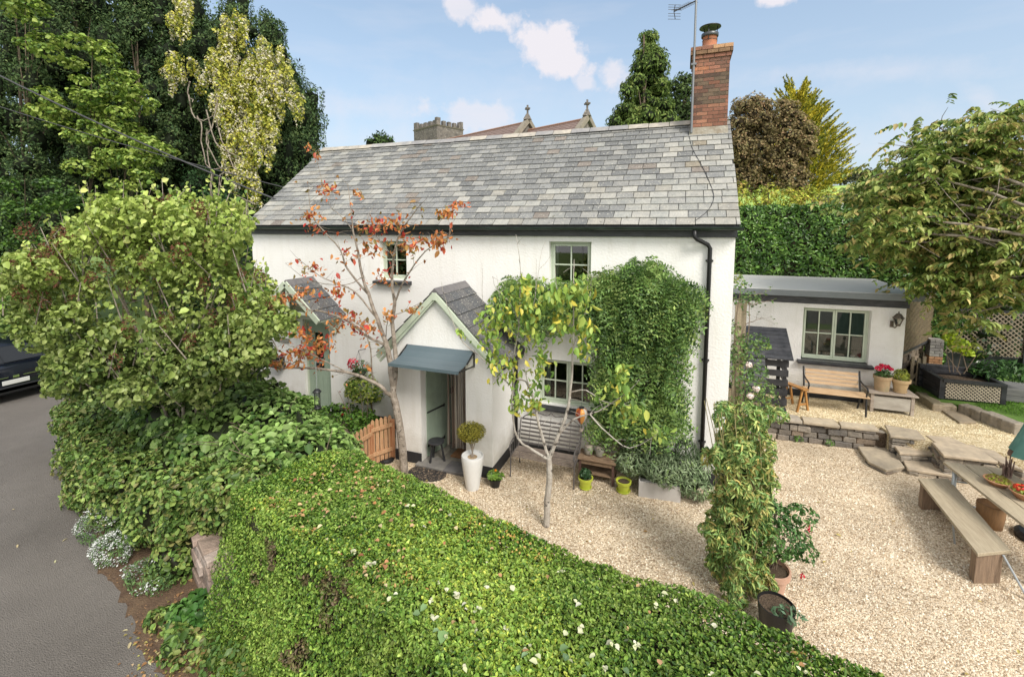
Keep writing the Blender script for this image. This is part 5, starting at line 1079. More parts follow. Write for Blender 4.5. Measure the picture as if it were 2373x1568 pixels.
um = thing('parasol', (ubs.x, ubs.y, 0), 'folded green garden parasol standing through the picnic table on a black base', 'parasol'); m.build('base', BPLAS, um)
uc = gz(2405, 1060, .9); uc = Vector((ubs.x, ubs.y, 0))
m = MB(); m.tube([(uc.x, uc.y, .14), (uc.x, uc.y, 2.7)], .02, 8); m.build('pole', STEEL, um)
m = MB(); 
U0 = Vector((4.98, 7.9, 0)); nn = 32
def fold(r, z): return [(uc.x+r*(1+.22*math.cos(k*math.pi/2))*math.cos(2*math.pi*k/nn), uc.y+r*(1+.22*math.cos(k*math.pi/2))*math.sin(2*math.pi*k/nn), z) for k in range(nn)]
rings = [fold(.38,1.2), fold(.3,1.5), fold(.22,1.85), fold(.15,2.25), fold(.03,2.62)]; vs = sum(rings, []); m.add(vs, [(i*nn+k, i*nn+(k+1) % nn, (i+1)*nn+(k+1) % nn, (i+1)*nn+k) for i in range(4) for k in range(nn)]); m.build('canopy', mat('parasol_green', (.08,.2,.17), .85, c2=(.12,.26,.22), ns=4), um, smooth=True)
# bowls and twig figures on the table
b1 = gz(2312, 1120, .76); b1.z = .74
t = thing('shallow_bowl', b1, 'shallow terracotta bowl of yellow green succulents on the table', 'bowl'); mb = MB(); mb.lathe(b1, [(.001,0),(.09,0),(.155,.07),(.165,.075),(.16,.085),(.145,.075),(.001,.06)], 24); mb.build('bowl_body', TERRA, t, smooth=True)
plant('succulents', [((b1.x,b1.y,.82),(.13,.13,.04))], 2600, .035, [(.2,.24,.03),(.35,.4,.06),(.28,.2,.06)], 'mat of yellow green succulents in the shallow bowl nearer the steps', m=LEAFM)
b2_ = gz(2374, 1152, .76); b2_.z = .74
t = thing('shallow_bowl', b2_, 'terracotta bowl of red and yellow flowers on the table, nearest the photo edge', 'bowl'); mb = MB(); mb.lathe(b2_, [(.001,0),(.09,0),(.15,.09),(.165,.1),(.16,.11),(.145,.1),(.001,.08)], 24); mb.build('bowl_body', TERRA, t, smooth=True)
P, Nn = blob_pts([((b2_.x-.03,b2_.y,.89),(.09,.09,.04))], 1500)
plant('bedding_flowers', [((b2_.x,b2_.y,.86),(.14,.14,.06))], 1500, .045, [(.03,.1,.03),(.35,.4,.05),(.06,.14,.06)], 'low bedding plants with red petals in the bowl at the photo edge', extra=[(P, tilt(Nn), .04, 'q', .9, None, pick(P, [(.6,.02,.02),(.7,.05,.03),(.6,.5,.05)], 3, 1))])
f0 = gz(2330, 1103, .74)
m = MB()
for k in range(11):
    x = f0.x+random.uniform(-.06,.09); y = f0.y+random.uniform(-.05,.05); h_ = random.uniform(.16,.3); m.tube([(x, y, .741), (x+random.uniform(-.02,.02), y+random.uniform(-.02,.02), .741+h_*.6), (x+random.uniform(-.03,.03), y, .741+h_)], [.013,.01,.007], 6)
m.tube([(f0.x+.02, f0.y, .74), (f0.x+.03, f0.y, 1.08)], .008, 6); m.lathe((f0.x+.03, f0.y, 1.12), [(.001,-.06),(.04,-.04),(.045,.0),(.03,.05),(.001,.07)], 12, sy=.4)
tag(m.build('driftwood_ornament', mat('driftwood', (.12,.075,.06), .85, c2=(.22,.15,.12), ns=12, bump=.6)), 'upright bundle of dark driftwood sticks standing on the picnic table', 'ornament')
# pots near the bamboo
tp_ = gz(1785, 1372); pot('terracotta_pot', tp_, .13, .19, .34, mat('pink_clay', (.47,.27,.19), .85, c2=(.55,.37,.28), ns=5), 'large pinkish terracotta pot of soil holding the fuchsia')
bp_ = gz(1795, 1462); pot('black_tub', bp_, .15, .19, .33, BPLAS, 'large black plastic tub of bark and small leaves near the hedge', rim=False)
# ================================================================== ROADSIDE WALL, CAR, WIRES
mb = MB(); stone_run(mb, (-5.95,3.8), (-4.6,3.22), 0, .6, .25, hs=(.07,.14), pal=[(.26,.2,.17),(.3,.25,.22),(.22,.17,.14)])
tag(mb.build('roadside_wall', STONE, attr=True, bevel=.012), 'short bare stretch of pinkish stone wall showing below the roadside hedges', 'stone wall')
car = thing('parked_car', (-18.2, 6.2, 0), 'dark blue black hatchback parked on the lane, only its rear showing', 'car')
def loft_x(mb, secs):   # secs: (x, [(y,z)...]) closed rings
    n = len(secs[0][1]); vs = [(x, y, z) for x, r in secs for (y, z) in r]
    mb.add(vs, [(i*n+k, i*n+(k+1) % n, (i+1)*n+(k+1) % n, (i+1)*n+k) for i in range(len(secs)-1) for k in range(n)]+[tuple(range(n-1,-1,-1)), tuple((len(secs)-1)*n+k for k in range(n))])
yc = 6.25
def ring(hw, z0, z1, top=.86): return [(yc-hw*.94, z0), (yc-hw, z0+.12), (yc-hw, z0+(z1-z0)*.6), (yc-hw*.97, z1-.08), (yc-hw*top, z1), (yc, z1+.02), (yc+hw*top, z1), (yc+hw*.97, z1-.08), (yc+hw, z0+(z1-z0)*.6), (yc+hw, z0+.12), (yc+hw*.94, z0)]
mb = MB(); loft_x(mb, [(-16.0,ring(.74,.3,.8)),(-16.06,ring(.84,.22,.92)),(-16.25,ring(.89,.2,.98)),(-17.2,ring(.9,.2,.97)),(-19.2,ring(.9,.2,.95)),(-20.1,ring(.86,.22,.78)),(-20.35,ring(.76,.28,.62))]); mb.build('body', CARP, car, smooth=True).modifiers.new('e', 'EDGE_SPLIT').split_angle = math.radians(45)
def gring(hw, z0, z1): return [(yc-hw, z0), (yc-hw*.8, z1-.06), (yc-hw*.68, z1), (yc, z1+.02), (yc+hw*.68, z1), (yc+hw*.8, z1-.06), (yc+hw, z0)]
mb = MB(); loft_x(mb, [(-16.22,gring(.84,.93,1.0)),(-16.6,gring(.86,.93,1.44)),(-17.2,gring(.87,.93,1.5)),(-18.2,gring(.87,.93,1.48)),(-19.1,gring(.84,.9,.98))]); mb.build('roof', CARP, car, smooth=True).modifiers.new('e', 'EDGE_SPLIT').split_angle = math.radians(45)
mb = MB(); mb.hexa([(-16.2,yc-.66,1.02),(-16.19,yc+.66,1.02),(-16.25,yc+.66,1.02),(-16.25,yc-.66,1.02)], [(-16.5,yc-.55,1.38),(-16.5,yc+.55,1.38),(-16.56,yc+.55,1.38),(-16.56,yc-.55,1.38)]); mb.build('rear_window', mat('car_glass', (.01,.011,.012), .05, spec=.6), car)
mb = MB(); mb.box(-16.0,-15.975,yc-.26,yc+.26,.48,.59); mb.build('number_plate', mat('plate', (.5,.5,.48), .5), car, bevel=.008)
mb = MB(); mb.box(-15.995,-15.975,yc-.66,yc-.14,.665,.68); mb.box(-15.995,-15.975,yc+.14,yc+.66,.665,.68); mb.box(-15.995,-15.98,yc-.6,yc+.6,.325,.335); mb.box(-15.99,-15.965,yc-.06,yc+.06,.64,.7); mb.build('chrome_trim', CHROME, car)
mb = MB(); loft_x(mb, [(-16.2,ring(.91,.24,.45)),(-15.97,ring(.82,.26,.42)),(-15.955,ring(.76,.28,.4))]); mb.build('bumper', BPLAS, car)
for s in (-1, 1):
    mb = MB(); mb.box(-16.12,-16.0,yc+s*.74-.1,yc+s*.74+.1,.74,.9); mb.build('rear_light', mat('red_lens', (.25,.01,.01), .15), car, bevel=.02)
    for xw in (-16.85, -19.45):
        wh = MB(); c_ = (xw, yc+s*.8, .31); wh.tube([(xw, yc+s*.7, .31), (xw, yc+s*.9, .31)], .31, 24); w_ = wh.build('wheel', mat('tyre', (.012,.012,.012), .9), car)
        rr = MB(); rr.tube([(xw, yc+s*.895, .31), (xw, yc+s*.905, .31)], .2, 16); rr.build('rim', ALU, w_)
# overhead wires: from a pole outside the frame on the left to the cottage corner
for (a, b, m_, sag, lab, nm) in (((0,155), (640,470), 11.5, .25, 'upper twisted black overhead cable sloping down to the cottage roof edge', 'overhead_wire'), ((0,232), (640,440), 12.5, .2, 'lower thin overhead wire crossing the dark trees', 'overhead_wire')):
    w0 = atd(a[0], a[1], m_); w1 = Vector((-9.7, 9.0, 5.15)) if a[1] < 200 else Vector((-9.9, 9.6, 5.5))
    w_1 = w0+(w0-w1)*.6; m = MB(); pts = [w_1+(w1-w_1)*(i/24)+Vector((0,0,-sag*4*(i/24)*(1-i/24))) for i in range(25)]
    m.tube(pts, .022 if a[1] < 200 else .013, 5); tag(m.build(nm, mat('wire_black', (.05,.05,.055), .6)), lab, 'wire', 'overhead wires')
w0 = Vector((-9.7,9.0,5.15)); w1 = Vector((-6.6,8.1,4.55)); m = MB(); m.tube([w0+(w1-w0)*(i/8)+Vector((0,0,-.06*4*(i/8)*(1-i/8))) for i in range(9)], .01, 5); tag(m.build('overhead_wire', MATS['wire_black']), 'black cable crossing the lower left slates down to the gutter', 'wire', 'overhead wires')
# ================================================================== CHURCH
ed = Vector((-.914,.41,0)).normalized(); en = Vector((.41,.914,0)).normalized()     # along the ridge (towards the tower), across it (away)
N0 = atd(1222, 284, 36); zr_ = N0.z; N0 = Vector((N0.x, N0.y, 0))
chu = thing('church', (N0.x, N0.y, 4), 'grey stone church with battlemented tower and purple tiled roofs behind the cottage', 'church')
CST = mat('church_stone', (.2,.175,.15), .95, c2=(.11,.1,.09), ns=2.5, nd=10, bump=1.2, bs=8, spots=[(7,.58,(.3,.28,.25)),(5,.6,(.07,.065,.06))])
CTR = mat('church_trim', (.28,.245,.19), .9, c2=(.19,.17,.135), ns=4)
CTI = mat('church_tiles', (.18,.125,.11), .85, c2=(.24,.175,.155), ns=4)
def gable_block(p, L_, hw, zr, ze, name):
    q = p+ed*L_; z0 = 2.5
    a = [p-en*hw, p+en*hw]; b = [q-en*hw, q+en*hw]
    V = [(*a[0][:2],z0),(*a[1][:2],z0),(*a[1][:2],ze),(*p[:2],zr-.1),(*a[0][:2],ze),(*b[0][:2],z0),(*b[1][:2],z0),(*b[1][:2],ze),(*q[:2],zr-.1),(*b[0][:2],ze)]
    m = MB(); m.add(V, [(0,1,2,3,4),(9,8,7,6,5),(0,4,9,5),(1,6,7,2)]); m.build('wall', CST, chu)
    m = MB(); 
    for s in (-1, 1):
        e0 = p+en*hw*1.06*s; e1 = q+en*hw*1.06*s; zz = zr-(zr-ze)*1.06; n = 22
        for i in range(n):     # courses of tiles
            t0, t1 = i/n, (i+1)/n; f = lambda base, top, t, up=0: Vector((*(base+(top-base)*t)[:2], zr+(zz-zr)*t+up))
            A0, A1_, B0, B1_ = f(p, e0, t0), f(p, e0, t1, .05), f(q, e1, t0), f(q, e1, t1, .05)
            vs = [A0, B0, B1_, A1_]; m.add(vs if s < 0 else vs[::-1], [(0,1,2,3)]); m.add([A1_, B1_, B1_-Vector((0,0,.05)), A1_-Vector((0,0,.05))], [(0,1,2,3)])
    m.build('roof', CTI, chu)
    m = MB(); m.tube([Vector((*p[:2], zr+.03)), Vector((*q[:2], zr+.03))], .09, 6); m.build('ridge_tiles', mat('church_ridge', (.3,.17,.12), .85), chu)
    m = MB(); co = .28
    for s in (-1, 1):
        e = p+en*(hw+.15)*s; m.beam(Vector((*p[:2], zr+.16)), Vector((*e[:2], zr+.16-(zr-ze)*(hw+.15)/hw)), .45, .3)
    m.build('gable_coping', CTR, chu)
    m = MB(); c_ = Vector((*p[:2], zr+.2)); m.hexa([c_+Vector(v) for v in ((-.28,-.28,0),(.28,-.28,0),(.28,.28,0),(-.28,.28,0))], [c_+Vector(v) for v in ((-.09,-.09,.45),(.09,-.09,.45),(.09,.09,.45),(-.09,.09,.45))])
    m.beam(c_+Vector((0,0,.4)), c_+Vector((0,0,1.12)), .12, .12); m.beam(c_+Vector((0,0,.85))-en*.24-ed*.05, c_+Vector((0,0,.85))+en*.24+ed*.05, .12, .12)
    m.beam(c_+Vector((0,0,.85))-ed*.24, c_+Vector((0,0,.85))+ed*.24, .11, .11); m.build('gable_cross', CST, chu)
gable_block(N0, 12, 3.6, zr_, zr_-3.6, 'nave')
ch_e = N0-ed*5.7+en*.0; zc = wy(1412, 272, ch_e.y).z; gable_block(ch_e, 5.6, 3.1, zc, zc-3.1, 'chancel')
TC = atd(1012, 300, 47); tw_ = 5.0; ztop = atd(1012, 290, 47).z
tcx = Vector((TC.x, TC.y, 0)); r_ = math.radians(-2)
ta = Vector((math.cos(math.radians(66)), math.sin(math.radians(66)), 0)); tb_ = Vector((-math.sin(math.radians(66)), math.cos(math.radians(66)), 0))
wa, wb_ = 3.5, 4.2
base = [tcx, tcx+ta*wa, tcx+ta*wa+tb_*wb_, tcx+tb_*wb_]
def tring(z, o): 
    c_ = (base[0]+base[2])/2; return [Vector((*(c_+(b-c_)*(1+o))[:2], z)) for b in base]
m = MB(); m.hexa(tring(2.5, 0), tring(ztop, 0)); m.build('tower', CST, chu)
m = MB(); m.hexa(tring(ztop-1.55, .03), tring(ztop-1.38, .06)); m.hexa(tring(ztop-.06, .02), tring(ztop+.06, .05)); m.build('string_course', CTR, chu)
m = MB()
for i in range(4):
    a, b = base[i], base[(i+1) % 4]; n = 5
    for k in range(n):
        t0, t1 = (k+.0)/n*1.0+.03, (k+.55)/n+.03
        if k == 0: t0 = 0
        dirn = (b-a); inn = ((base[0]+base[2])/2-(a+b)/2).normalized()*.35; hh = .5+(.25 if k == 0 else 0)
        p0_, p1_ = a+dirn*t0, a+dirn*t1; m.hexa([Vector((*v[:2], ztop+.06)) for v in (p0_, p1_, p1_+inn, p0_+inn)], [Vector((*v[:2], ztop+.06+hh)) for v in (p0_, p1_, p1_+inn, p0_+inn)])
m.build('battlement', CST, chu)
m = MB(); mid = (base[0]+base[3])/2; m.beam(Vector((*(mid-ta*.03)[:2], ztop-2.9)), Vector((*(mid-ta*.03)[:2], ztop-2.2)), .22, .1); m.build('slit_window', DARKI, chu)
# ================================================================== NEAR HEDGE (clipped, small leaved)
HZ = 1.7
hfar = [(5.2,2.45),(1.4,3.25),(-1.4,3.82),(-3.95,4.45)]; hnear = [(5.2,.9),(.6,1.75),(-1.3,2.28),(-2.45,2.7),(-4.45,3.3)]
hd = thing('clipped_hedge', (-1.5, 3.2, 0), 'long clipped small leaved hedge with flat top filling the foreground', 'hedge')
HP = [(.04,.1,.015),(.085,.18,.024),(.15,.26,.038),(.22,.34,.055),(.33,.43,.09),(.17,.28,.045)]
def strip(a, b, z0, z1, out=0., outa=None):
    a = Vector(a); b = Vector(b); d = (b-a).normalized(); n_ = Vector((d.y, -d.x))*out
    return [(a.x+n_.x, a.y+n_.y, z0), (b.x+n_.x, b.y+n_.y, z0), (b.x, b.y, z1), (a.x, a.y, z1)]
def hedge_pts(top_polys, side_quads, dt, ds, disp, ns, seed):
    Ps, Ns = [], []
    for q in top_polys: p, n = quad_pts(q, dt); n = np.where(n[:, 2:3] < 0, -n, n); Ps.append(p); Ns.append(n)
    for q, o in side_quads:
        p, n = quad_pts(q, ds); s = np.sign(n@np.array(o)); Ps.append(p); Ns.append(n*s[:, None])
    P = np.concatenate(Ps); N = np.concatenate(Ns); P = P+N*(vnoise(P, ns, seed)*disp+vnoise(P, ns*3.5, seed+1)*disp*.4-RNG.random(len(P))**2*.09)[:, None]
    return P, N
tops = [[(*hnear[0],HZ),(*hfar[0],HZ),(*hfar[1],HZ),(*hnear[1],HZ)], [(*hnear[1],HZ),(*hfar[1],HZ),(*hfar[2],HZ),(*hnear[2],HZ)], [(*hnear[2],HZ),(*hfar[2],HZ),((hfar[2][0]+hfar[3][0])/2,(hfar[2][1]+hfar[3][1])/2,HZ),(*hnear[3],HZ)],
        [(*hnear[3],HZ),((hfar[2][0]+hfar[3][0])/2,(hfar[2][1]+hfar[3][1])/2,HZ),(*hfar[3],HZ),(*hnear[4],HZ)]]
sides = [(strip(hnear[i+1], hnear[i], .02, HZ, .32), (-.3,-1,0)) for i in range(4)]+[(strip(hfar[i], hfar[i+1], .1, HZ, .05), (.2,1,0)) for i in range(3)]+[(strip(hfar[3], hnear[4], .05, HZ, .15), (-1,0,0))]
P, Nn = hedge_pts(tops, sides, 12500, 8200, .06, 1.1, 2)
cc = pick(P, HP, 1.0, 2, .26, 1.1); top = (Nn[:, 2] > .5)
br_n = vnoise(P, .75, 9); brown = np.zeros(len(P), bool)
for (qx, qy, qz, qr) in ((770,1385,1.45,.17),(640,1275,1.45,.13),(720,1340,1.4,.1),(800,1335,1.55,.1),(560,1420,1.0,.12),(700,1500,.9,.13),(610,1330,1.1,.1),(1700,1300,1.6,.07)):
    g_q = gz(qx, qy, qz); brown |= (np.linalg.norm((P-np.array(g_q))*[.8,1,.8], axis=1) < qr*.85*(1+.8*vnoise(P, 4, 5))) ; keep = ~(brown & (RNG.random(len(P)) < .45))
dry = top & (vnoise(P, .9, 12) > .25) & (RNG.random(len(P)) < .1) ; cc[dry] = pick(P[dry], [(.42,.4,.12),(.5,.3,.1),(.3,.33,.08)], 2, 1)
cc[brown] = pick(P[brown], [(.1,.075,.045),(.17,.12,.07),(.13,.14,.04),(.12,.2,.04)], 2, 1)
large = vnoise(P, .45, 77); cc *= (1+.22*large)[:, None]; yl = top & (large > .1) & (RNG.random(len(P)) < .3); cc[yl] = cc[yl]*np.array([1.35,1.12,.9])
P, Nn, cc = P[keep], Nn[keep], cc[keep]
leaf_obj('foliage', [(P, tilt(Nn, .85, .1), .0275, 'r', .55, None, cc)], LEAF, hd)
# scattered taller sprigs make an uneven outline
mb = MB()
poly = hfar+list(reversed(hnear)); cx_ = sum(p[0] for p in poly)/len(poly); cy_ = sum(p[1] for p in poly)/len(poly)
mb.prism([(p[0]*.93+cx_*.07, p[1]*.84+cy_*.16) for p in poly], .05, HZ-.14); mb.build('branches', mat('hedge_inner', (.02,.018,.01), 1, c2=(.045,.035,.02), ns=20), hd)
# fallen leaves lying on the hedge: cream, orange and ivy
def scatter_leaves(name, pts, size, pal, label, up=.03, asp=.8, kd='r', cat='leaves', group=None):
    P = np.array([(p[0], p[1], p[2]+up) for p in pts]); N = unit(np.tile([0,0,1.], (len(P),1))+rnd_dir(len(P))*.35)
    o = leaf_obj(name, [(P, N, size, kd, asp, None, pick(P, pal, 5, 1, .15, 1.5))], LEAFM, kind='stuff'); return tag(o, label, cat, group)
def onhedge(n, x0, x1, dens=None):
    o = []
    while len(o) < n:
        x = random.uniform(x0, x1); t = random.uniform(.06, .94)
        yf = np.interp(x, [-3.95,-1.4,1.25,5.2], [4.45,3.82,3.17,2.3]); yn = np.interp(x, [-4.45,-2.45,-1.3,.6,5.2], [3.3,2.7,2.28,1.75,.9])
        p = (x, yn+(yf-yn)*t, HZ)
        if dens is None or random.random() < dens(p): o.append(p)
    return o
# cream lobed leaves: each a little cluster
cream = []
for p in onhedge(105, -2.6, 2.4, lambda p: .2+.8*(p[1] < 2.9)):
    cream += [(p[0]+random.gauss(0,.016), p[1]+random.gauss(0,.016), HZ+random.uniform(0,.015)) for _ in range(random.choice((1,1,2,2,3,5)))]
scatter_leaves('fallen_leaves', cream, .036, [(.62,.6,.42),(.5,.52,.3),(.72,.7,.55)], 'cream white fallen maple leaves scattered over the clipped hedge top', .045, .75)
scatter_leaves('fallen_leaves', onhedge(170, -3.9, -2.0, lambda p: .35+.65*(p[0] < -2.8))+onhedge(36, -2, 1.2), .034, [(.42,.2,.08),(.5,.36,.18),(.36,.14,.07),(.55,.46,.27)], 'orange and tan fallen leaves on the far end of the clipped hedge', .04)
# sycamore maple seedlings / ivy patch near the camera
iv = [p for p in onhedge(60, -1.9, .2) if p[1] < 2.7]; scatter_leaves('ivy_leaves', iv, .05, [(.12,.2,.1),(.2,.3,.15),(.16,.26,.1)], 'dull grey green ivy leaves growing through the near hedge top', .04)
# ================================================================== BROAD LEAVED ROADSIDE HEDGE
h2 = thing('mixed_hedge', (-7.5, 5, 0), 'overgrown broad leaved roadside hedge curving along the lane to the left', 'hedge')
pal2 = [(.05,.11,.025),(.1,.19,.045),(.16,.27,.06),(.24,.37,.1),(.33,.46,.16),(.2,.31,.08)]
bl2 = []
pathc = [(-4.75,4.75,1.0,.85),(-5.3,5.0,1.08,.9),(-5.9,5.15,1.12,1.0),(-6.6,5.3,1.15,1.1),(-7.3,5.4,1.15,1.15),(-8.1,5.5,1.15,1.15),(-8.9,5.6,1.1,1.1),(-9.8,5.8,1.05,1.0),(-10.6,5.9,1.0,.95)]
for (x, y, zz, r) in pathc: bl2.append(((x, y, zz*.72), (r*.85, r*.9, .85*zz+.02)))
for _ in range(70):
    i = random.randint(0, len(pathc)-1); x, y, zz, r = pathc[i]; a = random.uniform(0, 6.28); rr = random.uniform(.5,.95)*r
    bl2.append(((x+rr*math.cos(a)*.9, y+rr*math.sin(a)*.8, random.uniform(.5,1.42)), (random.uniform(.2,.36),)*2+(random.uniform(.16,.28),)))
P, Nn = blob_pts(bl2, 480, ns=1.2, seed=4, under=.8, inner=.4, rough=.2); 
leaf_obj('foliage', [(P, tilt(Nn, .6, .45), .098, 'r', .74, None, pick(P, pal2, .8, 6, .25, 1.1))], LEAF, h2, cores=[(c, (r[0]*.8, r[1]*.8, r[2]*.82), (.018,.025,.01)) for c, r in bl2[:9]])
mb = MB()
for k in range(60):
    i = random.randint(0, 8); x, y, zz, r = pathc[i]; p = Vector((x+random.gauss(0,.2), y+random.gauss(0,.2), .2)); limb(mb, [p, p+Vector((random.gauss(0,.3), random.gauss(-.1,.3), .7)), p+Vector((random.gauss(0,.5), random.gauss(-.2,.45), random.uniform(1.2,1.6)))], .012, .004, 4)
mb.build('branches', TWIG, h2)
# low tangle between the hedges and the lane: leafy bank
bk3 = [((-9.3,4.75,.45),(.9,.45,.65)),((-8.3,4.4,.4),(.8,.45,.7)),((-7.3,4.1,.45),(.8,.45,.75)),((-6.5,3.95,.5),(.6,.4,.75)),((-5.9,3.95,.55),(.45,.35,.7)),((-5.3,4.05,.8),(.5,.35,.6)),((-4.95,3.9,1.1),(.35,.35,.5)),((-10.3,5.1,.5),(.8,.5,.65)),((-11.2,5.5,.5),(.6,.5,.6))]
bk3 += [((-6.05,3.62,.2),(.35,.2,.3)),((-8.9,4.25,.25),(.6,.3,.42)),((-9.9,4.7,.25),(.6,.3,.4)),((-4.75,2.95,.06),(.35,.18,.16)),((-5.3,3.08,.05),(.3,.18,.14))]
for _ in range(90):
    c0_, r0b = bk3[random.randint(0, 8)]; a = random.uniform(0, 6.28); e_ = random.uniform(-.2,1.2); bk3.append(((c0_[0]+r0b[0]*.9*math.cos(a)*math.cos(e_), c0_[1]-abs(r0b[1]*.8*math.sin(a)), c0_[2]+r0b[2]*.85*math.sin(e_)), (random.uniform(.12,.26),)*2+(random.uniform(.1,.2),)))
P, Nn = blob_pts(bk3, 900, ns=1.4, seed=8, under=.7, inner=.5, rough=.35)
tag(leaf_obj('bank_shrubs', [(P, tilt(Nn, .85, .3), .066, 'r', .62, None, pick(P, [(.05,.1,.02),(.1,.18,.04),(.17,.27,.06),(.3,.38,.1),(.2,.19,.07)], 1.6, 8, .28, 1.5))], LEAF, kind='stuff', cores=[(c, (r[0]*.7, r[1]*.7, r[2]*.75), (.02,.022,.01)) for c, r in bk3[:10]]), 'tangled small leaved growth spilling down the bank to the lane edge', 'bank plants')
def flowers_blob(name, c, r, label, white=.55, grp='white alyssum clumps beside the lane'):
    P, Nn = blob_pts([(c, r)], 1500, ns=4); P2, N2 = blob_pts([((c[0], c[1], c[2]+.02), r)], 2300, ns=4)
    P2 = P2[vnoise(P2, 2.2, 3) > -.6+1.0*(1-white)]; N2 = np.tile([0,0,1.], (len(P2),1))
    o = leaf_obj(name, [(P, tilt(Nn, .8, .3), .04, 'q', .35, None, pick(P, [(.06,.12,.04),(.14,.22,.08)], 3)), (P2, tilt(N2, .6, .2), .018, 'q', .9, None, pick(P2, [(.55,.57,.55),(.75,.77,.75)], 3, 1, .1))], LEAFM); return tag(o, label, 'flowers', grp)
a = gz(232, 1225, .15); flowers_blob('alyssum', (a.x+.02, a.y+.02, .16), (.42,.25,.26), 'upper clump of white alyssum spilling onto the lane below the hedge')
a = gz(260, 1278, .12); flowers_blob('alyssum', (a.x, a.y, .13), (.3,.2,.2), 'white alyssum clump in the middle of the three beside the lane', .8)
a = gz(345, 1338, .1); flowers_blob('alyssum', (a.x, a.y, .1), (.36,.2,.2), 'lowest sparse clump of white alyssum beside the lane', .3)
for (px, py, rr, lab) in ((400,1270,.22,'dark leafy primrose tuft on the verge beside the stone wall'), (470,1410,.26,'broad green dock leaves on the verge below the clipped hedge'), (415,1435,.12,'small green weed at the lane edge by the fallen leaves')):
    a = gz(px, py, .1); P, Nn = blob_pts([((a.x, a.y, .1), (rr, rr*.7, .16))], 620); tag(leaf_obj('verge_plant', [(P, tilt(Nn, .7, .5), .09, 'r', .7, None, pick(P, [(.03,.09,.02),(.06,.16,.03),(.12,.24,.05)], 2))], LEAF), lab, 'plant', 'leafy plants on the verge')
lit = []
for _ in range(900):
    p = gz(random.uniform(330, 560), random.uniform(1300, 1568)); 
    if -5.6 < p.x < -3.2 and p.y > 2.3: lit.append((p.x+random.gauss(0,.1), p.y+random.gauss(0,.1), .004))
scatter_leaves('leaf_litter', lit, .032, [(.3,.16,.07),(.42,.27,.13),(.2,.1,.05),(.35,.36,.1),(.5,.38,.24)], 'brown and yellow leaf litter along the lane edge', .01)
gl = []
while len(gl) < 150:
    p = in_pat(); gl.append((p[0], p[1], .02))
scatter_leaves('gravel_leaves', gl, .045, [(.4,.3,.12),(.5,.45,.15),(.3,.15,.06),(.45,.4,.25)], 'sparse small fallen leaves lying over the gravel patio', .006, .5)
rl = [gz(x, y) for x, y in ((128,1300),(347,1535),(352,1528),(30,1180),(40,1265),(300,1495),(290,1460),(400,1535),(150,1250),(420,1500))]
scatter_leaves('road_leaves', [(p.x, p.y, 0) for p in rl], .075, [(.6,.58,.35),(.5,.42,.25)], 'few pale fallen leaves lying on the open lane', .004, .35)
# small weeds under the near hedge
bb = [((-3.9,2.9,.2),(.5,.25,.3)),((-3.2,2.55,.25),(.5,.25,.35)),((-2.4,2.3,.2),(.5,.25,.3))]
P, Nn = blob_pts(bb, 900, under=.2); tag(leaf_obj('hedge_bottom_weeds', [(P, tilt(Nn, .8, .3), .05, 'q', .6, None, pick(P, [(.04,.1,.02),(.1,.18,.04),(.22,.15,.05)], 2))], LEAF, kind='stuff'), 'weeds and low growth at the foot of the clipped hedge', 'weeds')
# ================================================================== LILAC
D_ = 6.9
lil = thing('lilac_shrub', (*atd(480, 870, 6.5)[:2], 0), 'big heart leaved lilac shrub with brown seed heads above the roadside hedge', 'shrub')
lb = [(330,690,230,195),(200,640,150,100),(420,560,130,90),(300,520,100,60),(510,540,70,70),(110,690,105,70),(480,690,130,100),(560,720,80,60),(310,830,150,70),(200,780,110,60),(540,800,60,40),(60,640,55,40),(450,800,90,60),(160,860,60,40),(610,740,40,30),(360,880,150,45),(480,850,90,40),(230,880,90,35),(560,830,60,30)]
bl3 = []
for (px, py, rx, ry) in lb: c = atd(px, py, D_+random.uniform(-.35,.45)); bl3.append((tuple(c), (rx*D_/F*.86, rx*D_/F*.6, ry*D_/F*.86)))
sub = []
for _ in range(330):
    px, py, rx, ry = random.choice(lb); a = random.uniform(0, 6.28); t = random.uniform(.6, 1.14); c = atd(px+rx*t*math.cos(a), py+ry*t*math.sin(a), D_+random.uniform(-.9,.6)); r = random.uniform(.1,.24); sub.append((tuple(c), (r, r, r*.8)))
P, Nn = blob_pts(bl3, 150, ns=1.3, seed=5, under=.8, inner=.55, rough=.3); P2, N2 = blob_pts(sub, 400, ns=1.5, seed=6, under=.8, inner=.8)
P = np.concatenate([P, P2]); Nn = np.concatenate([Nn, N2])
palL = [(.07,.13,.03),(.14,.22,.05),(.23,.33,.08),(.34,.44,.11),(.47,.54,.2),(.3,.4,.1)]
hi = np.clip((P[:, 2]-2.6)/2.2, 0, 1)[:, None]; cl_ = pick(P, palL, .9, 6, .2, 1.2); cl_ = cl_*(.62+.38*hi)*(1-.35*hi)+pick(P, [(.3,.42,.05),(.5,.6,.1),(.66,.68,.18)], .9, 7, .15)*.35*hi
Dd = unit(np.tile([0,0,-1.], (len(P),1))+rnd_dir(len(P))*.8)
leaf_obj('foliage', [(P, tilt(Nn, 1.1, .4), .07, 'r', .78, Dd, cl_)], LEAF, lil)
sh = []
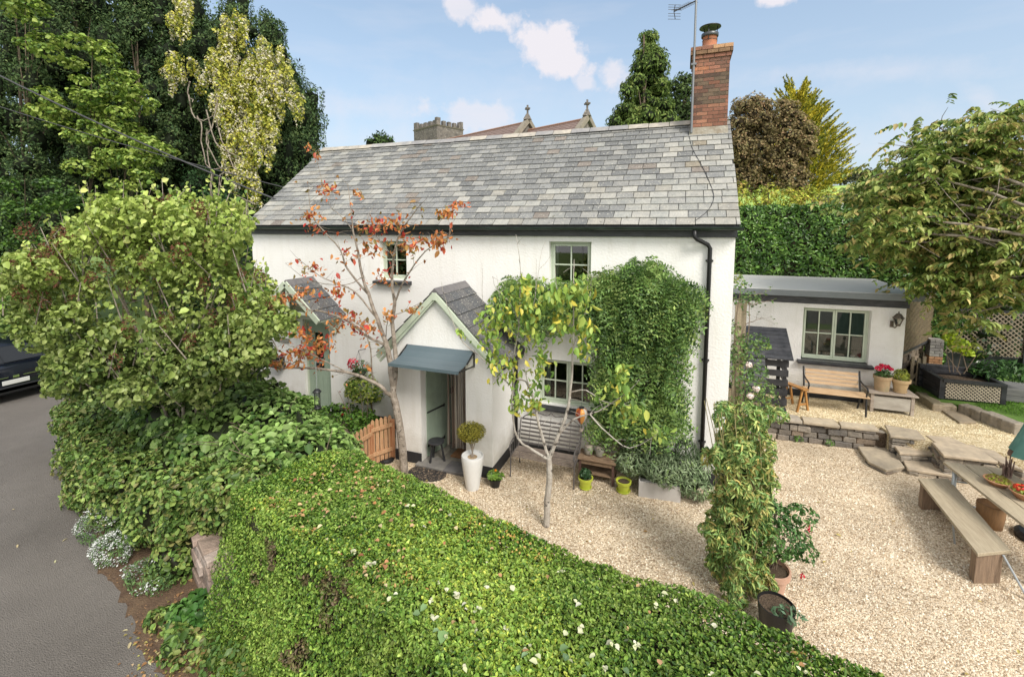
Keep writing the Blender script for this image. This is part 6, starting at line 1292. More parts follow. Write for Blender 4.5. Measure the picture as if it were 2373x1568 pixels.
for (px, py) in ((390,468),(470,495),(175,560),(115,570),(265,840),(250,620),(360,660),(440,790),(60,540),(330,560),(520,600),(560,770),(170,700),(235,570),(425,640),(490,740),(300,760),(120,650),(600,640),(360,480),(30,620),(205,545),(150,600),(140,540),(150,555),(100,590),(85,600),(130,585),(400,540),(480,560),(560,640),(310,660),(210,650),(50,680),(90,700),(290,540),(540,700),(340,610),(415,590),(470,660),(385,740),(345,480),(460,485),(620,720)):
    c = atd(px, py, D_-.75+random.uniform(-.15,.4)); sh.append((tuple(c), (.075+.03*random.random(),.08,.13)))
P, Nn = blob_pts(sh, 1500, inner=.9, rough=.5); leaf_obj('seed_heads', [(P, rnd_dir(len(P)), .032, 'q', .5, None, pick(P, [(.1,.035,.02),(.17,.07,.04),(.07,.03,.02)], 3))], LEAFM, lil)
mbs = MB(); sp_ = []
for _ in range(110):
    px, py, rx, ry = random.choice(lb[:9]); a = random.uniform(-3.3, .15); e_ = atd(px+rx*1.02*math.cos(a), py+ry*1.0*math.sin(a), D_+random.uniform(-.5,.5)); u_ = Vector((random.gauss(0,.35), random.gauss(0,.3), 1)).normalized(); L_s = random.uniform(.25,.5)
    s_a = e_-u_*.35; mbs.tube([s_a, e_+u_*L_s*.4, e_+u_*L_s], [.008,.005,.003], 4, cap=False)
    for k in range(11): q_ = s_a.lerp(e_+u_*L_s, .2+.8*k/10); sp_.append((*q_+Vector((random.gauss(0,.045), random.gauss(0,.045), 0)),))
for _ in range(60):
    px, py, rx, ry = random.choice(lb); e_ = atd(px+random.uniform(-.8,.8)*rx, py+random.uniform(-.8,.8)*ry, D_-.55+random.uniform(-.2,.2)); u_ = Vector((random.gauss(0,.5), random.gauss(-.2,.3), 1)).normalized(); mbs.tube([e_-u_*.35, e_+u_*.25], [.009,.005], 4, cap=False)
mbs.build('shoots', BARK, lil)
P = np.array(sp_); leaf_obj('shoot_leaves', [(P, rnd_dir(len(P))+np.array([0,-.3,.4]), .075, 'r', .78, unit(np.tile([0,0,-.6], (len(P),1))+rnd_dir(len(P))*.8), pick(P, [(.12,.22,.05),(.26,.38,.08),(.45,.55,.13),(.6,.64,.2)], .9, 7, .18, 1.4))], LEAF, lil)
mb = MB(); lb0 = Vector((*atd(430, 840, 7.3)[:2], .3))
for (px, py) in ((330,500),(420,520),(250,640),(480,600),(560,730),(180,700),(400,700),(520,660),(230,560)):
    e = atd(px, py, D_+random.uniform(-.2,.5)); b_ = lb0+Vector((random.uniform(-.3,.2), random.uniform(-.15,.2), 0)); m_ = b_.lerp(e, .45)+Vector((0,0,.25)); pth = limb(mb, [b_, m_, e], .026, .008, 6, .01); tt = []; twigs(mb, pth, 6, .45, .006, tt, .4)
mb.build('trunk', BARK, lil)
# ================================================================== AUTUMN TREE
Y0 = 6.78
at_ = thing('autumn_tree', gz(937, 1093), 'slender mottled grey tree with sparse orange red leaves before the left half of the cottage', 'tree')
mb = MB(); tipsA = []
def L3(pts, y0, y1, r0, r1, tw=0, tl=.35, drop=0., tips=None, n=7, wob=.004):
    k = len(pts); W3 = [wy(p[0], p[1], y0+(y1-y0)*i/(k-1)) for i, p in enumerate(pts)]
    p_ = limb(mb, W3, r0, r1, n, wob)
    if tw: twigs(mb, p_, tw, tl, .004, tips, .35, .3, drop)
    return p_
L3([(937,1097),(929,1015),(919,950),(911,915)], Y0, Y0, .075, .062, n=10)
L3([(911,920),(895,908),(870,887),(804,862),(701,852),(657,852),(560,838),(470,832)], Y0, 6.1, .04, .006, 14, .4, .1, tipsA)
L3([(911,920),(909,879),(901,825),(893,792)], Y0, 6.85, .058, .048, n=9)
L3([(912,905),(917,850),(914,800),(908,750)], Y0, 6.95, .045, .036, n=8)
L3([(893,792),(874,738),(852,680),(837,631),(829,585),(818,535),(814,494),(805,427)], 6.85, 7.1, .042, .005, 20, .38, 0, tipsA)
L3([(908,750),(914,701),(908,651),(912,598),(924,548),(953,502),(974,473)], 6.95, 6.7, .036, .005, 18, .36, 0, tipsA)
L3([(914,701),(930,660),(949,631),(986,581),(1032,556),(1050,520)], 6.95, 6.6, .02, .004, 16, .35, 0, tipsA)
L3([(852,680),(804,622),(788,577),(750,536),(721,494),(712,420)], 6.95, 6.8, .022, .004, 16, .36, 0, tipsA)
L3([(874,738),(821,676),(779,656),(740,640),(690,600)], 6.9, 6.4, .02, .004, 14, .35, 0, tipsA)
L3([(893,800),(845,775),(804,742),(742,720),(717,718),(680,684),(639,680),(556,668)], 6.85, 6.0, .026, .004, 18, .36, .1, tipsA)
L3([(870,890),(862,866),(858,809),(841,759),(800,740)], 6.7, 6.2, .018, .004, 10, .33, .1, tipsA)
L3([(804,862),(740,830),(700,810),(640,790)], 6.5, 6.0, .012, .003, 10, .33, .1, tipsA)
L3([(700,852),(640,835),(560,855),(500,850)], 6.3, 5.9, .01, .003, 8, .3, .1, tipsA)
L3([(818,535),(790,500),(760,470),(735,380),(712,340)], 7.1, 6.8, .008, .002, 7, .25, 0, tipsA)
L3([(914,598),(880,560),(860,530),(850,500)], 6.8, 6.7, .01, .003, 8, .3, 0, tipsA)
L3([(841,640),(800,660),(720,650),(660,610)], 6.9, 6.5, .01, .003, 9, .3, .0, tipsA)
L3([(893,792),(900,740),(940,720),(975,700)], 6.9, 6.8, .01, .003, 7, .3, .0, tipsA)
mb.build('trunk', BARK, at_)
pts = []; dd = []
for (p, q, e) in tipsA:
    for _ in range(random.choice((0,1,1,2,3))): t = random.random(); a = p.lerp(q, t) if random.random() < .4 else q.lerp(e, t); pts.append(tuple(a+Vector((random.gauss(0,.02), random.gauss(0,.02), -.02)))); 
for (px, py, rx, ry, n, y) in ((580,690,35,16,45,6.05),(520,832,35,14,60,5.95),(600,830,40,20,60,6.05),(690,820,45,22,75,6.3),(690,770,40,25,45,6.3),(740,800,40,30,70,6.4),(800,745,40,28,60,6.6),(850,765,35,25,45,6.7),(650,695,28,14,40,6.2),(700,680,30,20,30,6.5),(640,845,30,12,34,6.0),
        (730,620,30,25,22,6.7),(860,530,45,18,55,6.8),(910,520,45,22,40,6.8),(950,565,35,22,50,6.7),(1010,560,35,18,60,6.6),(1030,495,30,10,36,6.7),(1062,476,24,8,20,6.7),(720,505,35,28,40,6.8),(760,440,30,22,30,6.9),(800,590,30,25,22,7),(890,640,35,25,22,6.9),(715,340,10,12,7,6.7),(735,362,10,8,7,6.7),(830,450,16,16,10,7),(870,580,40,22,30,6.8),(780,680,36,20,28,6.6),(905,730,22,18,18,6.7),(955,720,12,8,14,6.8)):
    for _ in range(int(n*1.5)): c = wy(px+random.gauss(0,.5)*rx, py+random.gauss(0,.5)*ry, y+random.gauss(0,.15)); pts.append(tuple(c))
P = np.array(pts); Dd = unit(np.tile([0,0,-1.], (len(P),1))*.9+rnd_dir(len(P))*.8)
leaf_obj('crown', [(P, rnd_dir(len(P)), .086, 'r', .5, Dd, pick(P, [(.26,.2,.06),(.42,.22,.07),(.55,.2,.06),(.62,.27,.09),(.5,.12,.05),(.44,.05,.04)], 1.6, 3, .2, 1.6))], LEAF, at_)
# ================================================================== YOUNG TREE
yt = thing('young_tree', gz(1265, 1218), 'young birch like tree with drooping yellow green leaves before the ground floor window', 'tree')
mb = MB(); tipsB = []; Y0 = 6.25
L3([(1265,1222),(1268,1160),(1272,1110),(1272,1060)], Y0, Y0, .05, .042, n=10)
L3([(1272,1062),(1249,988),(1236,924),(1218,884),(1195,879)], Y0, 6.3, .024, .01, 4, .3, .2, tipsB)
L3([(1272,1065),(1230,1040),(1200,1015),(1186,947),(1190,834),(1202,748),(1206,630),(1195,544)], Y0, 6.2, .022, .003, 9, .3, .1, tipsB)
L3([(1190,900),(1132,843),(1073,793),(1048,742),(1032,693),(1021,651)], 6.2, 6.0, .011, .002, 3, .2, .1, tipsB)
L3([(1272,1062),(1294,1006),(1313,956),(1322,902),(1327,811),(1329,675),(1330,600)], Y0, 6.3, .032, .004, 8, .3, .1, tipsB)
L3([(1294,1006),(1331,970),(1385,952),(1449,911),(1480,880)], 6.27, 6.1, .016, .003, 5, .3, .2, tipsB)
L3([(1367,960),(1412,1006),(1458,1038),(1530,1001)], 6.15, 6.0, .011, .003, 4, .25, .2, tipsB)
L3([(1322,908),(1358,904),(1399,929),(1458,940)], 6.3, 6.1, .01, .003, 4, .25, .2, tipsB)
L3([(1206,760),(1180,700),(1150,670),(1140,640)], 6.2, 6.1, .008, .002, 4, .25, .2, tipsB)
L3([(1236,924),(1215,850),(1225,760),(1240,690),(1250,600)], 6.25, 6.2, .01, .002, 5, .25, .2, tipsB)
L3([(1326,811),(1350,740),(1365,690),(1370,640)], 6.3, 6.2, .008, .002, 4, .25, .2, tipsB)
for (a, b) in (((1118,700),(1117,610)),((1162,720),(1150,640)),((1208,640),(1202,600)),((1240,680),(1243,600)),((1290,670),(1285,610)),((1360,690),(1363,590))): L3([a, b], 6.2, 6.2, .004, .002)
mb.build('trunk', BARKB, yt)
pts = []
for (px, py, rx, ry, n) in ((1135,770,26,50,75),(1165,735,26,30,50),(1215,700,32,35,85),(1225,765,26,40,60),(1285,700,35,35,85),(1345,690,28,34,80),(1355,765,22,30,50),(1180,860,24,36,48),(1150,840,20,32,40),(1250,850,24,45,60),(1238,930,16,28,40),(1205,930,14,26,22),(1435,905,28,24,50),(1460,955,34,26,60),(1525,1005,22,14,24),(1440,860,20,16,22),(1300,760,24,30,40),(1195,945,14,24,18),(1350,820,18,22,26),(1110,740,8,12,8),(1065,775,12,10,8),(1170,690,10,10,8),(1218,655,14,14,14)):
    for _ in range(int(n*1.45)): c = wy(px+random.gauss(0,.62)*rx, py+random.gauss(0,.6)*ry, 6.15+random.gauss(0,.16)); pts.append(tuple(c))
P = np.array(pts); Dd = unit(np.tile([0,0,-1.], (len(P),1))*1.4+rnd_dir(len(P))*.5)
leaf_obj('crown', [(P, rnd_dir(len(P)), .1, 'r', .55, Dd, pick(P, [(.13,.23,.05),(.2,.34,.07),(.29,.41,.08),(.4,.48,.11),(.6,.52,.08)], 1.6, 3, .15, 1.5))], LEAF, yt)
# ================================================================== WISTERIA ON THE WALL
wi = thing('wisteria', (-1.0, YF-.1, 0), 'dense green wisteria with fine leaflets trained around the ground floor window', 'climber')
wb2 = [(1500,650,36,24),(1475,712,70,42),(1525,755,62,62),(1450,795,62,68),(1495,868,66,66),(1555,700,36,30),(1470,935,58,46),(1520,975,40,22),(1400,690,60,36),(1330,700,62,30),(1262,697,60,34),(1205,690,42,26),(1440,662,45,22),(1580,700,22,18),(1568,770,18,50),(1545,925,24,40),(1420,870,20,46),(1238,732,34,24),(1412,985,20,22)]
bw_ = []; 
for (px, py, rx, ry) in wb2: c = wy(px, py, YF-.28+random.uniform(-.05,.03)); bw_.append((tuple(c), (rx*8.1/F, .3, ry*8.1/F)))
for _ in range(130):
    px, py, rx, ry = random.choice(wb2); a = random.uniform(0, 6.28); c = wy(px+rx*.95*math.cos(a), py+ry*.95*math.sin(a)-8, YF-.3+random.uniform(-.15,.1)); bw_.append((tuple(c), (.13,.12,.1)))
for _ in range(60):
    px, py, rx, ry = random.choice(wb2[:12]); a = random.uniform(-3.3, .2); t_ = random.uniform(1.0, 1.25); c_w = wy(px+rx*t_*math.cos(a), py+ry*t_*math.sin(a), YF-.25+random.uniform(-.25,.1)); r_w = random.uniform(.04,.09); bw_.append((tuple(c_w), (r_w,r_w,r_w)))
P, Nn = blob_pts(bw_, 235, ns=1.5, under=.7, inner=.5, rough=.3); m_ = P[:, 1] < YF-.03; P = P[m_]; Nn = Nn[m_]
# each point becomes a drooping pinnate leaf of paired leaflets
ax_ = unit(Nn*np.array([.8,.6,.2])+rnd_dir(len(P))*.9+np.array([0,-.2,-.3])); sdv = unit(np.cross(ax_, unit(rnd_dir(len(P))*.5+np.array([0,-.5,.8])))); PP, NN, DDv = [], [], []
for k in range(6):
    for s in (-1, 1):
        b = P+ax_*(.05*k)+np.array([0,0,-.007*k*k]); d = unit(sdv*s+ax_*.5); PP.append(b+d*.032); DDv.append(d); NN.append(unit(np.cross(d, ax_)*s*-1+np.array([0,0,.3])+rnd_dir(len(P))*.25))
P_, N_w, D_w = np.concatenate(PP), np.concatenate(NN), np.concatenate(DDv); m_ = P_[:, 1] < YF-.01
cw_ = np.tile(pick(P, [(.045,.1,.03),(.09,.17,.045),(.15,.26,.065),(.24,.36,.1),(.34,.43,.13)], 1.6, 5, .25, 1.3), (12, 1))
leaf_obj('foliage', [(P_[m_], N_w[m_], .06, 'q', .4, D_w[m_], cw_[m_])], LEAF, wi, cores=[(c, (r[0]*.6, .1, r[2]*.6), (.02,.03,.012)) for c, r in bw_[:19]])
mb = MB()
for (dx, pts) in ((0, [(1445,1085),(1425,1020),(1400,960),(1410,860),(1440,760),(1480,690)]), (.04, [(1450,1085),(1435,1020),(1460,960),(1500,880),(1530,780)]), (.02, [(1447,1080),(1430,1030),(1395,900),(1370,720),(1280,690),(1190,690)])):
    limb(mb, [wy(p[0]+dx*60, p[1], YF-.12) for p in pts], .035, .012, 7, .01)
mb.build('trunk', BARK, wi)
# ================================================================== BAMBOO-LIKE COLUMN, FUCHSIA, ROSE, BAY
def cane_plant(name, label, blobs, dens, pal, size, canes, h, asp=.2):
    t = thing(name, (blobs[0][0][0], blobs[0][0][1], 0), label, 'shrub'); P, Nn = blob_pts(blobs, dens, ns=1.6, under=.7, inner=.6)
    Dd = unit(Nn*.7+rnd_dir(len(P))*.7+np.array([0,0,-.35])); leaf_obj('foliage', [(P, tilt(Nn, .9, .4), size, 'r', asp, Dd, pick(P, pal, 1.3, 3, .22, 1.4))], LEAF, t, cores=[(c, (r[0]*.55, r[1]*.55, r[2]*.7), (.03,.035,.012)) for c, r in blobs[:2]])
    m = MB(); 
    for k in range(canes): a = random.uniform(0, 6.28); x, y = blobs[0][0][0]+.2*math.cos(a), blobs[0][0][1]+.2*math.sin(a); limb(m, [(x, y, 0), (x+random.gauss(0,.05), y, h*.5), (x+random.gauss(0,.15), y+random.gauss(0,.1), h)], .008, .004, 5)
    m.build('canes', mat('cane', (.35,.3,.14), .6), t); return t
bx, by = .78, 6.0
bb = [((bx,by,.95),(.3,.3,.65)),((bx-.02,by+.02,1.6),(.29,.28,.42)),((bx+.04,by+.05,2.05),(.24,.24,.32)),((bx-.06,by,.5),(.3,.3,.45))]
for _ in range(75): a = random.uniform(0, 6.28); z = random.uniform(.15, 2.35); q_ = random.uniform(.22,.47)*(1.05-.1*z); bb.append(((bx+q_*math.cos(a), by+q_*math.sin(a), z), (random.uniform(.05,.13),)*2+(random.uniform(.07,.16),)))
cane_plant('nandina_shrub', 'tall leafy column of narrow green and yellow leaves rising beside the clipped hedge', bb, 1250, [(.1,.2,.05),(.19,.32,.09),(.3,.44,.13),(.48,.55,.18),(.55,.42,.14),(.25,.4,.15)], .075, 26, 2.3, .26)
# fuchsia
fx_, fy_ = tp_.x+.02, tp_.y+.03
fb = [((fx_,fy_,.75),(.3,.28,.26)),((fx_+.18,fy_+.1,.65),(.25,.22,.2)),((fx_+.3,fy_+.18,.95),(.2,.15,.12)),((fx_-.1,fy_+.1,.95),(.25,.22,.2)),((fx_+.32,fy_,.6),(.14,.14,.12))]
plant('fuchsia', fb, 850, .05, [(.04,.11,.03),(.09,.19,.05),(.17,.3,.08)], 'arching green fuchsia with a few red flowers in the pinkish pot', kind='r', asp=.5)
mb = MB(); fl_ = []
for k in range(9): e = Vector((fx_+random.uniform(-.1,.45), fy_+random.uniform(-.1,.3), random.uniform(.6,1.1))); limb(mb, [(fx_+random.uniform(-.05,.05), fy_, .3), (fx_+random.uniform(-.05,.1), fy_, .65), e], .006, .003, 5)
mb.build('stems', TWIG, bpy.data.objects['fuchsia'])
for (px, py) in ((1873,1221),(1858,1333),(1876,1230)):
    c = wy(px, py, fy_+.25); fl_ += [tuple(c+Vector((random.gauss(0,.012), random.gauss(0,.012), random.gauss(0,.018)))) for _ in range(12)]
P = np.array(fl_); leaf_obj('blossoms', [(P, rnd_dir(len(P)), .04, 'q', .6, None, pick(P, [(.45,.01,.04),(.6,.03,.06)], 3))], LEAFM, bpy.data.objects['fuchsia'])
plant('tub_weeds', [((bp_.x+.08,bp_.y-.12,.33),(.16,.1,.1))], 500, .07, [(.08,.16,.09),(.16,.26,.14)], 'small grey green sprigs hanging over the black tub', asp=.4)
a = gz(1790, 1205); plant('dark_succulent', [((a.x-.1,a.y,.2),(.16,.16,.17))], 700, .09, [(.012,.012,.016),(.03,.03,.04)], 'near black rosette plant tucked behind the tall leafy column', kind='r', asp=.4)
# rose climber at the corner
ro_ = thing('climbing_rose', (1.15, 8.9, 0), 'climbing rose with pale pink blooms on the cottage corner post', 'climber')
rb = []
for (px, py, rx, ry, y) in ((1712,668,20,34,9.3),(1735,690,20,16,9.3),(1715,815,20,34,9.2),(1735,820,26,22,9.2),(1715,880,24,34,9.1),(1740,900,30,30,9.1),(1760,950,34,30,9.0),(1720,950,28,34,9.0),(1770,905,20,16,9.0),(1745,785,30,12,9.2),(1690,840,12,16,9.0),(1700,760,10,16,9.3),(1765,800,18,8,9.2),(1755,865,18,12,9.2)):
    c = wy(px, py, y); rb.append((tuple(c), (rx*9.4/F, .22, ry*9.4/F)))
P, Nn = blob_pts(rb, 620, inner=.8, rough=.3); leaf_obj('foliage', [(P, tilt(Nn, .9, .3), .055, 'q', .6, None, pick(P, [(.04,.1,.03),(.09,.18,.05),(.18,.28,.08),(.28,.3,.08)], 1.6, 4))], LEAF, ro_)
mb = MB(); tw_r = []
for pts in ([(1700,1000),(1705,900),(1700,800),(1712,700),(1720,650)], [(1710,1000),(1725,900),(1730,800),(1738,720),(1728,690),(1770,680)], [(1700,1000),(1715,860),(1722,760),(1745,745),(1765,735)], [(1712,990),(1740,930),(1760,880)], [(1728,700),(1745,705),(1778,698)]):
    p_ = limb(mb, [wy(p[0], p[1], 9.2) for p in pts], .012, .004, 5, .01); twigs(mb, p_, 7, .25, .003, tw_r, .2)
mb.build('trunk', TWIG, ro_)
P = np.array([tuple(e) for (_, _, e) in tw_r for _ in range(3)])+RNG.normal(size=(len(tw_r)*3, 3))*.03
leaf_obj('sprays', [(P, rnd_dir(len(P)), .05, 'q', .6, None, pick(P, [(.07,.14,.04),(.16,.24,.07)], 1.6, 4))], LEAF, ro_)
rbm = []
for (px, py) in ((1738,917),(1752,900),(1770,986),(1758,957),(1735,845),(1700,975),(1765,1000)): rbm.append((tuple(wy(px, py, 8.75)), (.055,.055,.05)))
P, Nn = blob_pts(rbm, 3500, inner=.6, rough=.05); leaf_obj('blossoms', [(P, tilt(Nn, .4, .2), .035, 'q', .9, None, pick(P, [(.75,.6,.55),(.8,.72,.66),(.7,.5,.45)], 3))], LEAFM, ro_)
# bay standard by the left door
bayp = gz(862, 985, 0)
bay = thing('bay_tree', (bayp.x, bayp.y, 0), 'potted looking lollipop bay tree with yellow green crown behind the picket fence', 'tree')
cb = wy(845, 900, bayp.y); bsz = .42
bb = [(tuple(cb), (.42,.36,.33))]+[((cb.x+.3*math.cos(a), cb.y+.25*math.sin(a), cb.z+random.uniform(-.22,.2)), (.18,.18,.15)) for a in [i*.7 for i in range(9)]]
P, Nn = blob_pts(bb, 620, under=.9, inner=.6); leaf_obj('crown', [(P, tilt(Nn, .8, .4), .07, 'r', .42, None, pick(P, [(.07,.14,.02),(.16,.26,.04),(.3,.38,.06),(.4,.42,.1)], 1.8, 2, .2, 1.3))], LEAF, bay)
mb = MB(); limb(mb, [(bayp.x, bayp.y, 0), (bayp.x, bayp.y, .5), (cb.x+.05, cb.y, cb.z-.1)], .02, .014, 7); mb.build('trunk', BARKD, bay)
a = gz(800, 1005, .0)
plant('bedding_plants', [((a.x-.3,a.y+.35,.2),(.9,.3,.25)),((a.x+.5,a.y+.2,.15),(.5,.3,.2))], 520, .07, [(.05,.12,.02),(.1,.22,.03),(.2,.32,.05)], 'low leafy bed with small red flowers in front of the white wall', kind='r', asp=.6,
      extra=[(np.array([tuple(wy(px+random.gauss(0,3), py+random.gauss(0,3), a.y+.5)) for (px, py) in ((813,970),(795,961),(802,944),(838,1000)) for _ in range(9)]), rnd_dir(36), .05, 'q', .9, None, np.tile([.6,.04,.03],(36,1)))])
mb = MB()
for (pts) in ([(808,965),(795,930),(782,905)], [(812,965),(808,930),(810,900)], [(840,965),(838,930),(832,905)], [(850,968),(852,930),(848,915)]): limb(mb, [wy(p[0], p[1], 7.9) for p in pts], .008, .004, 5)
tag(mb.build('bare_stems', TWIG), 'thin bare upright rose stems against the wall beside the door', 'plant')
# ================================================================== TREES
def tree_core(name, label, base, blobs, dens, size, pal, m=None, kind='q', asp=.6, ns=.6, core=.6, trunk_r=.25, limbs=12, D=None, tl=.8, up=.3, group=None, bark=None, seed=0, corecol=(.012,.018,.008), inner=.45, nrough=.2, jit=.25, top=None, under=.8, cat='tree'):
    t = thing(name, base, label, cat, group); P, Nn = blob_pts(blobs, dens, ns=ns, seed=seed, under=under, inner=inner, rough=nrough)
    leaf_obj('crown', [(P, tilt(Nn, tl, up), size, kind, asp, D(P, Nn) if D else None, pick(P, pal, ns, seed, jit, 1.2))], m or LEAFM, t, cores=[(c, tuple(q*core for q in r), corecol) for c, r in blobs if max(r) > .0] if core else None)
    m_ = MB(); base = Vector(base); cs = [Vector(c) for c, r in blobs]; zt_ = max(c.z for c in cs); cx = sum(c.x for c in cs)/len(cs); cy = sum(c.y for c in cs)/len(cs)
    zt_ = min(zt_, top) if top else zt_
    tr = limb(m_, [base, base.lerp(Vector((cx, cy, zt_)), .5), Vector((cx, cy, zt_))], trunk_r, trunk_r*.2, 8, .02)
    for c in random.sample(cs, min(limbs, len(cs))):
        k = tr[min(len(tr)-1, int(len(tr)*max(.2, min(.85, (c.z-base.z)/(zt_-base.z+.01)*.7))))]; limb(m_, [k, k.lerp(c, .5)+Vector((0,0,.05)), c], trunk_r*.35, trunk_r*.08, 6, .02)
    m_.build('trunk', bark or BARKD, t); return t
YEW = [(.028,.056,.022),(.045,.083,.032),(.066,.116,.042),(.1,.155,.052),(.125,.165,.062)]
Dupw = lambda P, N: unit(N*.5+np.array([0,0,.55])+rnd_dir(len(P))*.75)
def conifer_mass(px, top, wid, D, label, bottom=560, pal=YEW, dens=125, size=.125, n=34, seed=0, name='yew_tree', lean=0):
    base = atd(px, 560, D); base = Vector((base.x, base.y, hgt(base.x, base.y))); blobs = []
    n = int(n*1.9)
    for k in range(n):
        f = (k+.5)/n; y = top+(bottom-top)*f; w = wid*min(1, .22+1.25*f**.75); x = px+random.uniform(-1, 1)*w+lean*f; dd = D+random.uniform(-1, .8)*w*D/F*.9
        c = atd(x, y+random.uniform(-10, 10), dd); s = D/20; blobs.append((tuple(c), (random.uniform(.32,.62)*s, random.uniform(.32,.62)*s, random.uniform(.5,1.05)*s)))
    return tree_core(name, label, base, blobs, dens/(s*s), size*s, pal, asp=.42, ns=.8, D=Dupw, trunk_r=.12, limbs=8, top=atd(px, top+90, D).z, group='dark evergreens left of the cottage', seed=seed, inner=.4, tl=.9, up=.2, nrough=.45, core=.5)
for args_ in ((90,-80,170,25,'dark evergreen of the back row at the far left',60,51),(300,-80,170,25.5,'dark evergreen of the back row behind the sycamore',60,52),(470,60,110,24.5,'dark evergreen of the back row filling below the sky gap',44,53),(610,150,80,24.5,'dark evergreen of the back row behind the cream climber',40,54)):
    conifer_mass(args_[0], args_[1], args_[2], args_[3], args_[4], n=args_[5], seed=args_[6], dens=80, size=.16)
conifer_mass(55, -60, 130, 19.5, 'dark evergreen at the far left edge of the photo, rising out of frame', n=50, seed=1)
conifer_mass(190, -90, 110, 21, 'dark evergreen second from the left, crown above the frame', n=46, seed=2)
conifer_mass(330, -70, 110, 20.5, 'dark evergreen behind the sycamore boughs, crown above the frame', n=46, seed=3)
conifer_mass(432, -50, 72, 21.5, 'dark evergreen left of the sky gap, draped with yellow climber at top', n=40, seed=4)
conifer_mass(548, 14, 68, 20, 'dark pointed evergreen carrying the cream flowered climber', n=36, seed=5)
conifer_mass(628, 64, 52, 21, 'slim dark evergreen just right of the tallest pointed one', n=30, seed=6, lean=12)
conifer_mass(664, 150, 50, 22, 'dark evergreen shoulder between the climber and the roof', n=26, seed=7, lean=8)
conifer_mass(712, 238, 40, 23, 'lowest dark evergreen directly beside the roof end', n=24, seed=8, bottom=520, lean=-12)
SYC = [(.07,.14,.025),(.14,.23,.04),(.23,.33,.06),(.36,.44,.1),(.3,.38,.08)]
def bough(name, label, lst, D, pal, dens, size, seed, asp=.75, grp=None, kind='r', under=.5, Dn=None, nroot=None, cat='tree'):
    bl = []
    for (px, py, rx, ry) in lst:
        for _ in range(max(3, int(rx*ry/380))):
            a = random.uniform(0, 6.28); t = math.sqrt(random.random()); c = atd(px+rx*t*math.cos(a), py+ry*t*math.sin(a), D+random.uniform(-.5,.5)); r = random.uniform(.3,.6)*D/18; bl.append((tuple(c), (r, r, r*.5)))
    b = atd(lst[0][0], 600, D+2.5); base = Vector((b.x, b.y, hgt(b.x, b.y)))
    return tree_core(name, label, base, bl, dens*1.8, size*.74, pal, LEAF, kind, asp, .9, 0, .05, 7, seed=seed, up=.7, group=grp, inner=.6, under=under, D=Dn, jit=.2, cat=cat)
bough('sycamore_tree', 'light green sycamore boughs spreading in front of the dark evergreens', [(190,240,110,40),(240,205,80,40),(300,240,55,30),(150,290,60,25),(250,330,90,20),(200,130,60,35),(280,280,60,25)], 17.5, SYC, 55, .19, 11)
bough('sycamore_tree', 'lower rounded clump of light green sycamore leaves above the lilac', [(270,390,85,45),(250,360,60,20),(330,420,45,25),(345,345,40,20)], 17, SYC, 55, .18, 12)
bough('sycamore_tree', 'yellow green leafy growth at the top left corner of the photo', [(70,30,60,30),(90,100,40,25),(30,10,30,20)], 17.5, SYC, 45, .19, 13)
bough('hazel_bushes', 'mid green leafy bushes left of the lilac above the parked car', [(60,450,90,45),(30,520,60,60),(130,470,70,40),(20,620,50,60),(60,700,50,60),(40,770,60,30),(190,500,40,30)], 15.5, [(.02,.05,.012),(.045,.1,.02),(.09,.18,.03),(.15,.25,.045)], 62, .15, 14, cat='bush')
conifer_mass(20, 430, 140, 18.5, 'dark undergrowth evergreen at the far left behind the parked car', bottom=800, n=34, seed=15)
conifer_mass(480, 420, 130, 19.0, 'dark low evergreen growth behind the lilac and beside the cottage gable', bottom=720, n=34, seed=16, pal=[(.015,.04,.014),(.025,.06,.02),(.04,.09,.028)])
# cream and yellow climber hanging over the evergreens
cl = thing('flowering_climber', (*atd(575, 480, 19)[:2], 1.5), 'cream and yellow flowered climber cascading over the dark evergreens', 'climber')
cbl = []
for (px, py, rx, ry, n) in ((560,240,62,90,60),(595,190,55,60,40),(600,130,30,45,18),(560,340,42,75,36),(575,410,24,45,22),(590,450,14,18,6),(560,180,60,50,30),(600,260,50,60,30),(500,210,40,40,12),(530,330,25,30,10),(510,120,28,45,14),(420,150,34,22,14),(395,160,22,18,6),(640,170,28,60,22),(660,210,28,45,18),(690,220,10,30,6),(420,30,28,38,16),(440,60,15,18,5),(540,70,30,45,14),(480,150,40,30,12),(615,320,25,60,16),(545,420,14,22,5)):
    for _ in range(n):
        a = random.uniform(0, 6.28); t = math.sqrt(random.random()); c = atd(px+rx*t*math.cos(a), py+ry*t*math.sin(a), 18.5+random.uniform(-.35,.5)); r = random.uniform(.09,.22); L0 = random.randint(1, 4)
        for k_ in range(L0): cbl.append((tuple(c+Vector((random.gauss(0,.04), random.gauss(0,.04), -.22*k_))), (r*(1-.15*k_),)*2+(r*1.5,)))
P, Nn = blob_pts(cbl, 120, inner=.6); 
leaf_obj('foliage', [(P, tilt(Nn, .9, .3), .1, 'q', .7, None, pick(P, [(.12,.18,.03),(.34,.36,.05),(.5,.48,.07),(.62,.57,.12),(.38,.42,.08)], .7, 21, .2, 1.6))], LEAF, cl)
P, Nn = blob_pts([b for b in cbl ], 150, inner=.3)
mk = vnoise(P, 1.1, 33) > .02; leaf_obj('blossoms', [(P[mk], tilt(Nn[mk], .7, .3), .07, 'q', .9, None, pick(P[mk], [(.5,.46,.36),(.66,.62,.5),(.66,.6,.32)], 1, 2, .12))], LEAFM, cl)
mb = MB()
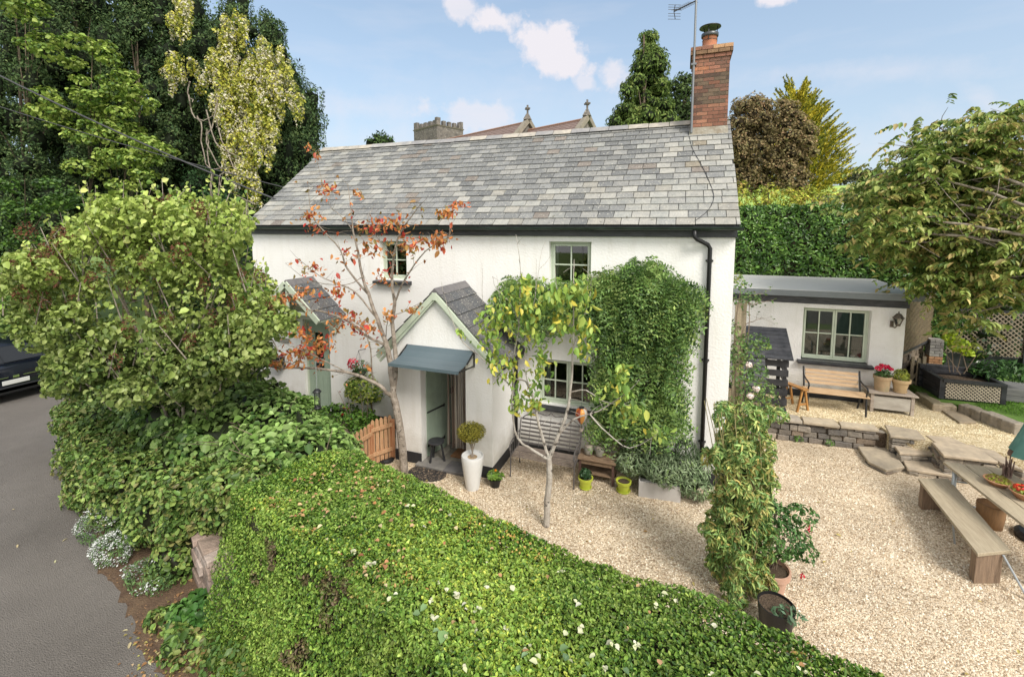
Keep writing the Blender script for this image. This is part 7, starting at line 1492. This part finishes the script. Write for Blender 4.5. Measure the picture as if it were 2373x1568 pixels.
for pts in ([(437,220),(445,262),(470,280),(500,265)], [(505,240),(490,300),(478,330),(520,400),(545,440)], [(478,255),(500,330),(520,350),(560,365)], [(480,300),(482,350),(490,430),(495,480)], [(510,200),(500,290),(545,390),(570,400)], [(545,400),(510,405),(520,440),(590,470)], [(457,270),(470,300),(475,380),(530,395)], [(440,190),(437,215),(450,240)]):
    limb(mb, [atd(p[0], p[1], 18.1+random.uniform(0,.3)) for p in pts], .03, .016, 5, .03)
mb.build('vines', BARK, cl)
# behind the cottage
def spread(lst, D, rmin, rmax, per, fl=.8, zr=1.):
    bl = []
    for (px, py, rx, ry) in lst:
        for _ in range(max(3, int(rx*ry/per))): a = random.uniform(0, 6.28); t = math.sqrt(random.random()); c = atd(px+rx*t*math.cos(a), py+ry*t*math.sin(a), D+random.uniform(-1, 1)*rx*D/F*.7); r = random.uniform(rmin, rmax); bl.append((tuple(c), (r, r, r*fl)))
    return bl
con = [(1503,88,7,12),(1502,105,15,15),(1500,130,26,18),(1498,165,38,22),(1494,205,52,26),(1490,250,62,28),(1488,290,70,30),(1488,330,70,30)]
Dcon = lambda P, N: unit(N*.7+np.array([0,0,-.5])+rnd_dir(len(P))*.4)
b = atd(1497, 350, 42); tree_core('cypress_tree', 'tall pointed green conifer behind the ridge left of the chimney', (b.x, b.y, hgt(b.x, b.y)), spread(con, 42, .5, 1.0, 60, .9), 34, .34, [(.04,.07,.02),(.08,.13,.03),(.14,.21,.05),(.24,.29,.08)], asp=.35, ns=.5, D=Dcon, trunk_r=.3, seed=22, up=.1, inner=.5)
b = atd(1580, 350, 45); tree_core('evergreen_tree', 'dark loose evergreen tree tucked against the left of the chimney', (b.x, b.y, hgt(b.x, b.y)), spread([(1580,200,26,22),(1585,240,34,30),(1580,290,40,35)], 45, .5, .9, 45), 22, .3, [(.03,.05,.02),(.06,.1,.03),(.12,.17,.05)], asp=.5, ns=.5, trunk_r=.25, seed=23, core=.4)
b = atd(1780, 430, 29); tree_core('copper_tree', 'rounded coppery brown tree right of the chimney', (b.x, b.y, hgt(b.x, b.y)), spread([(1712,300,30,50),(1720,380,40,60),(1745,270,50,40),(1790,290,70,55),(1760,350,75,55),(1830,340,60,60),(1790,410,85,40),(1735,250,25,22)], 29, .25, .6, 60), 62, .15, [(.12,.1,.05),(.2,.16,.08),(.28,.2,.1),(.22,.21,.09),(.36,.23,.13)], asp=.6, ns=.6, trunk_r=.22, seed=24, core=.4, corecol=(.04,.03,.015))
gbl = []; 
b = atd(1860, 440, 35); gt = thing('golden_cypress', (b.x, b.y, hgt(b.x, b.y)), 'golden spiky cypress with upswept branches right of the copper tree', 'tree')
PPs, DDs = [], []; mb = MB()
for k in range(260):
    f = random.random()**.8; y = 195+f*245; half = 22+82*min(1, f*1.6); side = random.choice((1,1,1,-1)); s0_ = Vector(atd(1845+10*f, y+30, 35)); tip = Vector(atd(1848+side*half*random.uniform(.35,1.3)+12*f*side, y-half*.3-random.uniform(0,22), 35+random.uniform(-1,1)*half*35/F))
    if k % 3 == 0: mb.tube([s0_, s0_.lerp(tip, .6)+Vector((0,0,-.1)), tip], [.04,.025,.006], 4, cap=False)
    n = 105; t = np.sort(RNG.random(n))**.75; a = np.array(s0_); e = np.array(tip); d = e-a; pth = a+d*t[:, None]; pth += RNG.normal(size=(n, 3))*(.2*(1.03-t))[:, None]+np.array([0,0,-.12])*np.sin(t*3.1)[:, None]
    PPs.append(pth); DDs.append(np.tile(d/np.linalg.norm(d), (n, 1)))
P = np.concatenate(PPs); Dd = unit(np.concatenate(DDs)+rnd_dir(len(P))*.35)
leaf_obj('crown', [(P, rnd_dir(len(P)), .26, 'q', .28, Dd, pick(P, [(.08,.12,.03),(.2,.23,.03),(.46,.4,.03),(.66,.55,.06)], .3, 25, .2, 1.4))], LEAFM, gt); b_ = atd(1848, 250, 35); limb(mb, [gt.location, Vector(gt.location).lerp(b_, .5), b_], .25, .06, 7); mb.build('trunk', BARKD, gt)
b = atd(880, 345, 60); tree_core('far_conifer', 'small far conifer top showing above the ridge left of the tower', (b.x, b.y, hgt(b.x, b.y)), spread([(865,335,14,10),(882,332,16,12),(900,340,12,10),(880,370,28,25)], 60, .5, .9, 24, 1.6), 9, .45, [(.03,.06,.02),(.06,.11,.03),(.1,.16,.05)], asp=.35, D=Dupw, ns=.3, trunk_r=.2, seed=26)
# laurel hedge, yellow shrubs, far hedge
lh = thing('laurel_hedge', (4.5, 15.3, .5), 'tall clipped glossy laurel hedge behind the annex roof', 'hedge')
hx0, hx1, hy_, hzt = .7, 6.7, 15.2, wy(1850, 478, 15.2).z
P, Nn = hedge_pts([[(hx0,hy_,hzt),(hx1,hy_,hzt),(hx1,hy_+1.4,hzt),(hx0,hy_+1.4,hzt)]], [([(hx0,hy_,.8),(hx1,hy_,.8),(hx1,hy_,hzt),(hx0,hy_,hzt)],(0,-1,0)), ([(hx1,hy_,.8),(hx1,hy_+1.4,.8),(hx1,hy_+1.4,hzt),(hx1,hy_,hzt)],(1,0,0))], 480, 620, .12, .8, 31)
leaf_obj('foliage', [(P, tilt(Nn, .75, .35), .115, 'r', .42, None, pick(P, [(.03,.08,.015),(.065,.155,.028),(.12,.24,.042),(.2,.35,.07)], 1.2, 31, .25, 1.3))], LEAFG, lh)
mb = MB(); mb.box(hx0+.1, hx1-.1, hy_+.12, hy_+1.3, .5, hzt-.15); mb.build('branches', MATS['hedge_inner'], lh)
ys = []
for px in range(1705, 1990, 12): ys += [(px+random.uniform(-5,5), 468+random.uniform(-12,8), 13, 22 if px < 1870 else 10)]
b = atd(1800, 500, 19); tree_core('yellow_shrub', 'row of loose yellow green shrubs showing over the laurel hedge', (b.x, b.y, hgt(b.x, b.y)), spread(ys, 18.5, .16, .3, 60, 1.5), 110, .11, [(.14,.2,.03),(.3,.36,.05),(.45,.46,.07),(.4,.25,.08)], LEAFM, 'q', .45, .8, 0, .05, 10, Dupw, seed=32, cat='shrub')
fh = []; b = atd(2000, 410, 120)
for px in range(1930, 2380, 9): c = atd(px, 413+random.uniform(-3,3), 122); fh.append((tuple(c), (1.3, 1.3, random.uniform(1.0,1.9))))
for px in (1965,1975,1990,2010): fh.append((tuple(atd(px, 400, 122)), (1.2,1.2,1.3)))
tree_core('field_hedge', 'long dark hedgerow on the skyline beyond the bright field', (b.x, b.y, hgt(b.x, b.y)), fh, 7, .5, [(.04,.06,.03),(.08,.1,.05),(.14,.13,.07)], asp=.6, ns=.2, trunk_r=.2, seed=33, cat='hedge')
gy0 = atd(1930, 458, 50); mb = MB(); stone_run(mb, tuple(atd(1880,458,50)[:2]), tuple(atd(2020,458,46)[:2]), hgt(gy0.x, gy0.y)-1, gy0.z+.3, .4, hs=(.3,.4), ls=(.5,1.2)); tag(mb.build('churchyard_wall', STONE, attr=True), 'low dark stone wall at the foot of the bright field', 'stone wall')
g1 = atd(1947, 462, 42); mb = MB(); pr = [(-.35,-1.5),(.35,-1.5),(.35,.1),(.22,.32),(0,.42),(-.22,.32),(-.35,.1)]; mb.yprism([(g1.x+p[0], g1.z+p[1]) for p in pr], g1.y, g1.y+.15); tag(mb.build('gravestone', mat('grave', (.45,.44,.42), .9, c2=(.3,.3,.28), ns=4)), 'pale rounded gravestone in front of the field', 'gravestone')
# cherry tree on the right, branches drooping over the annex
ct = thing('cherry_tree', (8.6, 11.2, LZ), 'spreading cherry tree with drooping bronze green leaves over the right of the photo', 'tree')
cbl = []; cl_list = [(2200,400,105,55),(2320,340,90,60),(2095,455,80,45),(2250,470,120,60),(2035,500,55,34),(2150,535,95,45),(2290,565,110,60),(2085,560,45,30),(2210,610,80,38),(2330,650,60,45),(2130,345,40,25),(2190,300,40,15),(2260,300,50,22),(2360,270,30,20),(2020,535,40,22),(2090,395,45,20),(2250,680,36,20),(2165,650,26,20),(2000,455,25,10),(2225,735,14,12),(2190,590,55,26),(2120,455,85,55),(2300,430,80,60)]
mb = MB(); tipsC = []; root = Vector((8.6, 11.2, LZ)); crotch = Vector((8.3, 11.0, 3.0)); limb(mb, [root, Vector((8.5,11.1,1.8)), crotch], .2, .13, 10)
for (px, py, rx, ry) in cl_list:
    D = 9.3+random.uniform(-.7,.7); e = atd(px-rx*.3, py-ry*.1, D); m1 = crotch.lerp(e, .5)+Vector((0,0,.45)); pth = limb(mb, [crotch, m1, e], .05, .012, 7, .015); twigs(mb, pth, 16, .7, .009, tipsC, .25, .35, .15)
    for _ in range(max(4, int(rx*ry/300))): a = random.uniform(0, 6.28); t = math.sqrt(random.random()); c = atd(px+rx*t*math.cos(a), py+ry*t*math.sin(a), D+random.uniform(-.4,.4)); cbl.append(c)
mb.build('trunk', BARK, ct)
PPs, DDs, NNs = [], [], []
for c in [q_ for q_ in cbl for _ in range(9 if q_.z > 3.2 else 3)]+[e for (_, _, e) in tipsC]+[q_ for (_, q_, e) in tipsC]:
    c = c+Vector((random.gauss(0,.17), random.gauss(0,.25), random.gauss(0,.15)))
    d = Vector((random.gauss(-.5,.7), random.gauss(-.2,.7), random.gauss(.05,.25))).normalized(); L_ = random.uniform(.25,.5)
    for k in range(13):
        t = k/12; s = 1 if k % 2 else -1; sd = Vector((d.y, -d.x, 0))*s; p = c+d*L_*t+Vector((0,0,-.12*t*t)); ld = (sd*.7+d*.5+Vector((0,0,-.75+random.gauss(0,.2)))).normalized(); PPs.append(tuple(p+ld*.05)); DDs.append(tuple(ld)); NNs.append(tuple((Vector((0,0,1))*.7+sd*.5+Vector((random.gauss(0,.25), random.gauss(0,.25), 0)))))
P = np.array(PPs); leaf_obj('crown', [(P, np.array(NNs), .125, 'r', .42, np.array(DDs), pick(P, [(.08,.14,.03),(.16,.24,.05),(.26,.33,.08),(.38,.41,.12),(.44,.34,.13)], .8, 41, .2, 1.4))], LEAF, ct)
# dark shrubs behind the lattice and under the cherry
b = Vector((8.5, 16, .8)); tree_core('dark_laurel', 'dense dark evergreen shrubs in the shade behind the lattice fence', b, spread([(2260,600,120,70),(2330,640,60,90),(2160,640,40,110),(2240,740,70,80),(2320,760,60,80),(2130,740,25,60),(2100,640,30,50)], 13.1, .35, .6, 260), 75, .12, [(.012,.03,.01),(.025,.055,.015),(.045,.09,.02)], LEAFG, 'q', .5, .8, .7, .1, 8, seed=42, cat='shrub')
# planter plants

def yyp(px, py, dy=0): return wy(px, py, P0.y+.35+dy)
plant('golden_shrub', [(tuple(yyp(2222,800)),(.2,.16,.15)),(tuple(yyp(2200,780)),(.13,.12,.1)),(tuple(yyp(2240,815)),(.12,.1,.1))], 560, .085, [(.3,.42,.03),(.5,.62,.05),(.2,.32,.04)], 'bright lime yellow leafy shrub above the lattice planter', kind='r', asp=.6)
plant('rose_bush', [(tuple(yyp(2205,755,.15)),(.38,.2,.22)),(tuple(yyp(2250,740,.2)),(.3,.2,.25))], 260, .075, [(.03,.09,.02),(.07,.17,.03),(.12,.24,.04)], 'airy dark green bush climbing before the diamond lattice', kind='r', asp=.6)
mb = MB()
for (a, b) in (((2200,862),(2192,810)),((2208,862),(2205,790)),((2225,868),(2178,800)),((2232,866),(2262,822)),((2216,862),(2228,815)),((2240,860),(2225,800))): mb.tube([yyp(*a), yyp(*b)], [.01,.006], 5)
tag(mb.build('woody_stems', TWIG), 'bare crossing woody stems rising from the raised planter', 'plant')
fern = [(tuple(yyp(px, py, .3)), (.26,.25,.15)) for px, py in ((2280,862),(2320,865),(2355,868),(2340,850),(2300,850))]
plant('fern_bed', fern, 300, .16, [(.02,.06,.02),(.05,.12,.03),(.09,.2,.05)], 'dark green strap leaved ferns behind the lattice planter', D=lambda P, N: unit(N*.8+rnd_dir(len(P))*.5+np.array([0,0,-.1])), asp=.22, core=[(fern[0][0],(.15,.15,.1),(.01,.02,.01))])
for i, (px, py, z, lab) in enumerate(((1848,1019,.03,'bright green fern tuft at the foot of the retaining wall, left of two'),(1920,1028,.03,'bright green weed tuft at the foot of the retaining wall, right of two'),(2172,1060,.2,'small yellow green fern growing between the garden steps'))):
    a = gz(px, py, z); P, Nn = blob_pts([((a.x, a.y-.04, z+.04), (.09,.06,.07))], 1300); tag(leaf_obj('fern_tuft', [(P, tilt(Nn, .7, .3), .045, 'q', .45, None, pick(P, [(.06,.15,.02),(.14,.28,.04)], 3))], LEAF), lab, 'fern', 'small ferns on the stonework')
